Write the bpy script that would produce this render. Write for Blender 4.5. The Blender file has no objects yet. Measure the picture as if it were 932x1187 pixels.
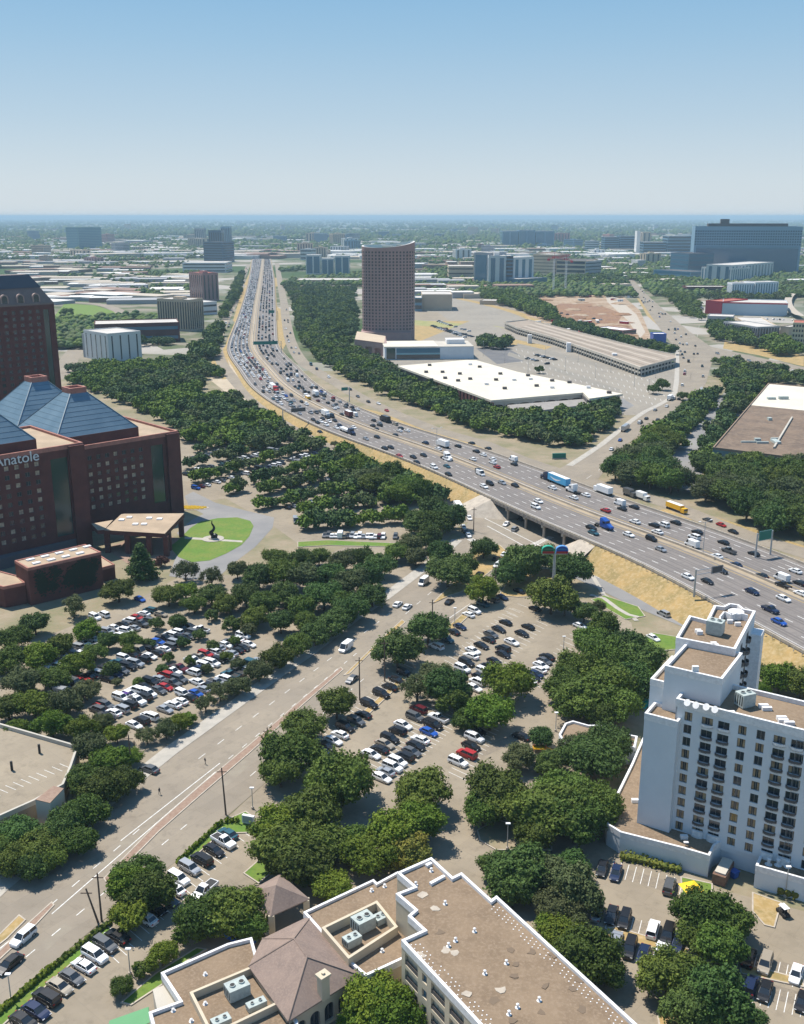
import bpy, bmesh, math, random
import numpy as np
from mathutils import Vector, Matrix
from mathutils.geometry import tessellate_polygon
random.seed(7)
rng = np.random.default_rng(7)
S = bpy.context.scene
COL = S.collection
R = math.radians
# ------------------------------------------------------------------ camera
FPX, CX, CY, CAMH = 1187.0, 466.0, 593.5, 120.0
PITCH = math.atan(343.0/FPX)
CP, SP = math.cos(PITCH), math.sin(PITCH)
cam = bpy.data.cameras.new('camera'); camo = bpy.data.objects.new('camera', cam); COL.objects.link(camo)
camo.location = (0, 0, CAMH); camo.rotation_euler = (math.pi/2-PITCH, 0, 0)
cam.sensor_fit = 'VERTICAL'; cam.sensor_height = 24.0; cam.lens = 24.0*FPX/1187.0
cam.clip_start = 1.0; cam.clip_end = 120000
S.camera = camo
# ------------------------------------------------------------------ light
SUN_EL = R(61); SX, SY = -0.72, 0.69          # towards the sun (behind and left of the view)
world = bpy.data.worlds.new('World'); S.world = world; world.use_nodes = True
nt = world.node_tree; bg = nt.nodes['Background']
sky = nt.nodes.new('ShaderNodeTexSky'); sky.sky_type = 'NISHITA'; sky.sun_disc = False
sky.sun_elevation = SUN_EL; sky.sun_rotation = math.atan2(SX, SY)
sky.altitude = 200; sky.air_density = 1.0; sky.dust_density = 1.2; sky.ozone_density = 1.6
tcw = nt.nodes.new('ShaderNodeTexCoord'); sxyz = nt.nodes.new('ShaderNodeSeparateXYZ'); rampw = nt.nodes.new('ShaderNodeValToRGB')
nt.links.new(tcw.outputs['Generated'], sxyz.inputs[0]); nt.links.new(sxyz.outputs[2], rampw.inputs[0])
SKYS = 0.085; K = 10.0
cr = rampw.color_ramp; cr.elements[0].position = 0.0; cr.elements[0].color = (.62, .68, .72, 1); cr.elements[1].position = 1.0; cr.elements[1].color = (.09, .24, .52, 1)
for ps, c in ((.03, (.57, .655, .715)), (.085, (.43, .57, .69)), (.15, (.30, .49, .67)), (.20, (.22, .43, .65)), (.45, (.12, .29, .55))):
    e = cr.elements.new(ps); e.color = (*c, 1)
scw = nt.nodes.new('ShaderNodeVectorMath'); scw.operation = 'SCALE'; scw.inputs['Scale'].default_value = K
mxw = nt.nodes.new('ShaderNodeMix'); mxw.data_type = 'RGBA'; mxw.inputs[0].default_value = .92
nt.links.new(rampw.outputs[0], scw.inputs[0]); nt.links.new(sky.outputs[0], mxw.inputs[6]); nt.links.new(scw.outputs[0], mxw.inputs[7])
nt.links.new(mxw.outputs[2], bg.inputs[0]); bg.inputs[1].default_value = SKYS
sun = bpy.data.lights.new('sun', 'SUN'); sun.energy = 5.0; sun.angle = R(0.55); sun.color = (1.0, 0.94, 0.86)
suno = bpy.data.objects.new('sun', sun); COL.objects.link(suno); suno.location = (-200, 300, 400)
suno.rotation_euler = Vector((SX*math.cos(SUN_EL), SY*math.cos(SUN_EL), math.sin(SUN_EL))).to_track_quat('Z', 'Y').to_euler()
S.view_settings.view_transform = 'Standard'; S.view_settings.look = 'None'
S.view_settings.exposure = 0.40; S.view_settings.gamma = 1.0
S.cycles.max_bounces = 5; S.cycles.diffuse_bounces = 3; S.cycles.glossy_bounces = 2
S.cycles.transmission_bounces = 2; S.cycles.volume_bounces = 0; S.cycles.transparent_max_bounces = 4
HAZE = 8e-5

# ------------------------------------------------------------------ helpers
def P(px, py, z=0.0):
    v = (py-CY)/FPX; u = (px-CX)/FPX
    t = (CAMH-z)/(SP+v*CP)
    return Vector((t*u, t*(CP-v*SP), z))
def Q(p):
    t = p[1]*CP+(CAMH-p[2])*SP
    return (CX+FPX*p[0]/t, CY+FPX*((CAMH-p[2])*CP-p[1]*SP)/t)
def HG(px, py, pt, z=0.0):
    return CAMH-P(px, py, z)[1]*math.tan(PITCH+math.atan((pt-CY)/FPX))
ORD = ['', 'first', 'second', 'third', 'fourth', 'fifth', 'sixth', 'seventh', 'eighth', 'ninth', 'tenth', 'eleventh', 'twelfth',
       'thirteenth', 'fourteenth', 'fifteenth', 'sixteenth', 'seventeenth', 'eighteenth', 'nineteenth']
TEN = ['', '', 'twent', 'thirt', 'fort', 'fift', 'sixt', 'sevent', 'eight', 'ninet']
def ordw(n):
    if n < 20: return ORD[n]
    if n >= 100: return 'hundred-and-' + ordw(n-100) if n > 100 else 'hundredth'
    t, u = divmod(n, 10)
    return TEN[t]+'ieth' if u == 0 else TEN[t]+'y-'+ORD[u]
MATS = {}
def M(name, rgb=(.5, .5, .5), rough=.85, n=None, rgb2=None, metal=0.0, spec=.3, rnd=0.0, coord='pos', sub=0, n2=None, rgb3=None, bump=0, slab=None):
    """Procedural material: base colour varied by noise of scale n between rgb and rgb2."""
    if name in MATS: return MATS[name]
    m = bpy.data.materials.new(name); m.use_nodes = True; t = m.node_tree; b = t.nodes['Principled BSDF']
    b.inputs['Roughness'].default_value = rough; b.inputs['Metallic'].default_value = metal
    b.inputs['Specular IOR Level'].default_value = spec
    b.inputs['Base Color'].default_value = (*rgb, 1); m.diffuse_color = (*rgb, 1)
    out = None
    def noise(scale, detail=4, rough_=.6):
        if coord == 'pos':
            g = t.nodes.new('ShaderNodeNewGeometry'); o = g.outputs['Position']
        else:
            g = t.nodes.new('ShaderNodeTexCoord'); o = g.outputs['Object']
        nz = t.nodes.new('ShaderNodeTexNoise'); nz.inputs['Scale'].default_value = scale
        nz.inputs['Detail'].default_value = detail; nz.inputs['Roughness'].default_value = rough_
        t.links.new(o, nz.inputs['Vector']); return nz.outputs[0]
    def mix(fac, a, b_):
        mx = t.nodes.new('ShaderNodeMix'); mx.data_type = 'RGBA'
        if isinstance(fac, float): mx.inputs[0].default_value = fac
        else: t.links.new(fac, mx.inputs[0])
        for i, c in ((6, a), (7, b_)):
            if isinstance(c, tuple): mx.inputs[i].default_value = (*c, 1)
            else: t.links.new(c, mx.inputs[i])
        return mx.outputs[2]
    def ramp(o, lo=.38, hi=.62):
        mr = t.nodes.new('ShaderNodeMapRange'); mr.inputs[1].default_value = lo; mr.inputs[2].default_value = hi
        t.links.new(o, mr.inputs[0]); return mr.outputs[0]
    if n:
        out = mix(ramp(noise(n)), rgb, rgb2 or tuple(c*.75 for c in rgb))
        if n2: out = mix(ramp(noise(n2), .45, .7), out, rgb3 or tuple(c*.8 for c in rgb))
    if slab:      # jointed panels: (angle, panel length, panel width, tone spread, joint darkness)
        an, pl, pw, sp_, jd = slab
        g = t.nodes.new('ShaderNodeNewGeometry'); mp = t.nodes.new('ShaderNodeMapping'); mp.inputs['Rotation'].default_value = (0, 0, -an)
        if len(slab) > 4 and coord == 'wall': mp.inputs['Rotation'].default_value = (math.pi/2, 0, 0)
        t.links.new(g.outputs['Position'], mp.inputs[0])
        bk = t.nodes.new('ShaderNodeTexBrick'); bk.offset = .5; bk.inputs['Scale'].default_value = 1; bk.inputs['Brick Width'].default_value = pl; bk.inputs['Row Height'].default_value = pw
        bk.inputs['Mortar Size'].default_value = .06; bk.inputs['Mortar Smooth'].default_value = .3
        bk.inputs['Color1'].default_value = (1-sp_,)*3+(1,); bk.inputs['Color2'].default_value = (1+sp_*.3,)*3+(1,); bk.inputs['Mortar'].default_value = (jd,)*3+(1,)
        t.links.new(mp.outputs[0], bk.inputs['Vector'])
        ml = t.nodes.new('ShaderNodeMix'); ml.data_type = 'RGBA'; ml.blend_type = 'MULTIPLY'; ml.inputs[0].default_value = 1
        t.links.new(out, ml.inputs[6]); t.links.new(bk.outputs['Color'], ml.inputs[7]); out = ml.outputs[2]
        st = mix(ramp(noise(.35, 8, .75), .52, .75), out, tuple(c*.62 for c in rgb)); out = st
    if rnd:
        oi = t.nodes.new('ShaderNodeObjectInfo'); hs = t.nodes.new('ShaderNodeHueSaturation')
        mr = t.nodes.new('ShaderNodeMapRange'); mr.inputs[3].default_value = 1-rnd; mr.inputs[4].default_value = 1+rnd
        t.links.new(oi.outputs['Random'], mr.inputs[0]); t.links.new(mr.outputs[0], hs.inputs['Value'])
        mh = t.nodes.new('ShaderNodeMath'); mh.operation = 'MULTIPLY_ADD'; mh.inputs[1].default_value = 7.31; mh.inputs[2].default_value = .1
        fr = t.nodes.new('ShaderNodeMath'); fr.operation = 'FRACT'
        t.links.new(oi.outputs['Random'], mh.inputs[0]); t.links.new(mh.outputs[0], fr.inputs[0])
        m3 = t.nodes.new('ShaderNodeMapRange'); m3.inputs[3].default_value = .476; m3.inputs[4].default_value = .514
        t.links.new(fr.outputs[0], m3.inputs[0]); t.links.new(m3.outputs[0], hs.inputs['Hue'])
        if out is None: hs.inputs['Color'].default_value = (*rgb, 1)
        else: t.links.new(out, hs.inputs['Color'])
        out = hs.outputs[0]
    if out is not None: t.links.new(out, b.inputs['Base Color'])
    if bump:
        bp = t.nodes.new('ShaderNodeBump'); bp.inputs['Strength'].default_value = .5; bp.inputs['Distance'].default_value = bump
        t.links.new(noise(n*6), bp.inputs['Height']); t.links.new(bp.outputs[0], b.inputs['Normal'])
    if sub:
        tr = t.nodes.new('ShaderNodeBsdfTranslucent'); ms = t.nodes.new('ShaderNodeMixShader'); ms.inputs[0].default_value = sub
        if out is not None: t.links.new(out, tr.inputs[0])
        else: tr.inputs[0].default_value = (*rgb, 1)
        t.links.new(b.outputs[0], ms.inputs[1]); t.links.new(tr.outputs[0], ms.inputs[2])
        t.links.new(ms.outputs[0], t.nodes['Material Output'].inputs[0])
    MATS[name] = m; return m

class MB:
    """Collects faces; build() links them as one mesh object."""
    def __init__(s): s.v = []; s.f = []; s.m = []
    def add(s, vs, fs, mi=0):
        k = len(s.v); s.v += [tuple(x) for x in vs]
        for f in fs: s.f.append([i+k for i in f]); s.m.append(mi)
        return s
    def obox(s, o, ax, ay, z0, z1, mi=0):
        """box from corner o (xy), edge vectors ax, ay (xy), z0..z1"""
        o = Vector(o[:2]); a = Vector(ax[:2]); b = Vector(ay[:2])
        if a.x*b.y-a.y*b.x < 0: o = o+b; b = -b
        c = [o, o+a, o+a+b, o+b]
        return s.prism(c, z0, z1, mi)
    def box(s, x0, y0, z0, x1, y1, z1, mi=0):
        return s.obox((x0, y0), (x1-x0, 0), (0, y1-y0), z0, z1, mi)
    def prism(s, poly, z0, z1, mi=0, mt=None, bottom=True, top=True):
        poly = [Vector(p[:2]) for p in poly]
        if sum(poly[i-1].x*poly[i].y-poly[i].x*poly[i-1].y for i in range(len(poly))) < 0: poly = poly[::-1]
        n = len(poly)
        vs = [(p.x, p.y, z0) for p in poly]+[(p.x, p.y, z1) for p in poly]
        s.add(vs, [[i, (i+1) % n, n+(i+1) % n, n+i] for i in range(n)], mi)
        tri = tessellate_polygon([[Vector((p.x, p.y, 0)) for p in poly]]) if n > 4 else [tuple(range(n))]
        tri2 = []
        for t in tri:
            a, b, c = [poly[i] for i in t[:3]]
            tri2.append(list(t) if (b-a).x*(c-a).y-(b-a).y*(c-a).x > 0 else list(t)[::-1])
        if top: s.add([(p.x, p.y, z1) for p in poly], tri2, mi if mt is None else mt)
        if bottom: s.add([(p.x, p.y, z0) for p in poly], [t[::-1] for t in tri2], mi)
        return s
    def parapet(s, poly, z0, z1, w=.5, mi=0):
        """closed wall ring along poly, w thick inward"""
        poly = [Vector(p[:2]) for p in poly]
        if sum(poly[i-1].x*poly[i].y-poly[i].x*poly[i-1].y for i in range(len(poly))) < 0: poly = poly[::-1]
        n = len(poly); inn = []; out = []
        for i in range(n):
            a, b, c = poly[i-1], poly[i], poly[(i+1) % n]
            d1 = (b-a).normalized(); d2 = (c-b).normalized()
            n1 = Vector((-d1.y, d1.x)); n2 = Vector((-d2.y, d2.x))
            k = n1+n2; l = k.length_squared
            inn.append(b+k*(2*w/l) if l > .2 else b+n1*w); out.append(b-k*(.1/l) if l > .2 else b-n1*.05)
        for i in range(n):
            j = (i+1) % n
            q = [out[i], out[j], inn[j], inn[i]]
            vs = [(p.x, p.y, z0) for p in q]+[(p.x, p.y, z1) for p in q]
            s.add(vs, [[0, 1, 5, 4], [2, 3, 7, 6], [4, 5, 6, 7], [3, 2, 1, 0]], mi)
        return s
    def tube(s, a, b, r0, r1=None, n=6, mi=0, caps=True):
        a = Vector(a); b = Vector(b); r1 = r0 if r1 is None else r1
        d = (b-a).normalized(); u = d.orthogonal().normalized(); w = d.cross(u)
        vs = []
        for c, r in ((a, r0), (b, r1)):
            for i in range(n):
                t = 2*math.pi*i/n; vs.append(c+u*(r*math.cos(t))+w*(r*math.sin(t)))
        fs = [[i, (i+1) % n, n+(i+1) % n, n+i] for i in range(n)]
        if caps: fs += [list(range(n))[::-1], list(range(n, 2*n))]
        return s.add(vs, fs, mi)
    def quad(s, a, b, c, d, mi=0): return s.add([a, b, c, d], [[0, 1, 2, 3]], mi)
    def blob(s, c, r, sub=1, jit=.12, mi=0, sz=1.0):
        bm = bmesh.new(); bmesh.ops.create_icosphere(bm, subdivisions=sub, radius=1)
        vs = [Vector(c)+Vector((v.co.x*r, v.co.y*r, v.co.z*r*sz))*(1+random.uniform(-jit, jit)) for v in bm.verts]
        bm.verts.index_update(); fs = [[v.index for v in f.verts] for f in bm.faces]; bm.free()
        return s.add(vs, fs, mi)
    def mesh(s, name, mats):
        me = bpy.data.meshes.new(name); me.from_pydata(s.v, [], s.f)
        mats = mats if isinstance(mats, (list, tuple)) else [mats]
        for m in mats: me.materials.append(m)
        if len(mats) > 1: me.polygons.foreach_set('material_index', s.m)
        me.update(); return me
    def build(s, name, mats, parent=None, **kw):
        return link(name, s.mesh(name, mats), parent, **kw)
def link(name, me, parent=None, loc=None, rz=0, label=None, cat=None, group=None, kind=None, sc=None):
    o = bpy.data.objects.new(name, me); COL.objects.link(o)
    if parent: o.parent = parent
    if loc is not None: o.location = loc
    if rz: o.rotation_euler = (0, 0, rz)
    if sc is not None: o.scale = sc
    tag(o, label, cat, group, kind); return o
def tag(o, label=None, cat=None, group=None, kind=None):
    if label: o['label'] = label
    if cat: o['category'] = cat
    if group: o['group'] = group
    if kind: o['kind'] = kind
    return o
def thing(name, label, cat, loc=(0, 0, 0), rz=0, group=None, sc=None):
    return link(name, None, None, loc, rz, label, cat, group, None, sc)
def local(mb, root):
    """shift the world coordinates in mb to the local frame of an (unrotated) root"""
    o = root.location; mb.v = [(a-o.x, b-o.y, c-o.z) for a, b, c in mb.v]; return mb
def slink(o, mat):
    """give the object its own material in slot 0 while sharing the mesh"""
    o.material_slots[0].link = 'OBJECT'; o.material_slots[0].material = mat
def pxpoly(pts, z=0): return [P(x, y, z) for x, y in pts]
LAY = [0.02]
def sheet(name, pts, mat, z=None, label=None, kind='structure', world_=False, **kw):
    """thin ground sheet from pixel points read on the ground plane"""
    if z is None: LAY[0] += .006; z = LAY[0]
    pts = pts if world_ else pxpoly(pts)
    mb = MB(); mb.prism(pts, z-.004, z, bottom=False)
    mb2 = MB(); k = len(pts)
    mb2.v = mb.v; mb2.f = mb.f; mb2.m = mb.m
    return mb2.build(name, mat, None, kind=kind, label=label, **kw)
def catmull(pts, step):
    """smooth polyline through pts, resampled at about step"""
    pts = [Vector(p) for p in pts]; out = []
    ext = [pts[0]*2-pts[1]]+pts+[pts[-1]*2-pts[-2]]
    for i in range(1, len(ext)-2):
        p0, p1, p2, p3 = ext[i-1:i+3]; n = max(1, int((p2-p1).length/step))
        for k in range(n):
            t = k/n
            out.append(.5*((2*p1)+(p2-p0)*t+(2*p0-5*p1+4*p2-p3)*t*t+(3*p1-p0-3*p2+p3)*t*t*t))
    out.append(pts[-1]); return out
def ribbon_pts(line, wl, wr):
    L, Rr = [], []
    for i, p in enumerate(line):
        a = line[max(0, i-1)]; b = line[min(len(line)-1, i+1)]
        d = (b-a); d = Vector((d.x, d.y)).normalized(); n = Vector((-d.y, d.x, 0))
        L.append(p+n*wl); Rr.append(p-n*wr)
    return L, Rr
def ribbon(name, pts, w, mat, z=None, step=25, kind='structure', world_=False, h=0.0):
    if z is None: LAY[0] += .006; z = LAY[0]
    line = catmull(pts if world_ else pxpoly(pts), step)
    L, Rr = ribbon_pts(line, w/2, w/2); mb = MB()
    for i in range(len(line)-1):
        a, b, c, d = [(q.x, q.y, z+h) for q in (L[i], Rr[i], Rr[i+1], L[i+1])]
        mb.quad(a, b, c, d)
        if h:
            mb.quad((a[0], a[1], 0), a, d, (d[0], d[1], 0)); mb.quad(b, (b[0], b[1], 0), (c[0], c[1], 0), c)
    mb.build(name, mat, None, kind=kind); return line
def inpoly(x, y, poly):
    c = False; n = len(poly)
    for i in range(n):
        x1, y1 = poly[i][:2]; x2, y2 = poly[i-1][:2]
        if (y1 > y) != (y2 > y) and x < (x2-x1)*(y-y1)/(y2-y1)+x1: c = not c
    return c

# ------------------------------------------------------------------ materials
m_ground = M('dry_ground', (.29, .235, .16), n=.06, rgb2=(.17, .165, .085), n2=.6, rgb3=(.24, .19, .12))
m_lot = M('sunbaked_concrete', (.30, .25, .18), n=.05, rgb2=(.24, .20, .145), n2=.6, rgb3=(.27, .225, .165), slab=(-.72, 6, 4.5, .05, .88))
m_street = M('street_concrete', (.285, .24, .18), n=.04, rgb2=(.235, .20, .155), n2=.7, rgb3=(.26, .22, .17), slab=(.93, 14, 3.7, .08, .85))
m_asph = M('asphalt', (.115, .115, .12), n=.08, rgb2=(.15, .145, .14))
m_lightasph = M('worn_asphalt', (.20, .195, .19), n=.05, rgb2=(.25, .24, .225))
m_hwy = M('highway_concrete', (.185, .165, .15), n=.03, rgb2=(.215, .19, .17), n2=.5, rgb3=(.165, .148, .136))
m_median = M('median_concrete', (.36, .29, .20), n=.2, rgb2=(.29, .235, .165))
m_walk = M('sidewalk', (.42, .385, .33), n=.4, rgb2=(.35, .325, .28))
m_brickpave = M('brick_paving', (.25, .165, .12), n=1.5, rgb2=(.30, .21, .155))
m_drygrass = M('dry_grass', (.38, .255, .10), n=.15, rgb2=(.25, .19, .075), n2=.9, rgb3=(.42, .31, .16))
m_grass = M('lawn', (.10, .19, .022), n=.15, rgb2=(.16, .20, .035), n2=1.2, rgb3=(.08, .15, .02))
m_dirt = M('bare_dirt', (.36, .26, .17), n=.03, rgb2=(.25, .155, .085), n2=.2, rgb3=(.42, .34, .25))
m_lotgrey = M('weathered_lot', (.27, .24, .195), n=.02, rgb2=(.225, .20, .165), n2=.25, rgb3=(.30, .265, .21))
m_white = M('road_paint', (.75, .74, .70), n=2.0, rgb2=(.55, .54, .5))
m_yellow = M('yellow_paint', (.60, .40, .08), n=2.0, rgb2=(.5, .33, .08))
m_conc = M('bare_concrete', (.46, .40, .32), n=.5, rgb2=(.37, .32, .26))
m_darkc = M('dark_steel', (.10, .09, .085))  # even dark grey base colour
m_leafdead = M('bark', (.12, .085, .06), n=2, coord='obj')
# ------------------------------------------------------------------ ground and far city ground
def ground_material():
    m = bpy.data.materials.new('city_ground'); m.use_nodes = True; t = m.node_tree; b = t.nodes['Principled BSDF']
    b.inputs['Roughness'].default_value = .95; b.inputs['Specular IOR Level'].default_value = .1
    g = t.nodes.new('ShaderNodeNewGeometry')
    def nz(s, d=5):
        q = t.nodes.new('ShaderNodeTexNoise'); q.inputs['Scale'].default_value = s; q.inputs['Detail'].default_value = d
        t.links.new(g.outputs['Position'], q.inputs['Vector']); return q.outputs[0]
    def rp(o, lo, hi):
        mr = t.nodes.new('ShaderNodeMapRange'); mr.inputs[1].default_value = lo; mr.inputs[2].default_value = hi
        t.links.new(o, mr.inputs[0]); return mr.outputs[0]
    def mx(f, a, c):
        q = t.nodes.new('ShaderNodeMix'); q.data_type = 'RGBA'; t.links.new(f, q.inputs[0])
        for i, k in ((6, a), (7, c)):
            if isinstance(k, tuple): q.inputs[i].default_value = (*k, 1)
            else: t.links.new(k, q.inputs[i])
        return q.outputs[2]
    vo = t.nodes.new('ShaderNodeTexVoronoi'); vo.inputs['Scale'].default_value = .012
    t.links.new(g.outputs['Position'], vo.inputs['Vector'])
    bw = t.nodes.new('ShaderNodeRGBToBW'); t.links.new(vo.outputs['Color'], bw.inputs[0])
    c = mx(rp(nz(.03), .4, .6), (.25, .22, .17), (.10, .12, .06))
    c = mx(rp(bw.outputs[0], .62, .68), c, (.36, .33, .29))
    c = mx(rp(nz(.0016, 6), .46, .56), c, (.05, .085, .03))
    t.links.new(c, b.inputs['Base Color']); return m
MB().add([(-40000, -3000, 0), (40000, -3000, 0), (40000, 46000, 0), (-40000, 46000, 0)], [[0, 1, 2, 3]]).build('ground', ground_material(), None, kind='structure')

# near ground sheets
sheet('dirt_ground', [(-200, 1500), (-200, 600), (-100, 470), (80, 430), (260, 430), (420, 430), (560, 440), (760, 430), (1100, 460), (1100, 1500)], m_ground, z=.02)
sheet('hotel_parking_lot', [(-80, 780), (60, 735), (150, 700), (215, 665), (300, 668), (345, 660), (470, 600), (535, 606), (480, 668), (440, 697), (320, 785), (190, 872), (158, 900), (110, 868), (60, 858), (-80, 840)], m_lot, z=.04)
sheet('upper_parking_lot', [(206, 585), (206, 500), (340, 478), (400, 505), (520, 578), (535, 606), (470, 632), (345, 630), (310, 605), (262, 578)], m_lot, z=.045)
sheet('shared_parking_lot', [(-60, 1235), (0, 1168), (206, 997), (262, 950), (305, 910), (415, 816), (515, 725), (560, 695), (640, 688), (700, 702), (732, 722), (742, 780), (700, 820), (700, 960), (830, 1030), (1100, 1100), (1100, 1500), (-60, 1500)], m_lot, z=.05)
sheet('boulevard', [(-120, 1110), (0, 1033), (62, 985), (161, 905), (196, 878), (320, 789), (410, 723), (480, 672), (515, 645), (532, 628), (540, 610), (560, 575), (600, 560), (640, 548), (700, 515), (740, 482), (777, 462), (812, 462), (777, 488), (744, 502), (720, 520), (690, 560), (690, 620), (672, 646), (645, 652), (620, 650), (590, 668), (565, 688), (548, 701), (515, 725), (415, 816), (305, 910), (206, 997), (120, 1067), (0, 1168), (-120, 1265)], m_street, z=.09)
sheet('upper_boulevard', [(777, 462), (785, 444), (786, 407), (770, 388), (757, 370), (745, 352), (730, 327), (722, 318), (727, 317), (735, 325), (750, 342), (782, 370), (800, 385), (824, 402), (887, 416), (1000, 440), (1000, 452), (880, 428), (826, 418), (818, 445), (800, 470), (790, 480)], m_street, z=.10)
sheet('asphalt_street', [(817, 478), (800, 505), (777, 528), (770, 545), (785, 560), (800, 572), (815, 560), (812, 540), (818, 515), (835, 490), (850, 460), (840, 455)], m_lightasph, z=.08)
sheet('lot_ground', [(430, 345), (560, 340), (640, 366), (700, 395), (790, 430), (795, 480), (700, 482), (560, 425), (430, 425)], m_lotgrey, z=.035)
sheet('dry_field', [(478, 372), (545, 372), (590, 392), (640, 402), (620, 410), (540, 402), (478, 398)], m_drygrass, z=.04)
sheet('asphalt_lot', [(552, 404), (582, 400), (614, 418), (576, 422)], m_asph, z=.06)
sheet('grass_strip', [(480, 371), (576, 378), (600, 384), (575, 384), (480, 377)], M('tired_grass', (.24, .25, .09), n=.1, rgb2=(.32, .28, .12)), z=.05)
sheet('bare_lot', [(481, 361), (508, 362), (520, 371), (481, 371)], m_lot, z=.052)
sheet('mall_parking_lot', [(545, 412), (560, 398), (600, 400), (660, 416), (700, 428), (783, 430), (786, 452), (768, 462), (722, 460), (640, 425), (560, 418)], m_lotgrey, z=.05)
sheet('market_parking_lot', [(545, 372), (600, 384), (590, 404), (548, 416), (480, 420), (488, 395)], m_lotgrey, z=.055)
# frontage roads
ribbon('frontage_road', [(288, 307), (281, 324), (274, 346), (264, 366), (253, 393), (256, 418), (280, 450), (320, 484), (352, 503), (386, 524), (446, 548), (500, 575), (545, 605)], 9.5, m_street, z=.07)
ribbon('frontage_road', [(600, 640), (640, 650), (680, 668), (745, 699), (806, 724), (880, 757), (960, 795)], 9.5, m_lightasph, z=.11)
ribbon('frontage_road', [(321, 305), (324, 324), (329, 350), (331, 367), (337, 396), (350, 419), (366, 430), (395, 447), (420, 462), (463, 482), (503, 498), (560, 514), (602, 532), (640, 545), (700, 563), (777, 585), (820, 603), (864, 620), (960, 650)], 11, m_street, z=.075)
# freeway shoulders of dry ground
sheet('verge', [(262, 402), (250, 425), (243, 440), (262, 455), (290, 475), (330, 492), (380, 506), (362, 494), (330, 478), (300, 452), (280, 436), (266, 418)], M('pale_verge', (.46, .38, .27), n=.1, rgb2=(.38, .31, .22)), z=.06)
for pts in ([(270, 378), (262, 400), (246, 418), (243, 425), (258, 440), (270, 438), (262, 410)],
            [(284, 330), (278, 345), (270, 372), (274, 374), (286, 340)], [(291, 312), (283, 330), (287, 332), (294, 314)],
            [(318, 332), (330, 332), (326, 322), (317, 322)], [(321, 355), (321, 395), (328, 405), (332, 398), (327, 360)],
            [(392, 466), (450, 497), (520, 520), (600, 540), (630, 546), (600, 527), (520, 505), (440, 478)],
            [(760, 592), (830, 610), (932, 645), (932, 633), (864, 610), (790, 588)]):
    sheet('dry_verge', pts, m_drygrass, z=.065, label=None)
# ------------------------------------------------------------------ freeway deck
def zf(py): return float(np.interp(py, (410, 455, 520, 575), (1.0, 2.4, 4.6, 6.5)))
LE = [(932, 753), (894, 731), (828.6, 694), (781, 670), (740, 651), (688, 626), (626, 602), (564.7, 573), (527, 556), (483, 539), (448.5, 525), (411, 512), (374, 498), (336.6, 483), (313, 465.7), (298, 452), (282.5, 436.7), (269, 421), (263, 403), (271.8, 377.6), (278.6, 358.7), (285, 338), (289.8, 315.8), (291.5, 303.7)]
ME = [(932, 692), (884, 671.7), (855, 659.3), (822.4, 643.9), (779, 628.4), (752, 619), (700.4, 601.7), (663.4, 587), (626.4, 572), (591.8, 557.3), (560, 544), (502.8, 521.7), (453.4, 505.7), (409, 489.6), (363.6, 468.5), (348, 459.8), (327, 444.4), (311.5, 427), (298, 411.5), (293, 398), (295, 374), (297.5, 352), (301, 331), (304, 310), (305, 300)]
RE = [(1010, 683), (925, 648), (863.6, 626), (801.8, 606.8), (746, 586), (713, 575), (663, 560), (631, 546), (589, 527.5), (540, 516.5), (503, 505), (453, 491), (420, 475), (391.7, 463.5), (365.5, 441.5), (348, 427), (332.7, 415.5), (324, 401.6), (320.7, 382.7), (319.8, 358.7), (319, 341.5), (318, 324), (316, 312), (314, 303)]
def fline(pts):
    w = [P(x, y, zf(y)) for x, y in pts]
    w = [w[0]+(w[0]-w[1]).normalized()*170]+w
    return catmull(w, 12)
Lw, Mw, Rw = fline(LE), fline(ME), fline(RE)
def xsect(p, n, line):
    best = None
    for a, b in zip(line[:-1], line[1:]):
        d = b-a; den = n.x*d.y-n.y*d.x
        if abs(den) < 1e-9: continue
        q = a-p; s = (q.x*d.y-q.y*d.x)/den; u = (q.x*n.y-q.y*n.x)/den
        if 0 <= u <= 1 and 3 < s < 80 and (best is None or s < best): best = s
    return best
def resample(line, step):
    out = [line[0]]; acc = 0
    for a, b in zip(line[:-1], line[1:]):
        l = (b-a).length
        while acc+l >= step:
            t = (step-acc)/l; a = a+(b-a)*t; l = (b-a).length; acc = 0; out.append(a)
        acc += l
    return out
spine = resample(Mw, 12.0)
for _ in range(6): spine = [spine[0]]+[(spine[i-1]+spine[i]*2+spine[i+1])/4 for i in range(1, len(spine)-1)]+[spine[-1]]
tang = []
for i in range(len(spine)):
    d = spine[min(i+3, len(spine)-1)]-spine[max(i-3, 0)]; d.z = 0; tang.append(d.normalized())
wl, wr = [], []
for p, d in zip(spine, tang):                      # d points away from the near end, left of travel = near edge
    nl = Vector((-d.y, d.x, 0)); wl.append(xsect(p, nl, Lw)); wr.append(xsect(p, -nl, Rw))
def fill(a):
    k = [i for i, x in enumerate(a) if x]; x = np.interp(range(len(a)), k, [a[i] for i in k])
    x = np.convolve(np.pad(x, 12, 'edge'), np.ones(25)/25, 'valid'); return np.clip(x, 17.5, 34)
wl, wr = fill(wl), fill(wr)
FZ = np.array([p.z for p in spine])
FN = len(spine)
def fpt(i, off, dz=0.0):
    """point on the freeway: i = float station, off = metres right(+)/left(-) of the median line"""
    i = max(0, min(FN-1.001, i)); k = int(i); t = i-k
    p = spine[k].lerp(spine[k+1], t); d = tang[k].lerp(tang[k+1], t).normalized()
    return Vector((p.x+d.y*off, p.y-d.x*off, FZ[k]*(1-t)+FZ[k+1]*t+dz)), d
def fw(i, side):
    k = int(i); return wl[k] if side < 0 else wr[k]
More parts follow.
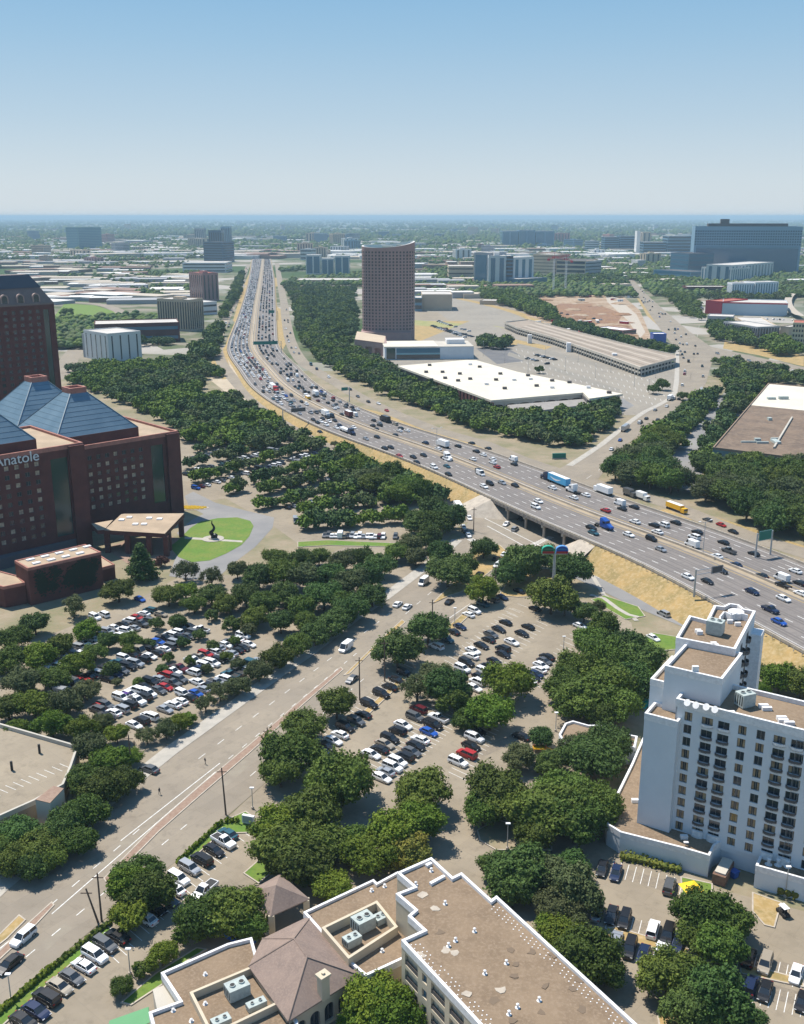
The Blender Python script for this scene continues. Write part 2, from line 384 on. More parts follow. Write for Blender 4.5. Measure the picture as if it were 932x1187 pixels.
BR = [i for i in range(FN) if 563 < Q(fpt(i, -wl[i])[0])[0] < 690 and Q(fpt(i, -wl[i])[0])[1] > 540]
B0, B1 = BR[0], BR[-1]
deck = MB(); bridge = MB(); slope = MB(); pale = MB()
for i in range(FN-1):
    a = fpt(i, -wl[i])[0]; b = fpt(i, wr[i])[0]; c = fpt(i+1, wr[i+1])[0]; d = fpt(i+1, -wl[i+1])[0]
    deck.quad(a, b, c, d)
    lo = [Vector((q.x, q.y, q.z-1.3)) for q in (a, b, c, d)]
    deck.quad(lo[0], a, d, lo[3]); deck.quad(b, lo[1], lo[2], c)
    if B0 <= i < B1: deck.quad(lo[3], lo[2], lo[1], lo[0])
    else:
        for sd, wd in ((-1, 8.0), (1, 5.0)):
            W0 = fw(i, sd); W1 = fw(i+1, sd); k = min(1, (FZ[i]-.5)/6)
            e0 = fpt(i, sd*(W0+.1), -.25)[0]; e1 = fpt(i+1, sd*(W1+.1), -.25)[0]
            k = k if FZ[i] > 6.4 and i < B0 else k*.8; t0 = fpt(i, sd*(W0+1.5+wd*k))[0]; t1 = fpt(i+1, sd*(W1+1.5+wd*k))[0]; t0.z = t1.z = -.1
            if sd < 0: slope.quad(e0, e1, t1, t0)
            else: slope.quad(e1, e0, t0, t1)
deck.build('freeway', m_hwy, None, kind='structure')
slope.build('grass_embankment', m_drygrass, None, kind='structure')
# abutments: pale concrete slopes that close the fill at both ends of the bridge
for e, s in ((B0, 1), (B1, -1)):
    ab = MB(); ab.quad(fpt(e, -wl[e], -1.2)[0], fpt(e, wr[e], -1.2)[0], *[Vector((q.x, q.y, 0)) for q in (fpt(e+s*.9, wr[e])[0], fpt(e+s*.9, -wl[e])[0])])
    a = fpt(e-s*.02, -wl[e]-.1, -.2)[0]; b = fpt(e+s*.9, -wl[e]-.1)[0]; b.z = 0; c = fpt(e-s*.2, -wl[e]-14.5)[0]; c.z = -.1
    a2 = fpt(e-s*.75, -wl[e]-.1, -.16)[0]; c2 = fpt(e-s*.95, -wl[e]-14.5)[0]; c2.z = -.05
    ab.quad(a, b, c, c); ab.quad(a2, a, c, c2)
    for k in range(len(ab.v)): pass
    ab.build('concrete_slope', m_conc, None, kind='structure')
# median strip, barrier walls, lane paint
def fstrip(name, i0, i1, o0, o1, dz, mat, parent=None, h=0, step=1.0, bld=None):
    mb = bld or MB(); i = i0
    while i < i1-1e-6:
        j = min(i1, i+step); f0 = o0 if callable(o0) else (lambda q: o0); f1 = o1 if callable(o1) else (lambda q: o1)
        a, b, c, d = fpt(i, f0(i), dz)[0], fpt(i, f1(i), dz)[0], fpt(j, f1(j), dz)[0], fpt(j, f0(j), dz)[0]
        mb.quad(a, b, c, d)
        if h:
            A, B, C, D = [q-Vector((0, 0, h)) for q in (a, b, c, d)]
            mb.quad(A, a, d, D); mb.quad(b, B, C, c)
        i = j
    if bld is None: return mb.build(name, mat, parent, kind='structure')
fstrip('median_strip', 0, FN-1.1, -2.6, 2.2, .05, m_median)
jb = fstrip('median_barrier', 0, FN-1.1, -.35, .35, .85, m_conc, h=.8)
tag(jb, 'long low concrete barrier down the middle of the freeway', 'barrier'); del jb['kind']
for sd, lab in ((-1, 'long concrete parapet along the near edge of the freeway deck'), (1, 'long concrete parapet along the far edge of the freeway deck')):
    r = fstrip('edge_barrier', 0, FN-1.1, (lambda q, s=sd: s*fw(q, s) if s < 0 else s*(fw(q, s)-.35)), (lambda q, s=sd: s*(fw(q, s)-.35) if s < 0 else s*fw(q, s)), .8, m_conc, h=.8)
    tag(r, lab, 'barrier'); del r['kind']
paint = MB(); yel = MB(); wear = MB()
NL = 5
def lane_off(i, sd, lane):
    """centre of lane (0 = by the median) on side sd"""
    w = fw(i, sd); a, b = 4.0, w-2.6
    return sd*(a+(b-a)*(lane+.5)/NL)
for sd in (-1, 1):
    for ln in range(NL):
        for q0 in (-1.05, .35): fstrip('', 0, FN-3, (lambda q: lane_off(q, sd, ln)+q0), (lambda q: lane_off(q, sd, ln)+q0+.7), .015, None, bld=wear)
    for ln in range(1, NL):
        i = 0.0
        while i < 75:
            f = lambda q, s=sd, l=ln: s*(4.0+(fw(q, s)-6.6)*l/NL)
            fstrip('', i, i+.26, (lambda q: f(q)-.13), (lambda q: f(q)+.13), .03, None, bld=paint); i += 1.0
    g = lambda q, s=sd: s*(fw(q, s)-2.5)
    fstrip('', 0, FN-3, (lambda q: g(q)-.1), (lambda q: g(q)+.1), .03, None, bld=paint)
    fstrip('', 0, FN-3, sd*3.9-.1, sd*3.9+.1, .03, None, bld=yel)
wear.build('tyre_wear', M('worn_lane', (.145, .13, .12), n=.12, rgb2=(.18, .16, .145), n2=.02, rgb3=(.14, .125, .115)), None, kind='structure')
paint.build('lane_markings', m_white, None, kind='structure'); yel.build('edge_lines', m_yellow, None, kind='structure')
# posts along the near guard rail
# bridge bents
bents = [B0+.9+(B1-B0-1.8)*t for t in (.0, .33, .66, 1.0)]
for k, i in enumerate(bents):
    lab = ordw(k+1)+' row of bridge columns from the right under the freeway deck'
    rt = thing('bridge_pier', lab, 'bridge pier', (0, 0, 0), group='rows of columns under the freeway')
    w0, w1 = -wl[int(i)]+.6, wr[int(i)]-.6
    a, d = fpt(i, w0); b, _ = fpt(i, w1); dd = Vector((d.x, d.y))*.7; n = Vector((b.x-a.x, b.y-a.y))
    rt.location = (a.x, a.y, 0)
    local(MB().obox(Vector((a.x, a.y))-dd, n, dd*2, a.z-2.5, a.z-1.32), rt).build('cap_beam', m_conc, rt)
    for c in range(6):
        q, _ = fpt(i, w0+1+(w1-w0-2)*c/5)
        local(MB().tube((q.x, q.y, 0), (q.x, q.y, q.z-2.5), .55, n=10), rt).build('column', m_conc, rt)

# ------------------------------------------------------------------ trees
NOTREE = []
def notree(pts, world_=False):
    w = [(p[0], p[1]) for p in (pts if world_ else pxpoly(pts))]
    xs = [p[0] for p in w]; ys = [p[1] for p in w]
    NOTREE.append((min(xs), min(ys), max(xs), max(ys), w))
def blocked(x, y, r=0):
    for x0, y0, x1, y1, w in NOTREE:
        if x0-r < x < x1+r and y0-r < y < y1+r:
            if inpoly(x, y, w) or (r and any(inpoly(x+r*a, y+r*b, w) for a, b in ((1, 0), (-1, 0), (0, 1), (0, -1)))): return True
    return False
fwp = [fpt(i, -wl[int(i)]-2)[0] for i in range(FN-1)]+[fpt(i, wr[int(i)]+6)[0] for i in range(FN-2, -1, -1)]
notree([(p.x, p.y) for p in fwp], True)
notree([(-120, 1110), (0, 1033), (62, 985), (161, 905), (196, 878), (320, 789), (410, 723), (480, 672), (515, 645), (532, 628), (524, 590), (560, 575), (600, 560), (640, 548), (700, 515), (740, 482), (777, 462), (812, 462), (777, 488), (744, 502), (720, 520), (700, 545), (690, 620), (672, 646), (645, 652), (565, 688), (515, 725), (415, 816), (305, 910), (206, 997), (120, 1067), (0, 1168), (-120, 1265)])
notree([(777, 462), (786, 407), (757, 370), (730, 327), (735, 325), (750, 342), (782, 370), (824, 402), (887, 416), (1000, 440), (1000, 452), (880, 428), (826, 418), (800, 470)])

def crown_mesh(name, seed, nleaf, leaf, lobes=16, lr=(.22, .42), zs=.72, sparse=0.0, cone=False, core=.66):
    g = np.random.default_rng(seed); C = []
    sk = g.uniform(.85, 1.15, 2)
    for k in range(lobes):
        if cone:
            h = k/(lobes-1); a = k*2.4; rad = (1-h)*.62+.02
            C.append((rad*math.cos(a), rad*math.sin(a), -.8+2.2*h, .22+.25*(1-h)))
        else:
            a = k*2.399963+g.uniform(-.45, .45); u = ((k+.5)/lobes)
            el = math.asin(min(1, 1-u*1.3)) if u < .97 else -.3
            rr = g.uniform(.45, .86); r = g.uniform(*lr)
            C.append((rr*math.cos(el)*math.cos(a)*sk[0], rr*math.cos(el)*math.sin(a)*sk[1], rr*zs*math.sin(el), r))
    C = np.array(C)
    w = C[:, 3]**2; idx = g.choice(len(C), nleaf, p=w/w.sum())
    d = g.normal(size=(nleaf, 3)); d /= np.linalg.norm(d, axis=1)[:, None]
    c = C[idx]; out = c[:, :3]/(np.linalg.norm(c[:, :3], axis=1)[:, None]+.01)
    flip = (d*out).sum(1) < -.35; d[flip] *= -1
    lump = 1+.30*np.sin(d[:, 0]*8+idx)*np.sin(d[:, 1]*7+idx*2)+.18*np.sin(d[:, 2]*11+idx*1.7)
    p = c[:, :3]+d*np.array([1, 1, .85])*(c[:, 3]*lump*g.uniform(.72, 1.18, nleaf))[:, None]
    if sparse:
        k = g.random(nleaf) > sparse; p = p[k]; d = d[k]; nleaf = len(p)
    n = d*.7+g.normal(size=(nleaf, 3))*.55+np.array([0, 0, .35]); n /= np.linalg.norm(n, axis=1)[:, None]
    t = np.cross(n, g.normal(size=(nleaf, 3))); t /= np.linalg.norm(t, axis=1)[:, None]; b = np.cross(n, t)
    s = (leaf*g.uniform(.5, 1.4, nleaf))[:, None]
    V = np.stack([p-t*s-b*s*.7, p+t*s-b*s*.5, p+t*s*.8+b*s*.7, p-t*s*.7+b*s*.6], 1).reshape(-1, 3)
    F = np.arange(nleaf*4).reshape(-1, 4)
    mb = MB()
    if sparse: core = .42
    for x, y, z, r in C: mb.blob((x, y, z), r*core, 1, .2)
    if not cone: mb.blob((0, 0, -.05), .5, 1, .18, sz=.6)
    nv = len(mb.v); vs = np.vstack([np.array(mb.v), V])
    fs = mb.f+(F+nv).tolist()
    me = bpy.data.meshes.new(name); me.from_pydata(vs.tolist(), [], fs); me.materials.append(m_leaf['oak']); me.update()
    return me
def leafmat(name, a, b, rnd=.28, sub=.18):
    return M(name, a, .75, n=1.6, rgb2=b, n2=5.0, rgb3=tuple(c*.72 for c in a), rnd=rnd, coord='obj', sub=sub, spec=.25)
m_leaf = {'oak': leafmat('oak_leaves', (.07, .115, .017), (.115, .17, .024)),
          'bright': leafmat('bright_leaves', (.13, .19, .014), (.085, .15, .014), .2),
          'olive': leafmat('olive_leaves', (.10, .125, .045), (.075, .10, .034), .18),
          'teal': leafmat('elm_leaves', (.055, .108, .023), (.09, .155, .032), .2),
          'autumn': leafmat('yellowed_leaves', (.20, .20, .03), (.12, .16, .03), .15),
          'red': leafmat('reddish_leaves', (.11, .045, .035), (.08, .05, .03), .1)}
KDESC = {'oak': 'dark green tree', 'bright': 'bright green tree', 'olive': 'thin-leaved grey-green tree', 'teal': 'deep green tree', 'autumn': 'yellowish tree', 'red': 'reddish-leaved tree'}
CR = {}
for k in range(4):
    CR['near', k] = crown_mesh('crown', 10+k, 9500, .040, 24)
    CR['mid', k] = crown_mesh('crown', 20+k, 2600, .066, 18)
    CR['far', k] = crown_mesh('crown', 30+k, 620, .115, 10, (.3, .48), core=.7)
CR['sparse', 0] = crown_mesh('crown', 50, 4600, .04, 24, (.18, .32), sparse=.3)
CR['sparse', 1] = crown_mesh('crown', 51, 4600, .04, 24, (.18, .32), sparse=.3)
CR['cone', 0] = crown_mesh('crown', 60, 5200, .055, 22, cone=True)
def trunk_mesh(seed, limbs=5):
    random.seed(seed); mb = MB()
    mb.tube((0, 0, -1.05), (.02, .03, -.7), .085, .06, 7); mb.tube((.02, .03, -.7), (0, 0, -.35), .06, .05, 7)
    for k in range(limbs):
        a = k*2*math.pi/limbs+random.uniform(-.3, .3); r = random.uniform(.4, .6)
        m = (r*.45*math.cos(a), r*.45*math.sin(a), -.28)
        mb.tube((0, 0, -.55), m, .042, .03, 5); mb.tube(m, (r*math.cos(a), r*math.sin(a), random.uniform(-.05, .25)), .03, .012, 4)
    return mb.mesh('trunk', m_leafdead)
TR = [trunk_mesh(k) for k in range(3)]
random.seed(11)
TREES = []     # (pxsize, x, y, R, kind, place, manual)
def tree_at(x, y, Rm, kind, place, manual=False, shape=None, zb=0):
    t = y*CP+(CAMH)*SP
    TREES.append((Rm*FPX/t, x, y, Rm, kind, place, manual, shape, zb))
def tree(px, py, rp, kind='oak', place='', shape=None, zb=0):
    hc = 4
    for _ in range(4):
        p = P(px, py, hc+zb); t = p.y*CP+(CAMH-hc)*SP; Rm = rp*t/FPX; hc = .84*Rm if shape != 'cone' else Rm*1.1
    tree_at(p.x, p.y, Rm, kind, place, True, shape, zb)
def grove(pts, spacing, r0, r1, place, kinds='oak', jit=.35, prob=1.0, world_=False, chk=True, pick=None):
    w = [(p[0], p[1]) for p in (pts if world_ else pxpoly(pts))]
    xs = [p[0] for p in w]; ys = [p[1] for p in w]; y = min(ys); row = 0
    kl = kinds.split()
    while y < max(ys):
        x = min(xs)+(spacing/2 if row % 2 else 0)
        while x < max(xs):
            a = x+random.uniform(-jit, jit)*spacing; b = y+random.uniform(-jit, jit)*spacing
            if random.random() < prob and inpoly(a, b, w) and not (chk and blocked(a, b, 2.5)):
                tree_at(a, b, random.uniform(r0, r1), pick(a, b) if pick else random.choice(kl), place)
            x += spacing
        y += spacing*.87; row += 1
def row_trees(a, b, n, r0, r1, place, kinds='oak', prob=1.0):
    A, B = P(*a), P(*b); kl = kinds.split()
    for k in range(n):
        p = A.lerp(B, (k+.5)/n+random.uniform(-.2, .2)/n)
        if random.random() < prob: tree_at(p.x+random.uniform(-1, 1), p.y+random.uniform(-1, 1), random.uniform(r0, r1), random.choice(kl), place)
def merged_canopy(items, name, label, mats=('oak', 'teal', 'olive', 'bright')):
    """one mesh holding many small crowns (numpy)"""
    src = [CR['far', k] for k in range(4)] if name != 'distant_woodland' else [lowcrown(k) for k in range(3)]
    dat = []
    for me in src:
        v = np.empty(len(me.vertices)*3); me.vertices.foreach_get('co', v)
        li = np.empty(len(me.loops), np.int32); me.loops.foreach_get('vertex_index', li)
        ls = np.empty(len(me.polygons), np.int32); me.polygons.foreach_get('loop_start', ls)
        dat.append((v.reshape(-1, 3), li, ls))
    VV = []; LI = []; LS = []; MM = []; off = 0; lo = 0; ml = list(mats)
    for x, y, r, kd in items:
        v, li, ls = dat[rng.integers(len(dat))]; a = rng.uniform(0, 6.28); c, s = math.cos(a), math.sin(a)
        w = np.empty_like(v); w[:, 0] = x+r*(v[:, 0]*c-v[:, 1]*s); w[:, 1] = y+r*(v[:, 0]*s+v[:, 1]*c); w[:, 2] = r*(v[:, 2]+.82)*rng.uniform(.75, 1.1)
        VV.append(w); LI.append(li+off); LS.append(ls+lo); off += len(v); lo += len(li); MM.append(np.full(len(ls), ml.index(kd) if kd in ml else 0, np.int32))
    me = bpy.data.meshes.new(name); V = np.vstack(VV); LI = np.concatenate(LI); LS = np.concatenate(LS); MM = np.concatenate(MM)
    me.vertices.add(len(V)); me.vertices.foreach_set('co', V.ravel()); me.loops.add(len(LI)); me.loops.foreach_set('vertex_index', LI)
    me.polygons.add(len(LS)); me.polygons.foreach_set('loop_start', LS)
    for k in ml: me.materials.append(m_canopy[k])
    me.polygons.foreach_set('material_index', MM); me.update(calc_edges=True); me.validate()
    return link(name, me, None, label=label, kind='stuff')
m_canopy = {'oak': M('canopy_dark', (.07, .115, .02), .8, n=.09, rgb2=(.115, .165, .03), spec=.2),
            'teal': M('canopy_deep', (.042, .085, .024), .8, n=.09, rgb2=(.065, .11, .032), spec=.2),
            'olive': M('canopy_olive', (.095, .12, .044), .8, n=.09, rgb2=(.07, .10, .034), spec=.2),
            'bright': M('canopy_bright', (.12, .18, .02), .8, n=.09, rgb2=(.08, .14, .018), spec=.2)}
def lowcrown(k):
    g = np.random.default_rng(k+5); mb = MB()
    random.seed(k)
    for i in range(4):
        a = i*1.57+k; mb.blob((.45*math.cos(a), .45*math.sin(a), -.1), .55, 1, .22, sz=.8)
    mb.blob((0, 0, .2), .6, 1, .2, sz=.8)
    return mb.mesh('low_crown', m_leaf['oak'])
SHR = {}
def emit_trees(limit=300):
    T = sorted(TREES, key=lambda t: (not t[6], -t[0])); ind = T[:limit]; rest = T[limit:]
    cnt = {}
    ind.sort(key=lambda t: Q((t[1], t[2], 0))[0])
    tot = {}
    for t in ind: tot[t[4], t[5]] = tot.get((t[4], t[5]), 0)+1
    for n, (ps, x, y, Rm, kd, pl, man, shape, zb) in enumerate(ind):
        cnt[kd, pl] = cnt.get((kd, pl), 0)+1; k = cnt[kd, pl]; desc = KDESC[kd] if shape != 'cone' else 'dark pointed evergreen tree'
        lab = desc+' '+pl if tot[kd, pl] == 1 else ordw(k)+' '+desc+' from the left '+pl
        Rm *= .94 if ps > 13 else .90; zc = (.86 if shape != 'cone' else 1.1)*Rm
        o = thing('tree', lab, 'tree', (x, y, zb+zc), random.uniform(0, 6.28), 'trees '+pl, (Rm, Rm*random.uniform(.82, 1.15), Rm*random.uniform(.84, 1.1)))
        lod = 'near' if ps > 13 else 'mid' if ps > 6 else 'far'
        key = (shape, n % 2) if shape == 'sparse' else (shape, 0) if shape else (lod, n % 4)
        c = link('crown', CR[key], o); slink(c, m_leaf[kd]); link('trunk', TR[n % 3], o)
    if rest: merged_canopy([(t[1], t[2], t[3]*.86, t[4]) for t in rest], 'woodland', 'mass of mid-distance tree crowns beyond the nearer trees')

# ------------------------------------------------------------------ vehicles
PAINT = {}
for nme, c, mt in (('white', (.78, .78, .77), 0), ('silver', (.42, .43, .44), .5), ('grey', (.13, .135, .14), .4), ('black', (.012, .012, .014), 0),
                   ('navy', (.014, .026, .07), .2), ('red', (.35, .02, .02), 0), ('maroon', (.11, .012, .02), .2), ('blue', (.02, .09, .38), .1), ('teal', (.03, .10, .13), .2),
                   ('beige', (.36, .31, .24), .2), ('yellow', (.75, .42, .02), 0), ('purple', (.09, .03, .20), .1), ('skyblue', (.06, .36, .62), 0)):
    PAINT[nme] = M('paint_'+nme, c, .32, metal=mt, spec=.5)
CNAME = {'navy': 'navy blue', 'teal': 'dark teal', 'skyblue': 'sky blue'}
m_glass = M('car_glass', (.02, .025, .03), .12, spec=.8)
m_tyre = M('tyre', (.012, .012, .012), .9); m_rim = M('wheel_rim', (.5, .5, .5), .35, metal=.7)
m_trim = M('dark_trim', (.03, .03, .03), .6); m_lamp = M('lamp_lens', (.75, .75, .72), .2); m_tail = M('tail_lens', (.35, .01, .01), .3)
def loft(mb, secs, mi=0, close=True):
    """secs: list of (x, [(y,z)...]) rings along x"""
    n = len(secs[0][1]); base = []
    vs = [(x, y, z) for x, r in secs for y, z in r]; fs = []
    for k in range(len(secs)-1):
        for i in range(n):
            j = (i+1) % n; fs.append([k*n+i, (k+1)*n+i, (k+1)*n+j, k*n+j])
    if close: fs.append(list(range(n))); fs.append([len(vs)-n+i for i in range(n)][::-1])
    return mb.add(vs, fs, mi)
def ring(w, zl, zt, tuck=.90, wt=.93):
    zm = zl+(zt-zl)*.55
    return [(-w*tuck, zl), (-w, zm), (-w*wt, zt), (w*wt, zt), (w, zm), (w*tuck, zl)]
SPEC = {   # L, W, body stations (x frac, width frac, top), cabin (x0,x1 bottom; x0,x1 top), cabin height, belt
    'sedan': (4.8, 1.84, [(-.5, .80, .72), (-.47, .94, .90), (-.30, 1, .98), (.16, 1, .96), (.38, .97, .84), (.47, .88, .70), (.5, .76, .58)], (-.40, .26), (-.27, .08), 1.43, .93),
    'suv': (4.85, 1.94, [(-.5, .88, .95), (-.48, .96, 1.08), (-.30, 1, 1.12), (.20, 1, 1.10), (.40, .98, 1.02), (.48, .9, .88), (.5, .8, .7)], (-.485, .27), (-.45, .12), 1.76, 1.08),
    'pickup': (5.7, 2.0, [(-.5, .95, 1.08), (-.47, .97, 1.12), (-.06, 1, 1.12), (.22, 1, 1.14), (.42, .98, 1.10), (.49, .93, .98), (.5, .88, .8)], (-.08, .26), (-.06, .12), 1.88, 1.10),
    'van': (5.6, 2.05, [(-.5, .94, 1.25), (-.49, .97, 1.3), (-.2, 1, 1.3), (.25, 1, 1.25), (.42, .96, 1.1), (.49, .88, .9), (.5, .8, .7)], (-.49, .38), (-.48, .24), 2.45, 1.25)}
CARM = {}
def build_car_meshes(kd):
    L, W, st, cb, ct, hr, belt = SPEC[kd]; hw = W/2
    body = MB(); loft(body, [(x*L, ring(hw*w, .22 if abs(x) < .46 else .34, z)) for x, w, z in st], 0)
    # roof slab + pillars
    rw = hw*(.74 if kd != 'van' else .88)
    x0, x1 = ct[0]*L, ct[1]*L
    body.prism([(x0, -rw), (x1, -rw*.96), (x1, rw*.96), (x0, rw)], hr-.07, hr)
    for sx, (a, b) in ((0, (cb[0]*L, x0)), (1, (cb[1]*L, x1))):
        for s in (-1, 1): body.tube((a, s*hw*.88, belt-.06), (b, s*rw*.95, hr-.05), .05, .045, 4)
    for s in (-1, 1): body.tube(((x0+x1)/2, s*hw*.9, belt-.05), ((x0+x1)/2, s*rw*.96, hr-.04), .05, .045, 4)
    if kd == 'pickup':   # open bed
        body.add([(-.465*L, -hw*.80, 1.13), (-.10*L, -hw*.80, 1.13), (-.10*L, hw*.80, 1.13), (-.465*L, hw*.80, 1.13)], [[0, 1, 2, 3]], 1)
    if kd == 'van':
        body.prism([(cb[0]*L, -hw*.96), (.13*L, -hw*.96), (.13*L, hw*.96), (cb[0]*L, hw*.96)], 1.2, hr-.06)
    for s in (-1, 1): body.box(.17*L, s*hw*.97 if s > 0 else -hw*1.09, belt-.02, .20*L, hw*1.09 if s > 0 else -hw*.97, belt+.12, 0)
    gl = MB(); gw = hw*.89
    if kd == 'van': gl.add([(.13*L, -hw*.93, belt), (cb[1]*L, -gw, belt), (cb[1]*L, gw, belt), (.13*L, hw*.93, belt), (.13*L, -rw*.98, hr-.07), (x1, -rw*.95, hr-.07), (x1, rw*.95, hr-.07), (.13*L, rw*.98, hr-.07)], [[0, 1, 5, 4], [1, 2, 6, 5], [2, 3, 7, 6]])
    else: gl.add([(cb[0]*L, -gw, belt-.05), (cb[1]*L, -gw, belt-.05), (cb[1]*L, gw, belt-.05), (cb[0]*L, gw, belt-.05), (x0, -rw*.97, hr-.06), (x1, -rw*.94, hr-.06), (x1, rw*.94, hr-.06), (x0, rw*.97, hr-.06)], [[0, 1, 5, 4], [1, 2, 6, 5], [2, 3, 7, 6], [3, 0, 4, 7]])
    wh = MB(); r = .34 if kd == 'sedan' else .38
    wh.tube((0, -.11, 0), (0, .11, 0), r, n=12); wh.tube((0, -.118, 0), (0, .118, 0), r*.6, n=10, mi=1)
    wp = [(x*L, s*(hw-.10), r) for x in (-.29, .31) for s in (-1, 1)]
    hl = MB().box(-.06, -.18, -.07, .05, .18, .07); tl = MB().box(-.05, -.16, -.09, .05, .16, .09)
    one = MB(); one.v = list(body.v); one.f = [list(f) for f in body.f]; one.m = [2 if m == 1 else 0 for m in body.m]
    one.add(gl.v, gl.f, 1)
    for x, y, z in wp: one.tube((x, y-.11, z), (x, y+.11, z), r, n=8, mi=2)
    wht = PAINT['white']
    CARM[kd] = dict(body=body.mesh('body', [wht, m_trim]), win=gl.mesh('windows', m_glass), wheel=wh.mesh('wheel', [m_tyre, m_rim]), wp=wp,
                    head=hl.mesh('headlight', m_lamp), tail=tl.mesh('tail_light', m_tail), hx=L*.488, tx=-L*.493, hy=hw*.68, hz=st[-2][2]-.12, tz=st[1][2]-.16,
                    one=one.mesh('car', [wht, m_glass, m_tyre]), raw=one)
for kd in SPEC: build_car_meshes(kd)
CARS = []
def car(x, y, z, hd, kd, col, place, grp, big=False): CARS.append((x, y, z, hd, kd, col, place, grp, big))
WCOL = ['white']*30+['silver']*13+['grey']*14+['black']*24+['navy']*6+['red']*3+['maroon']*2+['blue']*2+['teal']*4+['beige']*2
WKD = ['sedan']*42+['suv']*40+['pickup']*13+['van']*5
def rc(): return random.choice(WCOL)
def rk(): return random.choice(WKD)
def carpx(px, py, dirpx, kd, col, place, grp, z=0.0, hz=.7):
    """car centred at a pixel (read at mid height), nose towards the direction given by a pixel step"""
    p = P(px, py, z+hz); q = P(px+dirpx[0], py+dirpx[1], z+hz)
    car(p.x, p.y, z, math.atan2(q.y-p.y, q.x-p.x), kd, col, place, grp)
CC = {'w': 'white', 's': 'silver', 'g': 'grey', 'b': 'black', 'n': 'navy', 'r': 'red', 'm': 'maroon', 'u': 'blue', 't': 'teal', 'e': 'beige', 'p': 'purple'}
KK = {'d': 'sedan', 'u': 'suv', 'p': 'pickup', 'v': 'van'}
def carlist(txt, dirpx, place, grp, z=0.0):
    """'x,y,ck ...' c = colour letter, k = kind letter"""
    for k, w in enumerate(txt.split()):
        a, b, c = w.split(',')[:3]; d = dirpx if k % 3 else (-dirpx[0], -dirpx[1])
        carpx(float(a), float(b), d, KK[c[1]], CC[c[0]], place, grp, z)
def carrow(a, b, n, place, grp, prob=.9, hd=None, z=0.0, jit=.3):
    A, B = P(*a), P(*b); d = (B-A).normalized(); base = math.atan2(d.y, d.x)+math.pi/2 if hd is None else hd
    for k in range(n):
        if random.random() > prob: continue
        p = A.lerp(B, (k+.5)/n)
        car(p.x+random.uniform(-jit, jit)*.4, p.y+random.uniform(-jit, jit), z+.05, base+random.choice((0, math.pi))+random.uniform(-.03, .03), rk(), rc(), place, grp)
def emit_cars(limit=300):
    Cs = sorted(CARS, key=lambda c: (not c[8], c[0]**2+c[1]**2)); ind = Cs[:limit]; rest = Cs[limit:]
    ind.sort(key=lambda c: Q((c[0], c[1], c[2]))[0]); cnt = {}; tot = {}
    for c in ind: tot[c[4], c[5], c[6]] = tot.get((c[4], c[5], c[6]), 0)+1
    for x, y, z, hd, kd, col, place, grp, big in ind:
        key = (kd, col, place); cnt[key] = cnt.get(key, 0)+1
        nm = '%s %s' % (CNAME.get(col, col), kd)
        lab = nm+' '+place if tot[key] == 1 else ordw(cnt[key])+' '+nm+' from the left '+place
        m = CARM[kd]; near = x*x+y*y < 340**2
        cat = {'sedan': 'car', 'suv': 'suv', 'pickup': 'pickup truck', 'van': 'van'}[kd]
        name = {'sedan': 'sedan', 'suv': 'suv', 'pickup': 'pickup_truck', 'van': 'van'}[kd]
        sc = random.uniform(1.0, 1.08)
        if not near:
            o = link(name, m['one'], None, (x, y, z), hd, lab, cat, grp, None, (sc,)*3); slink(o, PAINT[col]); continue
        o = thing(name, lab, cat, (x, y, z), hd, grp, (sc,)*3)
        slink(link('body', m['body'], o), PAINT[col]); link('windows', m['win'], o)
        for w in m['wp']: link('wheel', m['wheel'], o, w)
        for s in (-1, 1): link('headlight', m['head'], o, (m['hx'], s*m['hy'], m['hz'])); link('tail_light', m['tail'], o, (m['tx'], s*m['hy'], m['tz']))
    if rest:
        VV = []; FF = []; MM = []; off = 0; cols = list(PAINT)
        raw = {k: (np.array(CARM[k]['raw'].v), CARM[k]['raw'].f, CARM[k]['raw'].m) for k in SPEC}
        for x, y, z, hd, kd, col, *_ in rest:
            v, f, mm = raw[kd]; c, s = math.cos(hd), math.sin(hd); w = np.empty_like(v)
            w[:, 0] = x+v[:, 0]*c-v[:, 1]*s; w[:, 1] = y+v[:, 0]*s+v[:, 1]*c; w[:, 2] = z+v[:, 2]
            VV.append(w); FF += [[i+off for i in p] for p in f]; off += len(v)
            MM += [cols.index(col) if q == 0 else len(cols)+q-1 for q in mm]
        me = bpy.data.meshes.new('distant_cars'); me.from_pydata(np.vstack(VV).tolist(), [], FF)
        for c in cols: me.materials.append(PAINT[c])
        me.materials.append(m_glass); me.materials.append(m_tyre)
        me.polygons.foreach_set('material_index', MM); me.update()
        link('distant_cars', me, None, label='the many far cars on the freeway and in the far parking lots', kind='stuff')
# ------------------------------------------------------------------ building helpers
m_glassw = M('window_glass', (.025, .035, .045), .12, spec=.9)
m_glassb = M('blue_glass', (.04, .14, .22), .15, spec=.9)
m_glassgold = M('curtained_window', (.42, .30, .17), .5, n=.9, rgb2=(.22, .15, .09))
m_frame = M('window_frame', (.20, .19, .18), .6)
m_whitew = M('white_stucco', (.66, .69, .71), .85, n=.12, rgb2=(.60, .635, .66), n2=.9, rgb3=(.63, .655, .67))
m_whitep = M('white_coping', (.78, .77, .76), .8, n=1.5, rgb2=(.66, .65, .64))
m_gravel = M('brown_gravel_roof', (.235, .17, .11), .95, n=.18, rgb2=(.185, .132, .085), n2=2.2, rgb3=(.27, .20, .135))
m_cream = M('cream_stucco', (.56, .48, .35), .85, n=.3, rgb2=(.50, .43, .32))
m_brick = M('red_brick', (.125, .047, .038), .9, n=.25, rgb2=(.095, .037, .032))
m_brickl = M('brick_coping', (.40, .18, .14), .9, n=.5, rgb2=(.30, .14, .11))
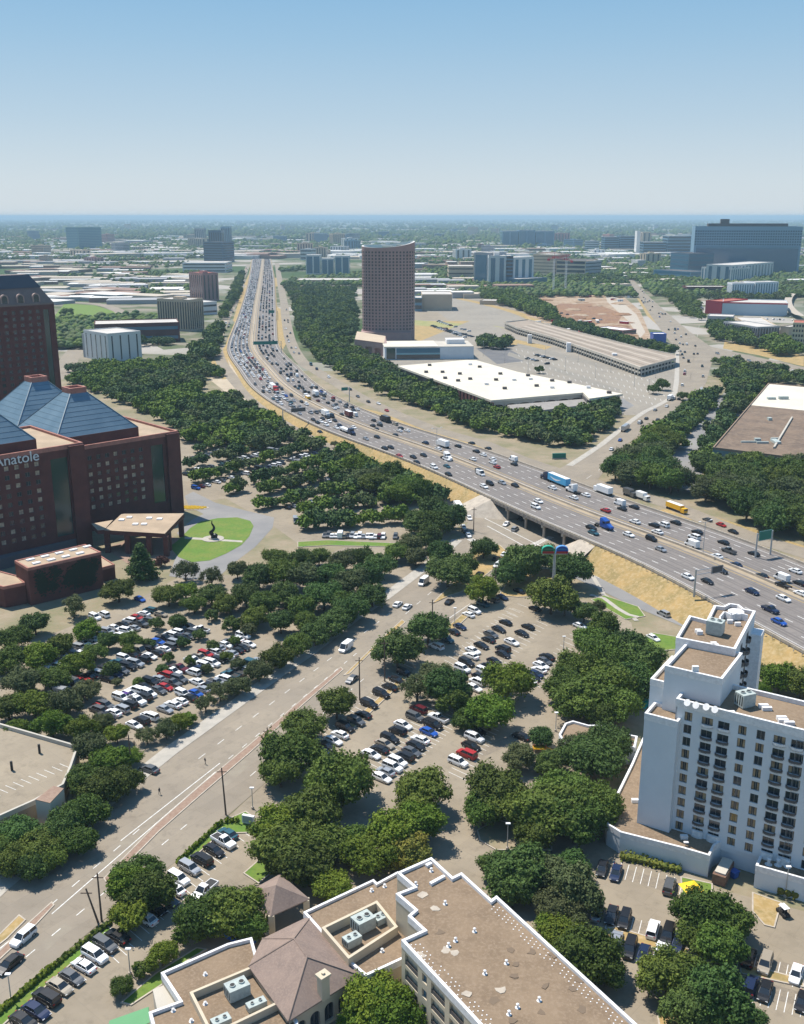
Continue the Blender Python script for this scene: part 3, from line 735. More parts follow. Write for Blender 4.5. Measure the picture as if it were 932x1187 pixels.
m_tile = M('roof_tile', (.25, .185, .15), .9, n=.35, rgb2=(.20, .15, .125), n2=3, rgb3=(.28, .21, .17))
m_unit = M('rooftop_unit_grey', (.42, .47, .44), .6, n=1.5, rgb2=(.34, .38, .36))
m_dark = M('painted_bay_shade', (.02, .02, .02), .9)
m_bluemet = M('blue_metal_roof', (.15, .225, .275), .4, n=.12, rgb2=(.115, .185, .235), spec=.5, metal=.25)
m_concw = M('warm_concrete', (.50, .46, .39), .85, n=.1, rgb2=(.43, .40, .34))
m_whiteroof = M('white_membrane_roof', (.66, .60, .48), .9, n=.06, rgb2=(.56, .51, .42), n2=.8, rgb3=(.62, .57, .47))
m_tanw = M('tan_panel', (.52, .42, .30), n=.05, rgb2=(.46, .37, .27)); m_greyw = M('grey_panel', (.36, .37, .38), n=.05, rgb2=(.31, .32, .33))
def V2(p): return Vector((p[0], p[1]))
def RP(px, py, o, d):
    """pixel ray against the vertical plane through o along d: (metres along d, height)"""
    v = (py-CY)/FPX; u = (px-CX)/FPX; r = Vector((u, CP-v*SP, -(SP+v*CP))); n = Vector((-d.y, d.x))
    t = (n.x*o.x+n.y*o.y)/(n.x*r.x+n.y*r.y); q = Vector((r.x*t, r.y*t))
    return (q-V2(o)).dot(d), CAMH+r.z*t
def facade(mb, o, d, L, z0, z1, ops, depth=.3, mi=0, nrm=None):
    """wall from o along d (outside on the right of d), with real openings (s0,s1,z0,z1) and reveals"""
    nrm = Vector((d.y, -d.x)); ss = sorted({0, L}|{round(x, 3) for q in ops for x in q[:2]}); zz = sorted({z0, z1}|{round(x, 3) for q in ops for x in q[2:]})
    rq = [tuple(round(x, 3) for x in q) for q in ops]
    byrow = {}
    def W(s, z, k=0): p = V2(o)+d*s-nrm*k; return (p.x, p.y, z)
    for j in range(len(zz)-1):
        zc = (zz[j]+zz[j+1])/2; act = [(q[0], q[1]) for q in rq if q[2] < zc < q[3]]
        start = None
        for i in range(len(ss)-1):
            sc = (ss[i]+ss[i+1])/2; hole = any(a < sc < b for a, b in act)
            if not hole and start is None: start = ss[i]
            if hole and start is not None: mb.quad(W(start, zz[j]), W(ss[i], zz[j]), W(ss[i], zz[j+1]), W(start, zz[j+1]), mi); start = None
        if start is not None: mb.quad(W(start, zz[j]), W(L, zz[j]), W(L, zz[j+1]), W(start, zz[j+1]), mi)
    for a, b, c, e in rq:
        mb.quad(W(a, c), W(a, c, depth), W(a, e, depth), W(a, e), mi); mb.quad(W(b, c, depth), W(b, c), W(b, e), W(b, e, depth), mi)
        mb.quad(W(a, c), W(b, c), W(b, c, depth), W(a, c, depth), mi); mb.quad(W(a, e, depth), W(b, e, depth), W(b, e), W(a, e), mi)
WM = {}
def win_mesh(w, h, gm, fr=True, mull=1, name='window'):
    k = (round(w, 2), round(h, 2), gm.name, mull)
    if k not in WM:
        mb = MB(); mb.quad((0, .12, 0), (w, .12, 0), (w, .12, h), (0, .12, h), 0)
        if gm.name == 'curtained_window':
            mb.quad((w*.3, .115, .1), (w*.68, .115, .1), (w*.68, .115, h-.1), (w*.3, .115, h-.1), 2)
        if fr:
            t = .09
            for x0, x1, za, zb in ((0, w, 0, t), (0, w, h-t, h), (0, t, t, h-t), (w-t, w, t, h-t)): mb.box(x0, .05, za, x1, .115, zb, 1)
            for i in range(mull): x = w*(i+1)/(mull+1); mb.box(x-.04, .05, t, x+.04, .115, h-t, 1)
        WM[k] = mb.mesh('window', [gm, m_frame, m_glassw])
    return WM[k]
def place_windows(root, lst, limit=100):
    """lst: (o, d, s, z, w, h, glass, mull). wall outside is on the right of d; the window sits .15 m behind the wall face"""
    rx = root.location
    for k, (o, d, s, z, w, h, gm, mu) in enumerate(lst[:limit]):
        nrm = Vector((d.y, -d.x)); p = V2(o)+d*s-nrm*.14; a = math.atan2(d.y, d.x)
        link('window', win_mesh(w, h, gm, mull=mu), root, (p.x-rx.x, p.y-rx.y, z-rx.z), a)
    if len(lst) > limit:
        mats = []; mb = MB()
        for o, d, s, z, w, h, gm, mu in lst[limit:]:
            if gm not in mats: mats.append(gm)
            nrm = Vector((d.y, -d.x)); p = V2(o)+d*s-nrm*.26; q = p+d*w
            mb.quad((p.x, p.y, z), (q.x, q.y, z), (q.x, q.y, z+h), (p.x, p.y, z+h), mats.index(gm))
        local(mb, root).build('window', mats, root, kind='stuff')
def winmat(pal): return random.choice(pal)
def flatroof(root, poly, z, roofm, cop, w=.5, ph=.8, nm='roof', thick=.3):
    local(MB().prism(poly, z-thick, z), root).build(nm, roofm, root)
    local(MB().parapet(poly, z-thick-.4, z+ph, w), root).build('parapet', cop, root)
def ac_unit(root, x, y, z, w, d_, h, ang, mat=None):
    mb = MB(); mb.box(-w/2, -d_/2, .25, w/2, d_/2, h); mb.box(-w*.42, -d_*.42, 0, w*.42, d_*.42, .25)
    for k in range(2):
        c = (-w*.22+w*.44*k, 0)
        mb.tube((c[0], c[1], h), (c[0], c[1], h+.22), min(w, d_)*.2, n=10); mb.tube((c[0], c[1], h+.22), (c[0], c[1], h+.225), min(w, d_)*.16, n=10, mi=1)
    for k in range(4): mb.box(-w/2-.02, -d_/2+d_*(k+.3)/4, .6, -w/2, -d_/2+d_*(k+.7)/4, h-.3, 1)
    rx = root.location
    ob = mb.build('rooftop_unit', [mat or m_unit, m_trim], root); ob.location = (x-rx.x, y-rx.y, z-rx.z); ob.rotation_euler = (0, 0, ang)
def vent(root, x, y, z, r=.35, h=.7):
    r *= .62
    mb = MB(); mb.tube((0, 0, 0), (0, 0, h), r*.7, n=8); mb.tube((0, 0, h), (0, 0, h+r*.5), r*1.1, r*.5, n=8); mb.tube((0, 0, 0), (0, 0, .03), r*1.6, n=10)
    rx = root.location; mb.build('roof_vent', m_whitep, root).location = (x-rx.x, y-rx.y, z-rx.z)

# ------------------------------------------------------------------ white stepped hotel
def white_hotel():
    u = Vector((.843, -.538)); n = Vector((.538, .843)); o3 = P(784, 814, 31.3); o = V2(o3)
    rt = thing('hotel', 'white stepped hotel block with brown gravel roofs and columns of small balconies beside the freeway', 'hotel', (o.x, o.y, 0))
    W = lambda a, b: o+u*a+n*b
    L = 52.0; D = 12.0; ZB = 4.2; ZT = 31.3
    top = [(797.8, 831.7, 'w'), (819.8, 837, 'b'), (838.8, 842, 'b'), (860.6, 845, 'w'), (882, 850, 'w'), (904, 854, 'b'), (924.5, 859, 'b')]
    cols = [(RP(x, y, o, u)[0], k) for x, y, k in top]
    st = cols[5][0]-cols[2][0]
    cols += [(cols[3][0]+st+.2, 'w'), (cols[4][0]+st+.2, 'w'), (cols[5][0]+st, 'b'), (cols[6][0]+st, 'b')]
    ztop = RP(819.8, 837, o, u)[1]; fl = 2.62
    ops = []; wins = []; bal = []
    for j in range(10):
        for s, k in cols:
            w, h = (2.1, 1.55) if k == 'b' else (1.5, 1.85)
            z = ztop-h/2-j*fl+.1; s0 = s-w/2
            if s0+w > L-1 or s0 < .3: continue
            ops.append((s0, s0+w, z, z+h)); wins.append((o, u, s0, z, w, h, winmat([m_glassw, m_glassw, m_glassgold] if k == 'b' else [m_glassgold, m_glassgold, m_glassw]), 1))
            if k == 'b': bal.append((s, z, j))
    mb = MB(); facade(mb, o, u, L, ZB-.3, ZT, ops)
    mb.prism([W(0, .32), W(L, .32), W(L, D), W(0, D)], 0, ZT-.4)
    mb.obox(W(0, 0), u*.3, n*.33, ZB-.3, ZT); mb.obox(W(L-.3, 0), u*.3, n*.33, ZB-.3, ZT)
    local(mb, rt).build('wall', m_whitew, rt)
    wins.sort(key=lambda q: q[2]); place_windows(rt, wins)
    for s, z, j in bal:
        m = MB(); N = 8
        ring_ = [Vector((1.15*math.cos(math.pi*i/N), -.62*math.sin(math.pi*i/N))) for i in range(N+1)]
        pts = [u*q.x+n*q.y for q in ring_]
        m.prism([(p.x, p.y) for p in pts], -.22, -.05, 0)
        for i in range(N):
            a, b = pts[i], pts[i+1]
            m.quad((a.x, a.y, -.22), (b.x, b.y, -.22), (b.x, b.y, .40), (a.x, a.y, .40), 1 if j else 0); m.quad((b.x*.93, b.y*.93, -.05), (a.x*.93, a.y*.93, -.05), (a.x*.93, a.y*.93, .38), (b.x*.93, b.y*.93, .38), 1)
        p = W(s, -.01)
        rail = MB(); rail.v = list(m.v); rail.f = [f for f, q in zip(m.f, m.m) if q == 1]; m.f = [f for f, q in zip(m.f, m.m) if q == 0]; m.m = [0]*len(m.f)
        bo = m.build('balcony', m_whitep, rt); bo.location = (p.x-o.x, p.y-o.y, z-.15); rail.build('railing', m_darkc, bo)
    for s, k in cols:        # rounded feet under the balcony stacks
        if k != 'b' or s > L-2: continue
        p = W(s, -.02); m = MB(); N = 8; pts = [u*(1.2*math.cos(math.pi*i/N))-n*(.62*math.sin(math.pi*i/N)) for i in range(N+1)]
        m.prism([(q.x, q.y) for q in pts], 0, 1.5); m.build('balcony_foot', m_whitep, rt).location = (p.x-o.x, p.y-o.y, ZB)
    flatroof(rt, [W(-.05, -.05), W(L, -.05), W(L, D), W(-.05, D)], ZT-.1, m_gravel, m_whitep, .45, .9)
    # corner pier, side step, penthouse block, rear wing
    def block(name, a0, a1, b0, b1, z0, z1, ph=.7):
        poly = [W(a0, b0), W(a1, b0), W(a1, b1), W(a0, b1)]
        local(MB().prism(poly, z0, z1-.35), rt).build('wall', m_whitew, rt); flatroof(rt, poly, z1, m_gravel, m_whitep, .45, ph)
    block('pier', -5.4, 1.1, -1.7, 4.0, 0, 27.6)
    block('step', -6.6, -3.6, 4.05, 17, 0, 32.2)
    block('upper', -3.55, 7.4, 2.9, 16.9, 0, 36.2)
    cp = [V2(P(x, y, 37.2)) for x, y in ((783.5, 742.5), (798.7, 716.8), (819, 722), (827.6, 704.8), (838, 706), (845, 702.5), (856, 704), (862, 709), (875.5, 711.6), (852.3, 756))]
    local(MB().prism(cp, 0, 36.8), rt).build('wall', m_whitew, rt); flatroof(rt, cp, 37.1, m_gravel, m_whitep, .5, .8)
    # curved parapet screen and plant on the rear wing roof
    m = MB(); pts = [V2(P(x, y, 38)) for x, y in ((836, 727), (835, 718), (840, 712), (848, 716), (856, 713), (866, 716))]
    for a, b in zip(pts[:-1], pts[1:]):
        nn = (b-a).normalized(); nn = Vector((-nn.y, nn.x))*.3; m.obox(a, b-a, nn, 37.1, 38.6)
    local(m, rt).build('roof_screen', m_whitep, rt)
    q = P(829, 730, 38); ac_unit(rt, q.x, q.y, 37.1, 3.2, 2.6, 3.0, math.atan2(u.y, u.x))
    q = P(853, 711, 38); local(MB().tube((q.x, q.y, 37.1), (q.x, q.y, 38.5), 1.7, n=16), rt).build('tank', m_whitep, rt)
    for x, y in ((809, 733), (811, 735), (827, 748), (829, 750), (806, 776), (855, 725), (846, 722)):
        q = P(x, y, 37.2); local(MB().box(q.x-.6, q.y-.3, 36.3, q.x+.6, q.y+.3, 37.9), rt).build('duct', m_whitep, rt)
    # end pier of the wing and its balconies on the far right-hand face
    A = V2(P(852.3, 756, 37.2)); B = V2(P(875.5, 711.6, 37.2)); d = (B-A).normalized(); nr = Vector((d.y, -d.x)); LL = (B-A).length
    w2 = []
    for c in (.32, .62):
        for j in range(11):
            p = A+d*(LL*c)+nr*.02; z = 34.2-j*2.62; m = MB(); N = 8
            pts = [d*(1.3*math.cos(math.pi*i/N))+nr*(.85*math.sin(math.pi*i/N)) for i in range(N+1)]
            m.prism([(q.x, q.y) for q in pts], -.2, .0, 0)
            for i in range(N):
                a, b = pts[i], pts[i+1]; m.quad((b.x, b.y, -.2), (a.x, a.y, -.2), (a.x, a.y, .75), (b.x, b.y, .75), 1)
            m.quad(*[(p2.x, p2.y, zz) for p2, zz in ((d*-1+nr*.02, .0), (d*1+nr*.02, .0), (d*1+nr*.02, 1.9), (d*-1+nr*.02, 1.9))], 1)
            m.build('balcony', [m_whitep, m_darkc], rt).location = (p.x-o.x, p.y-o.y, z)
    e = B+nr*.0-d*4; local(MB().obox(e, d*4, nr*2.2, 0, 34), rt).build('end_pier', m_whitep, rt)
    # left face: stack of rounded balconies
    for j in range(9):
        p = W(-6.6, 9); m = MB(); N = 8; pts = [n*(1.2*math.cos(math.pi*i/N))-u*(.9*math.sin(math.pi*i/N)) for i in range(N+1)]
        m.prism([(q.x, q.y) for q in pts], 0, 1.0); m.build('balcony', m_whitep, rt).location = (p.x-o.x, p.y-o.y, 28.5-j*2.62)
    # dishes along the front parapet, vents and a plant shed on the main roof
    for x, y in ((797, 814), (807, 817), (819, 819), (829, 822)):
        q = P(x, y, 32.5); m = MB(); m.tube((0, 0, 0), (0, 0, .9), .08, n=6)
        c = Vector((0, 0, 1.2)); ax = Vector((-.6, -.5, .5)).normalized(); m.tube(c-ax*.05, c+ax*.12, .55, .68, 14)
        m.build('satellite_dish', m_whitep, rt).location = (q.x-o.x, q.y-o.y, 31.2)
    q = P(864, 808, 33); ac_unit(rt, q.x, q.y, 31.2, 3.0, 2.4, 2.8, .4)
    for x, y in ((885, 818), (889, 821), (908, 835), (915, 838), (846, 826), (906, 832)):
        q = P(x, y, 31.6); local(MB().box(q.x-.9, q.y-.35, 31.2, q.x+.9, q.y+.35, 31.9), rt).build('duct', m_whitep, rt)
    # podium
    zp = 4.6
    pa = [V2(P(x, y, zp)) for x, y in ((702, 947), (704, 956), (719, 965.4), (791, 983.6), (822.4, 992.7), (828, 981), (846, 970), (800, 900), (745, 856), (738, 872), (732.5, 885))]
    pb = [V2(P(x, y, zp)) for x, y in ((648, 851), (655, 838), (664, 835), (682, 840), (700, 840), (714, 848), (739, 853), (736, 866), (700, 862), (655, 862))]
    pc = [V2(P(x, y, zp)) for x, y in ((876, 1004), (882, 990), (960, 1000), (990, 1040), (932, 1019.5))]
    for i, pl in enumerate((pa, pb, pc)):
        z = zp-(.25 if i == 1 else 0)
        local(MB().prism(pl, 0, z-.4), rt).build('wall', m_whitew, rt); flatroof(rt, pl, z-.35, m_gravel, m_whitep, .4, .55)
    q0, q1 = V2(P(829, 975, zp)), V2(P(883, 990, zp)); dd = (q1-q0)
    local(MB().obox(q0, dd, n*.6, zp-1.6, zp), rt).build('dock_lintel', m_whitew, rt)
    local(MB().obox(q0+n*6, dd, n*.5, 0, zp-.5), rt).build('dock_wall', m_whitew, rt)
    for x, y in ((891, 1000), (902, 1001), (913, 1003)):
        q = P(x, y, zp); vent(rt, q.x, q.y, zp-.35, .7, 1.2)
    for x, y in ((736, 928), (793, 970)):
        q = P(x, y, zp); local(MB().box(q.x-.7, q.y-.4, zp-.36, q.x+.7, q.y+.4, zp+.35), rt).build('duct', m_whitep, rt)
    # compactor and blue bin in the dock
    q = P(838, 1012, 1); t = thing('waste_compactor', 'brown waste compactor with pale top in the hotel loading dock', 'waste container', (q.x, q.y, 0), math.atan2(n.y, n.x)+.0)
    MB().prism([(-3, -1.2), (3, -1.2), (3, 1.2), (-3, 1.2)], .2, 2.2).build('bin_body', M('rusty_brown', (.16, .09, .06), .8, n=1, rgb2=(.22, .14, .1)), t)
    MB().box(-2.4, -1.0, 2.2, 2.9, 1.0, 2.5).build('bin_lid', m_concw, t)
    q = P(851, 1014, .6); t = thing('waste_bin', 'blue wheeled waste bin beside the brown compactor in the loading dock', 'waste container', (q.x, q.y, 0), .6)
    MB().add([(-.6, -.5, .1), (.6, -.5, .1), (.6, .5, .1), (-.6, .5, .1), (-.75, -.65, 1.4), (.75, -.65, 1.4), (.75, .65, 1.4), (-.75, .65, 1.4)], [[0, 1, 5, 4], [1, 2, 6, 5], [2, 3, 7, 6], [3, 0, 4, 7], [3, 2, 1, 0]]).build('bin_body', PAINT['blue'], t)
    MB().box(-.8, -.7, 1.4, .8, .7, 1.5).build('bin_lid', PAINT['blue'], t)
    notree([W(-8, -4), W(L, -4), W(L, 14), W(8, 14), W(8, 42), W(-8, 42)], True)
    for pl in (pa, pb, pc): notree([(p.x, p.y) for p in pl], True)
white_hotel()

# ------------------------------------------------------------------ cream apartment-style building at the bottom
def cream_building():
    ZR = 12.5; ZL = 6.2
    main = [V2(P(x, y, ZR)) for x, y in ((465.5, 1093), (491, 1081.4), (473, 1064.7), (481, 1058), (459, 1039), (479.7, 1031), (460.4, 1014.5), (500, 997), (524.7, 1019.6), (535, 1014.5), (569.5, 1046), (575.5, 1041.5), (640, 1101), (734, 1187), (846, 1290), (650, 1290))]
    o = main[0]
    rt = thing('apartment_building', 'long cream building with brown gravel roof, white coping and rows of dark recessed balconies', 'building', (o.x, o.y, 0))
    d = (V2(P(552, 1187, ZR))-o).normalized(); L = (main[-1]-o).dot(d)
    main[-1] = o+d*L
    ops = []; wins = []
    fl = 2.75; s = 1.0; k = 0
    while s < L-5:
        w = (3.6, 1.3, 3.6)[k % 3] if k % 3 != 1 else 1.3
        for j in range(4):
            z = ZR-3.2-j*fl; h = 2.05 if w > 2 else 1.5; zz = z if w > 2 else z+.45
            ops.append((s, s+w, zz, zz+h)); wins.append((o, d, s, zz, w, h, m_glassw if w > 2 else m_glassb, 2 if w > 2 else 1, w > 2))
        s += w+1.15; k += 1
    mb = MB(); facade(mb, o, d, L, 0, ZR-.1, ops, .5)
    n = Vector((-d.y, d.x))
    inner = [p.copy() for p in main]; inner[0] = o+n*.5; inner[-1] = inner[-1]+n*.5
    mb.prism(inner, 0, ZR-.1)
    local(mb, rt).build('wall', m_cream, rt)
    ws = []
    for (oo, dd, s, z, w, h, g, mu, deep) in wins:
        nrm = Vector((dd.y, -dd.x)); ws.append((oo-nrm*(.3 if deep else .1), dd, s, z, w, h, g, mu))
    place_windows(rt, ws)
    for (a, b, c, e) in ops:
        if b-a <= 2: continue
        ml = MB(); ml.obox(o+d*a+Vector((d.y, -d.x))*(-.08), d*(b-a), n*.06, c+.02, c+.75)
        local(ml, rt).build('balcony_railing', m_darkc, rt)
    flatroof(rt, main, ZR, m_gravel, m_whitep, .45, .55)
    for x, y in ((516, 1048), (550, 1080), (528, 1091), (520, 1097), (587, 1117), (562, 1129), (600, 1168), (590, 1176), (625, 1160), (482, 1026), (500, 1010)):
        q = P(x, y, ZR); vent(rt, q.x, q.y, ZR, .38, .6)
    for x, y, w in ((507, 1022, 3.2), (497, 1004, 1.2)):
        q = P(x, y, ZR); m = MB(); m.box(-w/2, -.3, 0, w/2, .3, .5); ob = m.build('roof_hatch', m_whitep, rt); ob.location = (q.x-o.x, q.y-o.y, ZR); ob.rotation_euler = (0, 0, .7)
    pv = MB(); ins = []
    for (A_, B_), rows_ in (((main[0], main[-1]), 3), ((main[11], main[14]), 3)):
        dd_ = (B_-A_).normalized(); nn_ = Vector((-dd_.y, dd_.x)); nn_ = nn_ if (sum(main, Vector((0, 0)))/len(main)-A_).dot(nn_) > 0 else -nn_
        for r_ in range(rows_):
            q = 1.2+r_*.3
            while q < (B_-A_).length-2:
                if random.random() < .85: c = A_+dd_*q+nn_*(1.0+r_*.62); pv.box(c.x-.09, c.y-.09, ZR+.002, c.x+.09, c.y+.09, ZR+.05)
                q += .95
    local(pv, rt).build('roof_paver', m_whitep, rt, kind='stuff')
    for k_ in range(26):
        c = P(random.uniform(480, 720), random.uniform(1010, 1187), ZR); c2 = Vector((c.x, c.y))
        if inpoly(c.x, c.y, main): s_ = MB(); s_.prism([(c.x+random.uniform(.3, 1.1)*math.cos(a_), c.y+random.uniform(.3, 1.0)*math.sin(a_)) for a_ in (0, .9, 1.8, 2.7, 3.6, 4.5, 5.4)], ZR+.001, ZR+.008+k_*.004, bottom=False); local(s_, rt).build('roof_patch', M('roof_stain', (.17, .125, .085), .9) if k_ % 3 else m_conc, rt)
    notree([(p.x, p.y) for p in main], True)
    # low wing with plant well
    low = [V2(P(x, y, ZL)) for x, y in ((352, 1060), (433, 1022), (437, 1026), (461, 1013), (486, 1050), (497, 1078), (468, 1113.6), (424, 1134), (398, 1112))]
    local(MB().prism(low, 0, ZL-.3), rt).build('wall', m_cream, rt); flatroof(rt, low, ZL, m_gravel, m_whitep, .4, .5)
    well = [V2(P(x, y, ZL+1.6)) for x, y in ((373, 1075), (437, 1044), (461, 1074), (404, 1111))]
    local(MB().parapet(well, ZL, ZL+1.6, .45), rt).build('plant_screen', m_cream, rt)
    a = math.atan2((well[1]-well[0]).y, (well[1]-well[0]).x)
    for x, y, w, dd, h in ((421, 1071, 3.4, 2.6, 2.4), (441, 1063, 2.4, 1.8, 1.3), (408, 1089, 2.8, 1.8, 1.6)):
        q = P(x, y, ZL+1); ac_unit(rt, q.x, q.y, ZL, w, dd, h, a)
    for x, y in ((443, 1103), (431, 1033), (446, 1028)):
        q = P(x, y, ZL); vent(rt, q.x, q.y, ZL, .4, .5)
    notree([(p.x, p.y) for p in low], True)
    # hipped tile roof hall with arches and chimney
    ze, zr_ = 6.0, 9.6
    t2 = thing('clubhouse', 'cream hall with brown hipped tile roof, chimney and row of arched windows', 'building', P(356, 1110, 0))
    ev = [V2(P(x, y, ze)) for x, y in ((362, 1060), (418, 1131), (334, 1184), (288, 1120), (304, 1088))]
    r0, r1 = P(340.6, 1088, zr_), P(356, 1109.8, zr_)
    E_ = [Vector((p.x, p.y, ze)) for p in ev]
    m = MB(); m.add([*E_, r0, r1], [[0, 5, 6, 1][::-1], [1, 6, 2][::-1], [2, 6, 5, 3][::-1], [3, 5, 4][::-1], [4, 5, 0][::-1]])
    m.add([(p.x, p.y, ze-.25) for p in ev]+[(p.x, p.y, ze) for p in ev], [[i, (i+1) % 5, 5+(i+1) % 5, 5+i] for i in range(5)])
    local(m, t2).build('roof', m_tile, t2)
    m = MB()
    for a_, b_ in ((r0, r1), (r1, E_[1]), (r1, E_[2]), (r0, E_[0]), (r0, E_[4]), (r0, E_[3])): m.tube(a_+Vector((0, 0, .02)), b_+Vector((0, 0, .02)), .13, n=5)
    local(m, t2).build('ridge_tiles', m_tile, t2)
    cen = sum(ev, Vector((0, 0)))/5; wl_ = [cen+(p-cen)*.93 for p in ev]
    A, B = wl_[2], wl_[1]; d2 = (B-A).normalized(); L2 = (B-A).length
    aops = []; s = 1.2
    while s+1.9 < L2: aops.append((s, s+1.9, .6, 3.9)); s += 2.75
    m = MB(); nn = Vector((-d2.y, d2.x)); facade(m, A, d2, L2, 0, ze-.2, aops, .4); m.prism([A+nn*.42, B+nn*.42, wl_[0], wl_[4], wl_[3]], 0, ze-.2)
    for a_, b_, c_, e_ in aops:     # arch heads
        N = 8; cx_ = (a_+b_)/2
        for i in range(N):
            t0, t1 = math.pi*i/N, math.pi*(i+1)/N; f = lambda s_, z_, k=-.0: ((A+d2*s_-Vector((d2.y, -d2.x))*k).x, (A+d2*s_-Vector((d2.y, -d2.x))*k).y, z_)
            p0 = (cx_+.95*math.cos(t0), e_-.95+.95*math.sin(t0)); p1 = (cx_+.95*math.cos(t1), e_-.95+.95*math.sin(t1))
            c0 = (b_ if t1 <= math.pi/2+.01 else a_, e_)
            m.add([f(*p0, .02), f(*p1, .02), f(*c0, .02)], [[0, 1, 2]]); 
    local(m, t2).build('wall', m_cream, t2)
    for a_, b_, c_, e_ in aops:
        p = A+d2*a_-Vector((d2.y, -d2.x))*.25; w = link('window', win_mesh(1.9, 3.3, m_glassw, mull=1), t2, (p.x-t2.location.x, p.y-t2.location.y, c_), math.atan2(d2.y, d2.x))
    q = P(375, 1148, 7); ch = MB(); ch.box(-.75, -.6, 5.6, .75, .6, 9.6); ch.box(-.95, -.8, 9.6, .95, .8, 10.0); ch.tube((0, 0, 10), (0, 0, 10.3), .3, n=8)
    ob = ch.build('chimney', m_cream, t2); ob.location = (q.x-t2.location.x, q.y-t2.location.y, 0); ob.rotation_euler = (0, 0, math.atan2(d2.y, d2.x))
    notree([(p.x, p.y) for p in ev], True)
    # small pavilion
    t3 = thing('pavilion', 'small entrance pavilion with brown hipped tile roof behind the clubhouse', 'building', P(322, 1040, 0))
    ev = [Vector((*V2(P(x, y, 5)), 5)) for x, y in ((283, 1036), (325, 1013), (359, 1042), (314, 1062))]; ap = P(320, 1026, 8)
    ap2 = P(327, 1033, 7.6)
    m = MB(); m.add([*ev, ap], [[0, 1, 4][::-1], [1, 2, 4][::-1], [2, 3, 4][::-1], [3, 0, 4][::-1]]); m.add([(p.x, p.y, 4.8) for p in ev]+ev, [[i, (i+1) % 4, 4+(i+1) % 4, 4+i] for i in range(4)])
    local(m, t3).build('roof', m_tile, t3); c = sum(ev, Vector((0, 0, 0)))/4
    m = MB()
    for p in ev: q = c+(p-c)*.9; m.box(q.x-.5, q.y-.5, 0, q.x+.5, q.y+.5, 4.9)
    local(m, t3).build('column', m_cream, t3)
    # low flat wing to the left
    z4 = 4.6; t4 = thing('service_wing', 'low flat-roofed wing with sunken plant court, beside the parked cars', 'building', P(260, 1150, 0))
    pl = [V2(P(x, y, z4)) for x, y in ((173, 1177), (208.5, 1164), (187, 1131), (264, 1097), (292, 1090), (300, 1120), (345, 1187), (350, 1240), (190, 1240))]
    local(MB().prism(pl, 0, z4-.3), t4).build('wall', m_cream, t4); flatroof(t4, pl, z4, m_gravel, m_whitep, .4, .6)
    wl4 = [V2(P(x, y, z4+1.3)) for x, y in ((220, 1150), (294, 1119), (322, 1163), (245, 1200))]
    local(MB().parapet(wl4, z4, z4+1.3, .4), t4).build('plant_screen', m_cream, t4)
    aa = math.atan2((wl4[1]-wl4[0]).y, (wl4[1]-wl4[0]).x)
    for x, y, w, dd, h in ((275, 1148, 3.4, 2.4, 2.2), (297, 1162, 3.0, 1.4, 1.1), (256, 1182, 2.8, 1.6, 1.2)):
        q = P(x, y, z4+1); ac_unit(t4, q.x, q.y, z4, w, dd, h, aa)
    for x, y in ((238, 1130), (201, 1172), (222, 1184), (238, 1164)):
        q = P(x, y, z4); vent(t4, q.x, q.y, z4, .4, .4)
    s4 = [V2(P(x, y, 3.2)) for x, y in ((177, 1147), (192, 1141), (208, 1163), (183, 1174))]
    local(MB().prism(s4, 0, 3.2), t4).build('store_roof', m_concw, t4)
    aw = [P(127, 1183, 3), P(172, 1167, 3), P(174, 1185, 2.6), P(120, 1210, 2.6)]
    m = MB(); m.add([*aw, *[Vector((p.x, p.y, p.z-.12)) for p in aw]], [[3, 2, 1, 0], [4, 5, 6, 7], [0, 1, 5, 4], [1, 2, 6, 5], [2, 3, 7, 6], [3, 0, 4, 7]])
    for p in aw: m.tube((p.x, p.y, 0), (p.x, p.y, p.z-.12), .07, n=6)
    t5 = tag(m.build('awning', M('green_canvas', (.13, .32, .15), .8)), 'pale green canvas awning on posts beside the low flat wing', 'awning')
    notree([(p.x, p.y) for p in pl], True)
cream_building()

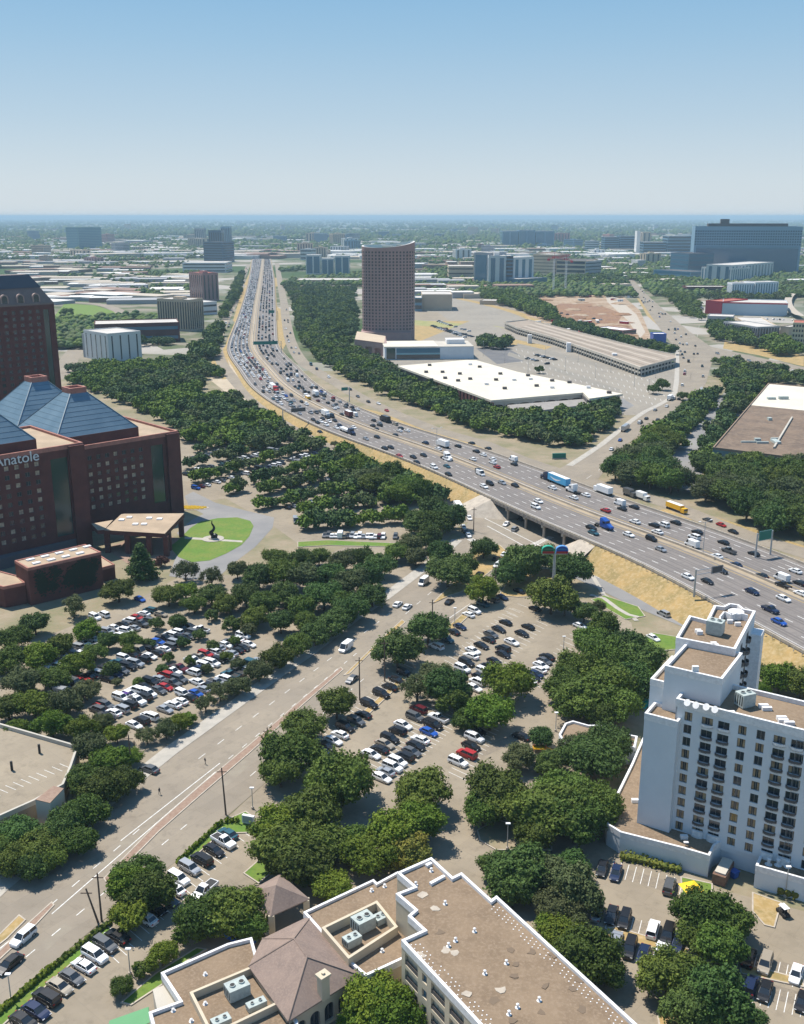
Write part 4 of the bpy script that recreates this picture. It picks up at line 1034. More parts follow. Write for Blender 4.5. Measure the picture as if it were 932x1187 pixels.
# ------------------------------------------------------------------ brick hotel complex with blue atrium roofs
AD = Vector((.725, .688)); AN = Vector((-.688, .725))
PALB = [m_glassw]*4+[M('painted_reflection_window', (.55, .45, .32), .4, n=.7, rgb2=(.26, .22, .17))]*3  # beige panes: bright reflections are painted into the window colour
m_bclad = M('green_glass', (.02, .05, .045), .12, spec=.9)
def brick_wing(o, L, D, ZT, label, ncol, fl=3.3, sgn=None, glass=(9, 14), first=18):
    """o = near right corner on the ground; front runs to the left along -AD, depth along AN"""
    rt = thing('brick_hotel', label, 'hotel', (o.x, o.y, 0)); A = o-AD*L
    ops = []; wins = []
    s = L-first; 
    for c in range(ncol):
        for j in range(int((ZT-8)/fl)):
            z = ZT-5.2-j*fl; ops.append((s, s+1.7, z, z+1.7)); wins.append((A, AD, s, z, 1.7, 1.7, random.choice(PALB), 1))
        s -= 3.7
        if s < 1: break
    gs = (L-glass[1], L-glass[0]); ops.append((gs[0], gs[1], 6, ZT-3.6))
    mb = MB(); facade(mb, A, AD, L, 0, ZT, ops, .35)
    nb = AN*.36; mb.prism([A+nb, o+nb, o+AN*D, A+AN*D], 0, ZT-.4)
    # right end: plain brick with the pilaster
    mb.obox(o-AD*6, AD*6.0, -AN*1.2, 0, ZT+.3)
    local(mb, rt).build('wall', m_brick, rt); place_windows(rt, wins)
    p = A+AD*gs[0]+AN*.3; q = A+AD*gs[1]+AN*.3
    m = MB(); m.quad((p.x, p.y, 6), (q.x, q.y, 6), (q.x, q.y, ZT-3.6), (p.x, p.y, ZT-3.6)); local(m, rt).build('glass_curtain_wall', m_bclad, rt)
    flatroof(rt, [A, o, o+AN*D, A+AN*D], ZT, M('tan_roof', (.42, .32, .22), .9, n=.15, rgb2=(.34, .26, .18)), m_brickl, .8, .9)
    return rt
def pyramid(rt, c, w, z0, z1, cap=6.3):
    b = [c-AD*w/2-AN*w/2, c+AD*w/2-AN*w/2, c+AD*w/2+AN*w/2, c-AD*w/2+AN*w/2]; k = cap/w
    t = [c+(p-c)*k for p in b]
    m = MB(); m.add([(p.x, p.y, z0) for p in b]+[(p.x, p.y, z1) for p in t], [[0, 1, 5, 4], [1, 2, 6, 5], [2, 3, 7, 6], [3, 0, 4, 7]])
    local(m, rt).build('atrium_roof', m_bluemet, rt)
    m = MB()
    for i in range(4): m.tube((b[i].x, b[i].y, z0+.05), (t[i].x, t[i].y, z1+.05), .22, n=4)
    for i in range(4):
        j = (i+1) % 4
        for q in range(1, 9):
            f = q/9; a0 = b[i].lerp(t[i], f); a1 = b[j].lerp(t[j], f); zz = z0+(z1-z0)*f+.04; m.tube((a0.x, a0.y, zz), (a1.x, a1.y, zz), .07, n=3, caps=False)
    local(m, rt).build('roof_ribs', M('blue_trim', (.12, .18, .22), .5), rt)
    local(MB().prism([c+(p-c)*1.01 for p in b], z0-5, z0), rt).build('atrium_wall', m_brick, rt)
    cp = [c+(p-c)*(k*1.12) for p in b]
    local(MB().prism(cp, z1-1.4, z1+1.0), rt).build('cap_wall', m_brickl, rt)
    local(MB().parapet(cp, z1+1.0, z1+1.8, .8), rt).build('cap_parapet', m_brickl, rt)
def hotel_complex():
    R2 = V2(P(212, 593)); 
    rt = brick_wing(R2, 75, 64, 33.9, 'right brick hotel wing with blue pyramid atrium roof behind the entrance canopy', 9, glass=(7.5, 13), first=18.5)
    c = R2-AD*(16+17.4)+AN*(4+17.4); pyramid(rt, c, 34.8, 38, 52.5)
    c2 = c+AN*35-AD*0; pyramid(rt, c2, 34.0, 38, 53)
    R1 = V2(P(96, 515.4, 39)); 
    r1 = brick_wing(R1, 70, 44, 39, 'left brick hotel wing carrying the large pale sign letters at the frame edge', 9, glass=(6.5, 13), first=19)
    e = V2(P(41, 509, 43)); cc = e-AD*17.4+AN*17.4; pyramid(r1, cc, 34.8, 43, 58)
    rx = r1.location
    cu = bpy.data.curves.new('letters', 'FONT'); cu.body = 'Anatole'; cu.size = 5.2; cu.extrude = .15; cu.align_x = 'RIGHT'
    to = bpy.data.objects.new('tmp', cu); COL.objects.link(to); dg = bpy.context.evaluated_depsgraph_get(); me = bpy.data.meshes.new_from_object(to.evaluated_get(dg)); bpy.data.objects.remove(to)
    me.materials.clear(); me.materials.append(M('sign_letters', (.62, .66, .66), .6))
    s, z = RP(45.5, 533, R1, AD); p = R1+AD*s-AN*.25
    g = link('sign_letters', me, r1, (p.x-rx.x, p.y-rx.y, z)); g.rotation_euler = (math.pi/2, 0, math.atan2(AD.y, AD.x))
    # roof sheds on the left wing
    q = R1-AD*9+AN*10
    # tower
    zt = 76; zt2 = 91; T0 = V2(P(62.5, 352.5, zt)); d = AD; Lt = 46
    t3 = thing('hotel_tower', 'tall red brick hotel tower with sloped tan crown and arched dormers at the frame edge', 'tower', (T0.x, T0.y, 0))
    A = T0-d*Lt; ops = []; wins = []
    s = Lt-10
    while s > 2:
        for j in range(20):
            z = zt-4-j*3.3; ops.append((s, s+1.9, z, z+1.8)); wins.append((A, d, s, z, 1.9, 1.8, m_glassw, 1))
        s -= 4.3
    ops.append((Lt-6.2, Lt-3.2, 6, zt-2.4))
    mb = MB(); facade(mb, A, d, Lt, 0, zt, ops, .35); mb.prism([A+AN*.36, T0+AN*.36, T0+AN*24, A+AN*24], 0, zt)
    local(mb, t3).build('wall', m_brick, t3); wins.sort(key=lambda w: -w[2]); place_windows(t3, wins)
    p = A+d*(Lt-6.2)+AN*.3; q = A+d*(Lt-3.2)+AN*.3; m = MB(); m.quad((p.x, p.y, 6), (q.x, q.y, 6), (q.x, q.y, zt-2.4), (p.x, p.y, zt-2.4)); local(m, t3).build('glass_curtain_wall', m_bclad, t3)
    b = [A, T0, T0+AN*24, A+AN*24]; tt = [A+d*9+AN*7, T0-d*9+AN*7, T0-d*9+AN*17, A+d*9+AN*17]
    m = MB(); zm = zt+4
    m.prism(b, zt, zt+.8)
    m.add([(q.x, q.y, zt+.8) for q in b]+[(q.x, q.y, zt2) for q in tt], [[0, 1, 5, 4], [1, 2, 6, 5], [2, 3, 7, 6], [3, 0, 4, 7], [4, 5, 6, 7]])
    local(m, t3).build('crown_roof', M('tan_metal_roof', (.20, .15, .13), .6, n=.2, rgb2=(.17, .13, .115)), t3)
    m2 = MB(); m2.add([(q.x, q.y, z) for q, z in ((A+d*4.5+AN*3.4, zt+8.6), (T0-d*4.5+AN*3.4, zt+8.6), (T0-d*9+AN*6.95, zt2+.1), (A+d*9+AN*6.95, zt2+.1))], [[0, 1, 2, 3]])
    local(m2, t3).build('slate_band', M('dark_slate', (.07, .08, .10), .5), t3)
    for k in range(4):
        s = Lt-9-k*8.3; q = A+d*s+AN*.4; m = MB(); N = 10
        pr = [(-2, 0), (2, 0)]+[(2*math.cos(math.pi*i/N), 3.2+2*math.sin(math.pi*i/N)) for i in range(N+1)]
        f = [(d.x*x, d.y*x, z) for x, z in pr]; bk = [(a+AN.x*4.5, b_+AN.y*4.5, z) for a, b_, z in f]; n_ = len(pr)
        m.add(f+bk, [[i, (i+1) % n_, n_+(i+1) % n_, n_+i] for i in range(n_)]+[list(range(n_))])
        o1 = m.build('dormer', M('dormer_stone', (.34, .25, .22), .8), t3); o1.location = (q.x-T0.x, q.y-T0.y, zt+.8)
        m = MB(); pr2 = [(x*.7, .5+z*.78) for x, z in pr]; m.add([(d.x*x-AN.x*.05, d.y*x-AN.y*.05, z) for x, z in pr2], [list(range(n_))])
        o2 = m.build('window', m_glassw, o1)
    # entrance canopy
    zc = 9.0; cp = [V2(P(x, y, zc)) for x, y in ((121, 614.5), (191, 618.5), (213.5, 595), (141, 595.5))]; cp2 = [V2(P(x, y, zc)) for x, y in ((106, 607), (131, 602.7), (121, 614), (113, 614.5))]
    t4 = thing('entrance_canopy', 'flat tan-roofed entrance canopy on brick columns before the right brick wing', 'canopy', (cp[0].x, cp[0].y, 0))
    m_tan = MATS['tan_roof']
    for pl in (cp, cp2):
        local(MB().prism(pl, zc-1.6, zc-.1), t4).build('fascia', m_brick, t4); local(MB().prism(pl, zc-.09, zc), t4).build('roof', m_tan, t4)
    for f in (0.02, .36, .72, 1.0):
        q = cp[0].lerp(cp[1], f)
        local(MB().box(q.x-.9, q.y+.3, 0, q.x+.9, q.y+2.1, zc-1.4), t4).build('column', m_brick, t4)
    for f in (.3, .95):
        q = cp[1].lerp(cp[2], f); local(MB().box(q.x-2, q.y-.9, 0, q.x-.2, q.y+.9, zc-1.4), t4).build('column', m_brick, t4)
    for x, y in ((141, 603), (157, 608), (167, 608), (173, 601), (185, 602), (150, 600)):
        q = P(x, y, zc); local(MB().box(q.x-1, q.y-1, zc, q.x+1, q.y+1, zc+.4), t4).build('skylight', m_whitep, t4)
    # theatre block in front of the left wing, and low roofs
    zb = 12.5; tp = [V2(P(x, y, zb)) for x, y in ((17, 650.5), (32, 659.5), (117, 640.5), (98.7, 631.5))]
    t5 = thing('brick_annex', 'brick block with ivy-covered front wall and nine pale skylights on its flat roof', 'building', (tp[1].x, tp[1].y, 0))
    local(MB().prism(tp, 0, zb-.3), t5).build('wall', m_brick, t5); flatroof(t5, tp, zb, m_tan, m_brickl, .5, .25)
    for i in range(2):
        for k in range(5 if i == 0 else 4):
            q = tp[0].lerp(tp[3], (k+.6)/5).lerp(tp[1].lerp(tp[2], (k+.6)/5), .3 if i == 0 else .75)
            local(MB().obox(q, AD*2.6, AN*1.4, zb, zb+.4), t5).build('skylight', m_whitep, t5)
    A = tp[1]; B = tp[2]; dd = (B-A).normalized(); nr = Vector((dd.y, -dd.x)); LL = (B-A).length; m = MB()
    g = random.Random(5); cl = [(g.uniform(.15, .9), g.uniform(.4, .85)) for _ in range(16)]
    for _ in range(2600):
        c = g.choice(cl); s = (c[0]+g.gauss(0, .035))*LL; z = (c[1]+g.gauss(0, .09))*zb-1
        if not (.5 < s < LL-.5 and .3 < z < zb-.6): continue
        q = A+dd*s+nr*g.uniform(.05, .35); a = g.uniform(.15, .35); t_ = Vector((dd.x, dd.y, 0)); b_ = Vector((nr.x*.3, nr.y*.3, 1)); c3 = Vector((q.x, q.y, z))
        m.quad(c3-t_*a-b_*a, c3+t_*a-b_*a*.7, c3+t_*a+b_*a, c3-t_*a*.8+b_*a)
    local(m, t5).build('ivy', M('ivy_leaves', (.018, .032, .02), .8), t5)
    for pts, z, lb in ((((-30, 672), (4, 681), (29, 676), (20, 668), (-30, 655)), 7, ''), (((117, 645), (133, 655), (117, 659), (108, 655)), 5, '')):
        pl = [V2(P(x, y, z)) for x, y in pts]; local(MB().prism(pl, 0, z-.3), t5).build('low_wing', m_brick, t5); flatroof(t5, pl, z, m_tan, m_brickl, .4, .3)
    pl = [V2(P(x, y, 4)) for x, y in ((-40, 660), (30, 640), (105, 620), (100, 606), (-40, 630))]
    t6 = tag(MB().prism(pl, 0, 4).build('link_building', M('dark_flat_roof', (.10, .10, .11), .8)), 'low dark-roofed link between the left brick wing and the ivy block', 'building')
    for a in (tp, cp, cp2): notree([(p.x, p.y) for p in a], True)
    notree([R2, R2-AD*70, R2-AD*70+AN*66, R2+AN*66], True); notree([R1+AD*3-AN*3, R1-AD*70-AN*3, R1-AD*70+AN*50, R1+AN*50], True)
    notree([T0, T0-d*50, T0-d*50+AN*26, T0+AN*26], True)
hotel_complex()
# drive, lawn, sculpture
m_drive = m_lightasph
sheet('hotel_drive', [(196, 668), (206, 640), (214, 628), (205, 618), (222, 603), (236, 596), (219, 587), (214, 575), (224, 570), (250, 583), (277, 590), (318, 600), (316, 612), (296, 634), (272, 652), (250, 672), (222, 672)], m_drive, z=.07)
sheet('forecourt', [(122, 636), (150, 625), (200, 622), (214, 628), (206, 640), (196, 652), (150, 655)], m_brickpave, z=.065)
LAWN = [(196, 634), (205, 628), (221, 612), (232, 605), (252, 601), (275, 600), (290, 604), (294, 610), (289, 622), (280, 632), (262, 642), (243, 650), (222, 652), (207, 646)]
sheet('lawn', LAWN, m_grass, z=.13)
sheet('garden_path', [(214, 622.5), (281, 627), (281, 629), (214, 625)], m_walk, z=.14)
q = P(247, 625)
MB().tube((q.x, q.y, .1), (q.x, q.y, .3), 4.2, n=24).build('round_plinth', m_walk, None, kind='structure')
def sculpture():
    t = thing('sculpture', 'dark twisted abstract sculpture on a round plinth in the green lawn', 'sculpture', (q.x, q.y, .3)); m = MB()
    pts = []
    for k in range(15): a = k*.75; r = 1.3*math.sin(k*.21)*(1-k/17); pts.append((r*math.cos(a), r*math.sin(a), k*.52))
    for k in range(14): m.tube(pts[k], pts[k+1], .95-.058*k, .9-.058*k, 7)
    m.blob((.9, 0, 1.0), 1.2, 1, .2); m.blob((-.6, .3, 2.4), .9, 1, .25); m.build('figure', M('dark_bronze', (.02, .025, .025), .4, metal=.6), t)
    MB().tube((0, 0, 0), (0, 0, .5), 1.8, 1.6, 12).build('base', m_conc, t)
sculpture()

# ------------------------------------------------------------------ pink granite tower with swooping top
def granite_tower():
    c = Vector((-13.4, 1032)); a, b = 26.0, 15.0; N = 56
    t = thing('office_tower', 'tall oval pinkish-brown tower with swooping roofline and grid of small dark windows', 'tower', (c.x, c.y, 0))
    def ztop(x, y): u = x/a; return 91.8+.8*max(0, -u-.5)+4.6*(max(0, u+.5)/1.5)**2+1.2*(y/b)
    pl = []
    for i in range(N):
        an = 2*math.pi*i/N; x = a*math.copysign(abs(math.cos(an))**.72, math.cos(an)); y = b*math.copysign(abs(math.sin(an))**.85, math.sin(an)); pl.append((x, y))
    m = MB(); z0 = 8
    m.add([(x, y, 0) for x, y in pl]+[(x, y, ztop(x, y)) for x, y in pl], [[i, (i+1) % N, N+(i+1) % N, N+i] for i in range(N)])
    m.build('wall', M('pink_granite', (.36, .235, .21), .7, n=.15, rgb2=(.32, .21, .19)), t)
    k = .93
    m = MB(); m.add([(x, y, ztop(x, y)) for x, y in pl]+[(x*k, y*k, ztop(x, y)) for x, y in pl]+[(x*k, y*k, 84) for x, y in pl], [[i, (i+1) % N, N+(i+1) % N, N+i] for i in range(N)]+[[N+i, N+(i+1) % N, 2*N+(i+1) % N, 2*N+i] for i in range(N)])
    m.build('crown_rim', M('pale_rim', (.62, .60, .57), .7), t)
    m = MB(); m.prism([(x*k, y*k) for x, y in pl], 87, 88.5); m.build('roof', M('teal_roof', (.16, .30, .33), .6), t)
    m = MB(); m.box(-6, -3, 88.5, 5, 5, 92); m.box(8, -2, 88.5, 14, 4, 93.5); m.build('plant_room', m_concw, t)
    # windows: along the visible arc
    acc = [0]; 
    for i in range(N): acc.append(acc[-1]+math.hypot(pl[(i+1) % N][0]-pl[i][0], pl[(i+1) % N][1]-pl[i][1]))
    def at(s):
        s %= acc[-1]; i = max(j for j in range(N) if acc[j] <= s); f = (s-acc[i])/(acc[i+1]-acc[i]); p = Vector(pl[i]).lerp(Vector(pl[(i+1) % N]), f); d = (Vector(pl[(i+1) % N])-Vector(pl[i])).normalized(); return p, d
    per = acc[-1]; nc = 40; fl = 3.05; vis = []
    for cidx in range(nc):
        p, d = at((cidx+.5)*per/nc); nr = Vector((d.y, -d.x))
        for j in range(25):
            z = 85.5-j*fl
            vis.append((p.y, -z, p, d, nr, z))
    wm = MB(); wm.box(-.85, -.02, 0, .85, .12, 1.75); wme = wm.mesh('window', M('tower_glass', (.018, .022, .03), .25, spec=.7))
    vis.sort(key=lambda v: (v[0], v[1]))
    rest = MB()
    for kx, (_, _, p, d, nr, z) in enumerate(vis):
        an = math.atan2(d.y, d.x); q_ = p+nr*.06
        if kx < 100: link('window', wme, t, (q_.x, q_.y, z), an)
        else:
            A_, B_ = q_-d*.85, q_+d*.85; rest.quad((A_.x, A_.y, z), (B_.x, B_.y, z), (B_.x, B_.y, z+1.75), (A_.x, A_.y, z+1.75))
    rest.build('window', MATS['tower_glass'], t, kind='stuff')
    # podium: brown drum left, long glass-fronted hall right
    r2 = thing('conference_hall', 'low glass-fronted hall with white roof at the foot of the oval tower', 'building', P(480, 418, 0))
    zr = 11; pA = [V2(P(x, y, zr)) for x, y in ((446, 393), (504, 392.5), (549, 396), (549, 390), (505, 386), (446, 387))]
    base = [V2(P(446, 417)), V2(P(549, 416))]; d = (base[1]-base[0]).normalized(); n_ = Vector((-d.y, d.x)); A = base[0]; LL = (base[1]-base[0]).length
    local(MB().prism([A, A+d*LL, A+d*LL+n_*42, A+n_*42], 0, zr-.5), r2).build('wall', m_whitew, r2)
    local(MB().prism([A-d*.5-n_*.5, A+d*(LL*.6)-n_*.5, A+d*(LL*.6)+n_*42, A-d*.5+n_*42], zr-.5, zr+.3), r2).build('roof', m_whiteroof, r2)
    local(MB().obox(A+d*(LL*.6+.1), d*(LL*.4), n_*42, zr-.5, zr), r2).build('roof', m_concw, r2)
    for f0, f1, za, zb, mt in ((.02, .12, .5, 10, m_bclad), (.13, .62, 5.6, 9.8, m_glassb), (.13, .62, .4, 4.2, m_glassw), (.13, .62, 4.25, 5.5, M('light_teal_panel', (.22, .42, .46), .5))):
        p, q_ = A+d*LL*f0-n_*.08, A+d*LL*f1-n_*.08; m = MB(); m.quad((p.x, p.y, za), (q_.x, q_.y, za), (q_.x, q_.y, zb), (p.x, p.y, zb)); local(m, r2).build('window', mt, r2)
    local(MB().obox(A+d*(LL*.72)+n_*18, d*16, n_*12, zr, zr+4), r2).build('plant_room', m_whitep, r2)
    r3 = thing('tower_podium', 'brown granite podium with square openings left of the glass-fronted hall', 'building', P(430, 412, 0))
    pB = [V2(P(x, y, 0)) for x, y in ((411, 408), (445.5, 413), (447, 404), (414, 398))]
    ops = []; A = pB[0]; d = (pB[1]-A).normalized(); LL = (pB[1]-A).length
    for i in range(3): ops.append((LL*(.06+.31*i), LL*(.28+.31*i), .2, 6.5))
    m = MB(); facade(m, A, d, LL, 0, 11.5, ops, 3); n_ = Vector((-d.y, d.x)); m.prism([A+n_*3.05, pB[1]+n_*3.05, pB[2], pB[3]], 0, 11.5); m.prism([A, pB[1], pB[1]+n_*3.05, A+n_*3.05], 10.9, 11.5)
    local(m, r3).build('wall', MATS['pink_granite'], r3); local(MB().prism([A+n_*.3+d*.3, pB[1]+n_*.3-d*.3, pB[2], pB[3]], 11.5, 11.7), r3).build('roof', m_tanw, r3)
    pr = [c-Vector((27, 20)), c+Vector((22, -20)), c+Vector((24, 15)), c+Vector((-27, 15))]
    local(MB().prism(pr, 0, 10.6), r3).build('plinth', MATS['pink_granite'], r3)
    notree([(x+c.x, y+c.y) for x, y in pl], True); notree([(446, 418), (550, 417), (550, 380), (446, 380)]); notree([(410, 409), (446, 414), (446, 395), (410, 395)])
granite_tower()

# ------------------------------------------------------------------ long white-roofed market hall
def market_hall():
    z = 9.0; rf = [V2(P(x, y, z)) for x, y in ((461, 424), (540, 417.3), (552, 417.5), (600, 431), (650, 441), (722, 456.6), (683, 462), (676, 455), (569.4, 464))]
    A = rf[0]; B = rf[-1]; C = rf[-2]
    t = thing('market_hall', 'vast white flat-roofed market hall with arched dark openings along its front wall', 'building', (B.x, B.y, 0))
    local(MB().prism(rf, z-1.3, z), t).build('roof', m_whiteroof, t)
    cen = sum(rf, Vector((0, 0)))/len(rf); ins = [cen+(p-cen)*.975 for p in rf]
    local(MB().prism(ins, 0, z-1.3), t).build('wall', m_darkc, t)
    # brown fins along the left wall, arches on the front wall
    d = (B-A).normalized(); L = (B-A).length; nr = Vector((d.y, -d.x)); s = L*.45; k = 0
    while s < L-1:
        p = A+d*s-nr*1.0; local(MB().obox(p, d*3.2, nr*.9, 0, z-1.35), t).build('brick_pier', m_brick, t); s += 5.6; k += 1
    d = (C-B).normalized(); L = (C-B).length; n_ = Vector((-d.y, d.x)); s = 2.0
    m = MB(); m.obox(B+n_*.4, d*L, n_*.4, z-3.2, z-1.35); na = 7; w = L/na
    for k in range(na):
        for i in range(6):
            x0 = w*(k+i/6); x1 = w*(k+(i+1)/6); f = lambda x: (z-3.2)-2.2*(2*((x/w-k)-.5))**4
            p, q_ = B+d*x0+n_*.3, B+d*x1+n_*.3
            m.quad((p.x, p.y, f(x0)), (q_.x, q_.y, f(x1)), (q_.x, q_.y, z-1.4), (p.x, p.y, z-1.4))
        p = B+d*(w*k)+n_*.3; m.obox(p-d*.5, d*1.0, n_*1, 0, z-3)
    local(m, t).build('arcade', m_concw, t)
    g = random.Random(3)
    for x, y in ((494, 432), (498, 424), (513, 432), (516, 439), (531, 442), (533, 434), (545, 440), (564, 446), (585, 451), (580, 434), (596, 441), (556, 426), (615, 440), (622, 448), (640, 442), (612, 436), (660, 444), (682, 450), (706, 456), (545, 423), (500, 441), (575, 441), (640, 450)):
        q_ = P(x, y, z); local(MB().box(q_.x-1.4, q_.y-1.2, z, q_.x+1.4, q_.y+1.2, z+1.5), t).build('rooftop_unit', m_darkc if g.random() < .7 else m_whitep, t)
    pl = [V2(P(x, y, 5.5)) for x, y in ((592, 475), (674, 468), (690, 462), (690, 470), (597, 481))]
    local(MB().prism([V2(P(x, y, 5.5)) for x, y in ((588, 470), (676, 463), (700, 467), (597, 480))], 0, 5.5), t).build('annex', m_concw, t)
    local(MB().prism([V2(P(x, y, 5.5)) for x, y in ((588, 470), (676, 463), (700, 467), (597, 480))], 5.5, 5.8), t).build('annex_roof', M('grey_roof', (.30, .28, .25), .9, n=.2, rgb2=(.25, .23, .21)), t)
    notree([(p.x, p.y) for p in rf], True); notree([(588, 486), (700, 478), (700, 462), (588, 466)])
market_hall()

# ------------------------------------------------------------------ generic blocks with strips of glass
def blk(x0, y0, x1, y1, yt, depth, wm, rm, label, name='office_building', cat='building', style=None, gm=None, nst=8, pent=0, ang=None, group=None, win=.6):
    A, B = V2(P(x0, y0)), V2(P(x1, y1)); d = (B-A).normalized(); L = (B-A).length; n_ = Vector((-d.y, d.x)); h = max(3, HG(x0, y0, yt))
    t = thing(name, label, cat, (A.x, A.y, 0), group=group); poly = [A, B, B+n_*depth, A+n_*depth]
    local(MB().prism(poly, 0, h, 0), t).build('wall', wm, t)
    local(MB().prism([A+d*.3+n_*.3, B-d*.3+n_*.3, B-d*.3+n_*(depth-.3), A+d*.3+n_*(depth-.3)], h, h+.25), t).build('roof', rm, t)
    local(MB().parapet(poly, h+.002, h+1.0, .3+L*.004), t).build('parapet', wm, t)
    gm = gm or m_glassw
    sides = [(A, d, L, -n_), (B, n_, depth, d), (A, n_, depth, -d)]
    for k, (o_, dd, LL, nr) in enumerate(sides):
        if style is None: break
        ns = max(2, int(nst*LL/L)) if k else nst
        off = nr*.12
        if style == 'v':
            for i in range(ns):
                s0 = LL*(i+.5-win/2)/ns; p = o_+dd*s0; local(MB().obox(p, dd*(LL*win/ns), off, h*.06, h*.94), t).build('window_strip', gm, t)
        elif style == 'h':
            for i in range(nst):
                z0 = h*(i+.35)/nst; local(MB().obox(o_+dd*LL*.02, dd*LL*.96, off, z0, z0+h*win/nst), t).build('window_strip', gm, t)
        elif style == 'g':
            fl = max(3, int(h/4.5)); mb = MB()
            for i in range(ns):
                for j in range(fl):
                    p = o_+dd*(LL*(i+.5-win/2)/ns); z0 = h*(j+.3)/fl; mb.obox(p, dd*(LL*win/ns), off, z0, z0+h*.5/fl)
            local(mb, t).build('window', gm, t)
    if pent:
        c = A+d*L*.35+n_*depth*.35; local(MB().obox(c, d*L*.3, n_*depth*.3, h+.2, h+pent), t).build('plant_room', wm, t)
    notree([(p.x, p.y) for p in poly], True)
    return t, h, A, d, n_, L
m_pinkw = M('pink_stone', (.36, .20, .18)); m_bluew = M('blue_tint_wall', (.13, .24, .32), .4); m_navyw = M('dark_blue_wall', (.035, .09, .15), .3, spec=.6)
m_lt = M('pale_wall', (.60, .60, .58)); m_rw = M('red_cladding', (.42, .03, .05)); m_rf = M('light_roof', (.55, .51, .46), n=.05, rgb2=(.45, .42, .38)); m_rr = M('red_tile', (.38, .12, .08))
m_teal = M('teal_glass_wall', (.12, .26, .28), .25, spec=.8)
blk(92, 291, 119, 290, 264, 60, m_teal, m_darkc, 'lone teal glass slab tower far off beyond the low sheds', style='h', gm=m_glassb, nst=14, win=.5)
blk(243, 301, 258, 301, 267.5, 50, m_navyw, m_darkc, 'dark blue glass tower at the far end of the freeway', style='v', nst=6)
blk(258.5, 304, 272, 303, 281, 60, m_navyw, m_darkc, 'lower dark blue glass block beside the dark blue tower', style='h', nst=8, win=.4)
blk(257, 291, 267, 291, 263, 50, m_bluew, m_darkc, 'hazy blue-grey tower behind the dark blue tower', style='v', nst=5)
blk(226, 283, 237, 283, 265, 60, m_greyw, m_darkc, 'hazy grey tower left of the dark blue tower', style='v', nst=5)
blk(220.5, 347, 236, 349, 316, 26, m_pinkw, m_rr, 'pinkish office tower with red roof near the freeway', style='v', nst=7, win=.35, pent=3)
blk(184, 382, 221, 384, 347, 26, m_tanw, m_rf, 'square tan office block with tall narrow window bays', style='v', nst=13, win=.5, pent=3)
blk(97, 414, 126, 416, 388, 40, m_greyw, m_rf, 'grey concrete block with three tall dark window bays, left of its twin', style='v', nst=3, win=.25)
blk(127, 420, 165, 416, 388, 42, m_lt, m_rf, 'pale grey concrete block with light roof beside the park trees', style='v', nst=4, win=.15)
blk(111, 399, 209, 396, 377, 40, m_brick, m_rf, 'long low brick building with a row of trees on its terrace', style='h', nst=2, win=.35, gm=m_glassb)
blk(224, 366, 252, 364, 352, 45, m_lt, m_rf, 'low white office building beside the left frontage trees', style='h', nst=2, win=.3)
blk(212, 316, 262, 316, 305, 90, m_lt, m_rf, 'low white car park below the dark blue tower', style='h', nst=3, win=.4)
blk(355, 318, 371.5, 318, 296, 45, m_lt, m_rf, 'leftmost of three blue glass offices right of the freeway', style='v', nst=2, win=.8, gm=m_glassb, group='blue glass offices')
blk(373, 320, 387, 320, 300, 40, m_lt, m_rf, 'middle of three blue glass offices right of the freeway', style='v', nst=2, win=.8, gm=m_glassb, group='blue glass offices')
blk(388.5, 321, 405, 321, 297, 45, m_lt, m_rf, 'rightmost of three blue glass offices right of the freeway', style='v', nst=2, win=.8, gm=m_glassb, group='blue glass offices')
blk(344, 330, 420, 330, 325, 60, m_tanw, m_rf, 'long low tan building behind the oval tower', style='h', nst=1, win=.4)
blk(489, 360, 524, 360, 342, 60, m_tanw, m_rf, 'plain tan warehouse just right of the oval tower', style=None)
blk(481, 361, 489, 361, 346, 40, m_bluew, m_rf, 'small dark blue annex of the tan warehouse', style='h', nst=2)
blk(520, 325, 549, 325, 309, 60, m_tanw, m_rf, 'low beige building left of the grey medical block', style='h', nst=3, win=.3)
blk(549, 330, 565, 331, 293, 50, m_greyw, m_rf, 'grey medical block with large dark glass front, leftmost of the group', style='v', nst=1, win=.8, gm=m_glassb)
blk(566, 332, 586, 332, 297, 50, m_lt, m_rf, 'pale medical block with two tall blue window bays', style='v', nst=2, win=.5, gm=m_glassb, pent=6)
blk(586.5, 331, 594, 331, 297, 60, m_bluew, m_rf, 'narrow dark glass link between the pale medical blocks', style='h', nst=8)
blk(594.5, 331, 618, 330, 299, 50, m_lt, m_rf, 'pale medical block with three tall blue window bays', style='v', nst=3, win=.45, gm=m_glassb)
blk(600, 333, 634, 331, 324, 40, m_glassb, m_rf, 'low blue glass link in front of the medical blocks', style=None)
blk(582, 287, 600, 287, 268, 90, m_bluew, m_rf, 'hazy blue glass block far behind the medical group, leftmost of three', style='v', nst=2, win=.8, gm=m_glassb)
blk(601, 287, 620, 287, 267, 90, m_bluew, m_rf, 'hazy blue glass block far behind the medical group, middle of three', style='v', nst=2, win=.8, gm=m_glassb)
blk(621, 287, 642, 287, 268, 90, m_bluew, m_rf, 'hazy blue glass block far behind the medical group, rightmost of three', style='v', nst=2, win=.8, gm=m_glassb)
m_tansun = M('painted_sun_tan', (.74, .56, .38), n=.05, rgb2=(.66, .50, .35))  # tan brightened: sunlight on the office fronts is put into the colour
blk(617, 321, 642, 322, 295, 60, m_tansun, m_rf, 'tan striped office wing near the construction cranes', style='h', nst=7, win=.3, gm=m_glassgold)
blk(642, 321, 656, 321, 298, 60, M('painted_sun_pale_tan', (.78, .66, .48)), m_rf, 'pale tan office core beside the striped wing', style='v', nst=3, win=.3)  # pale tan, also lightened to paint in sunlight on the front
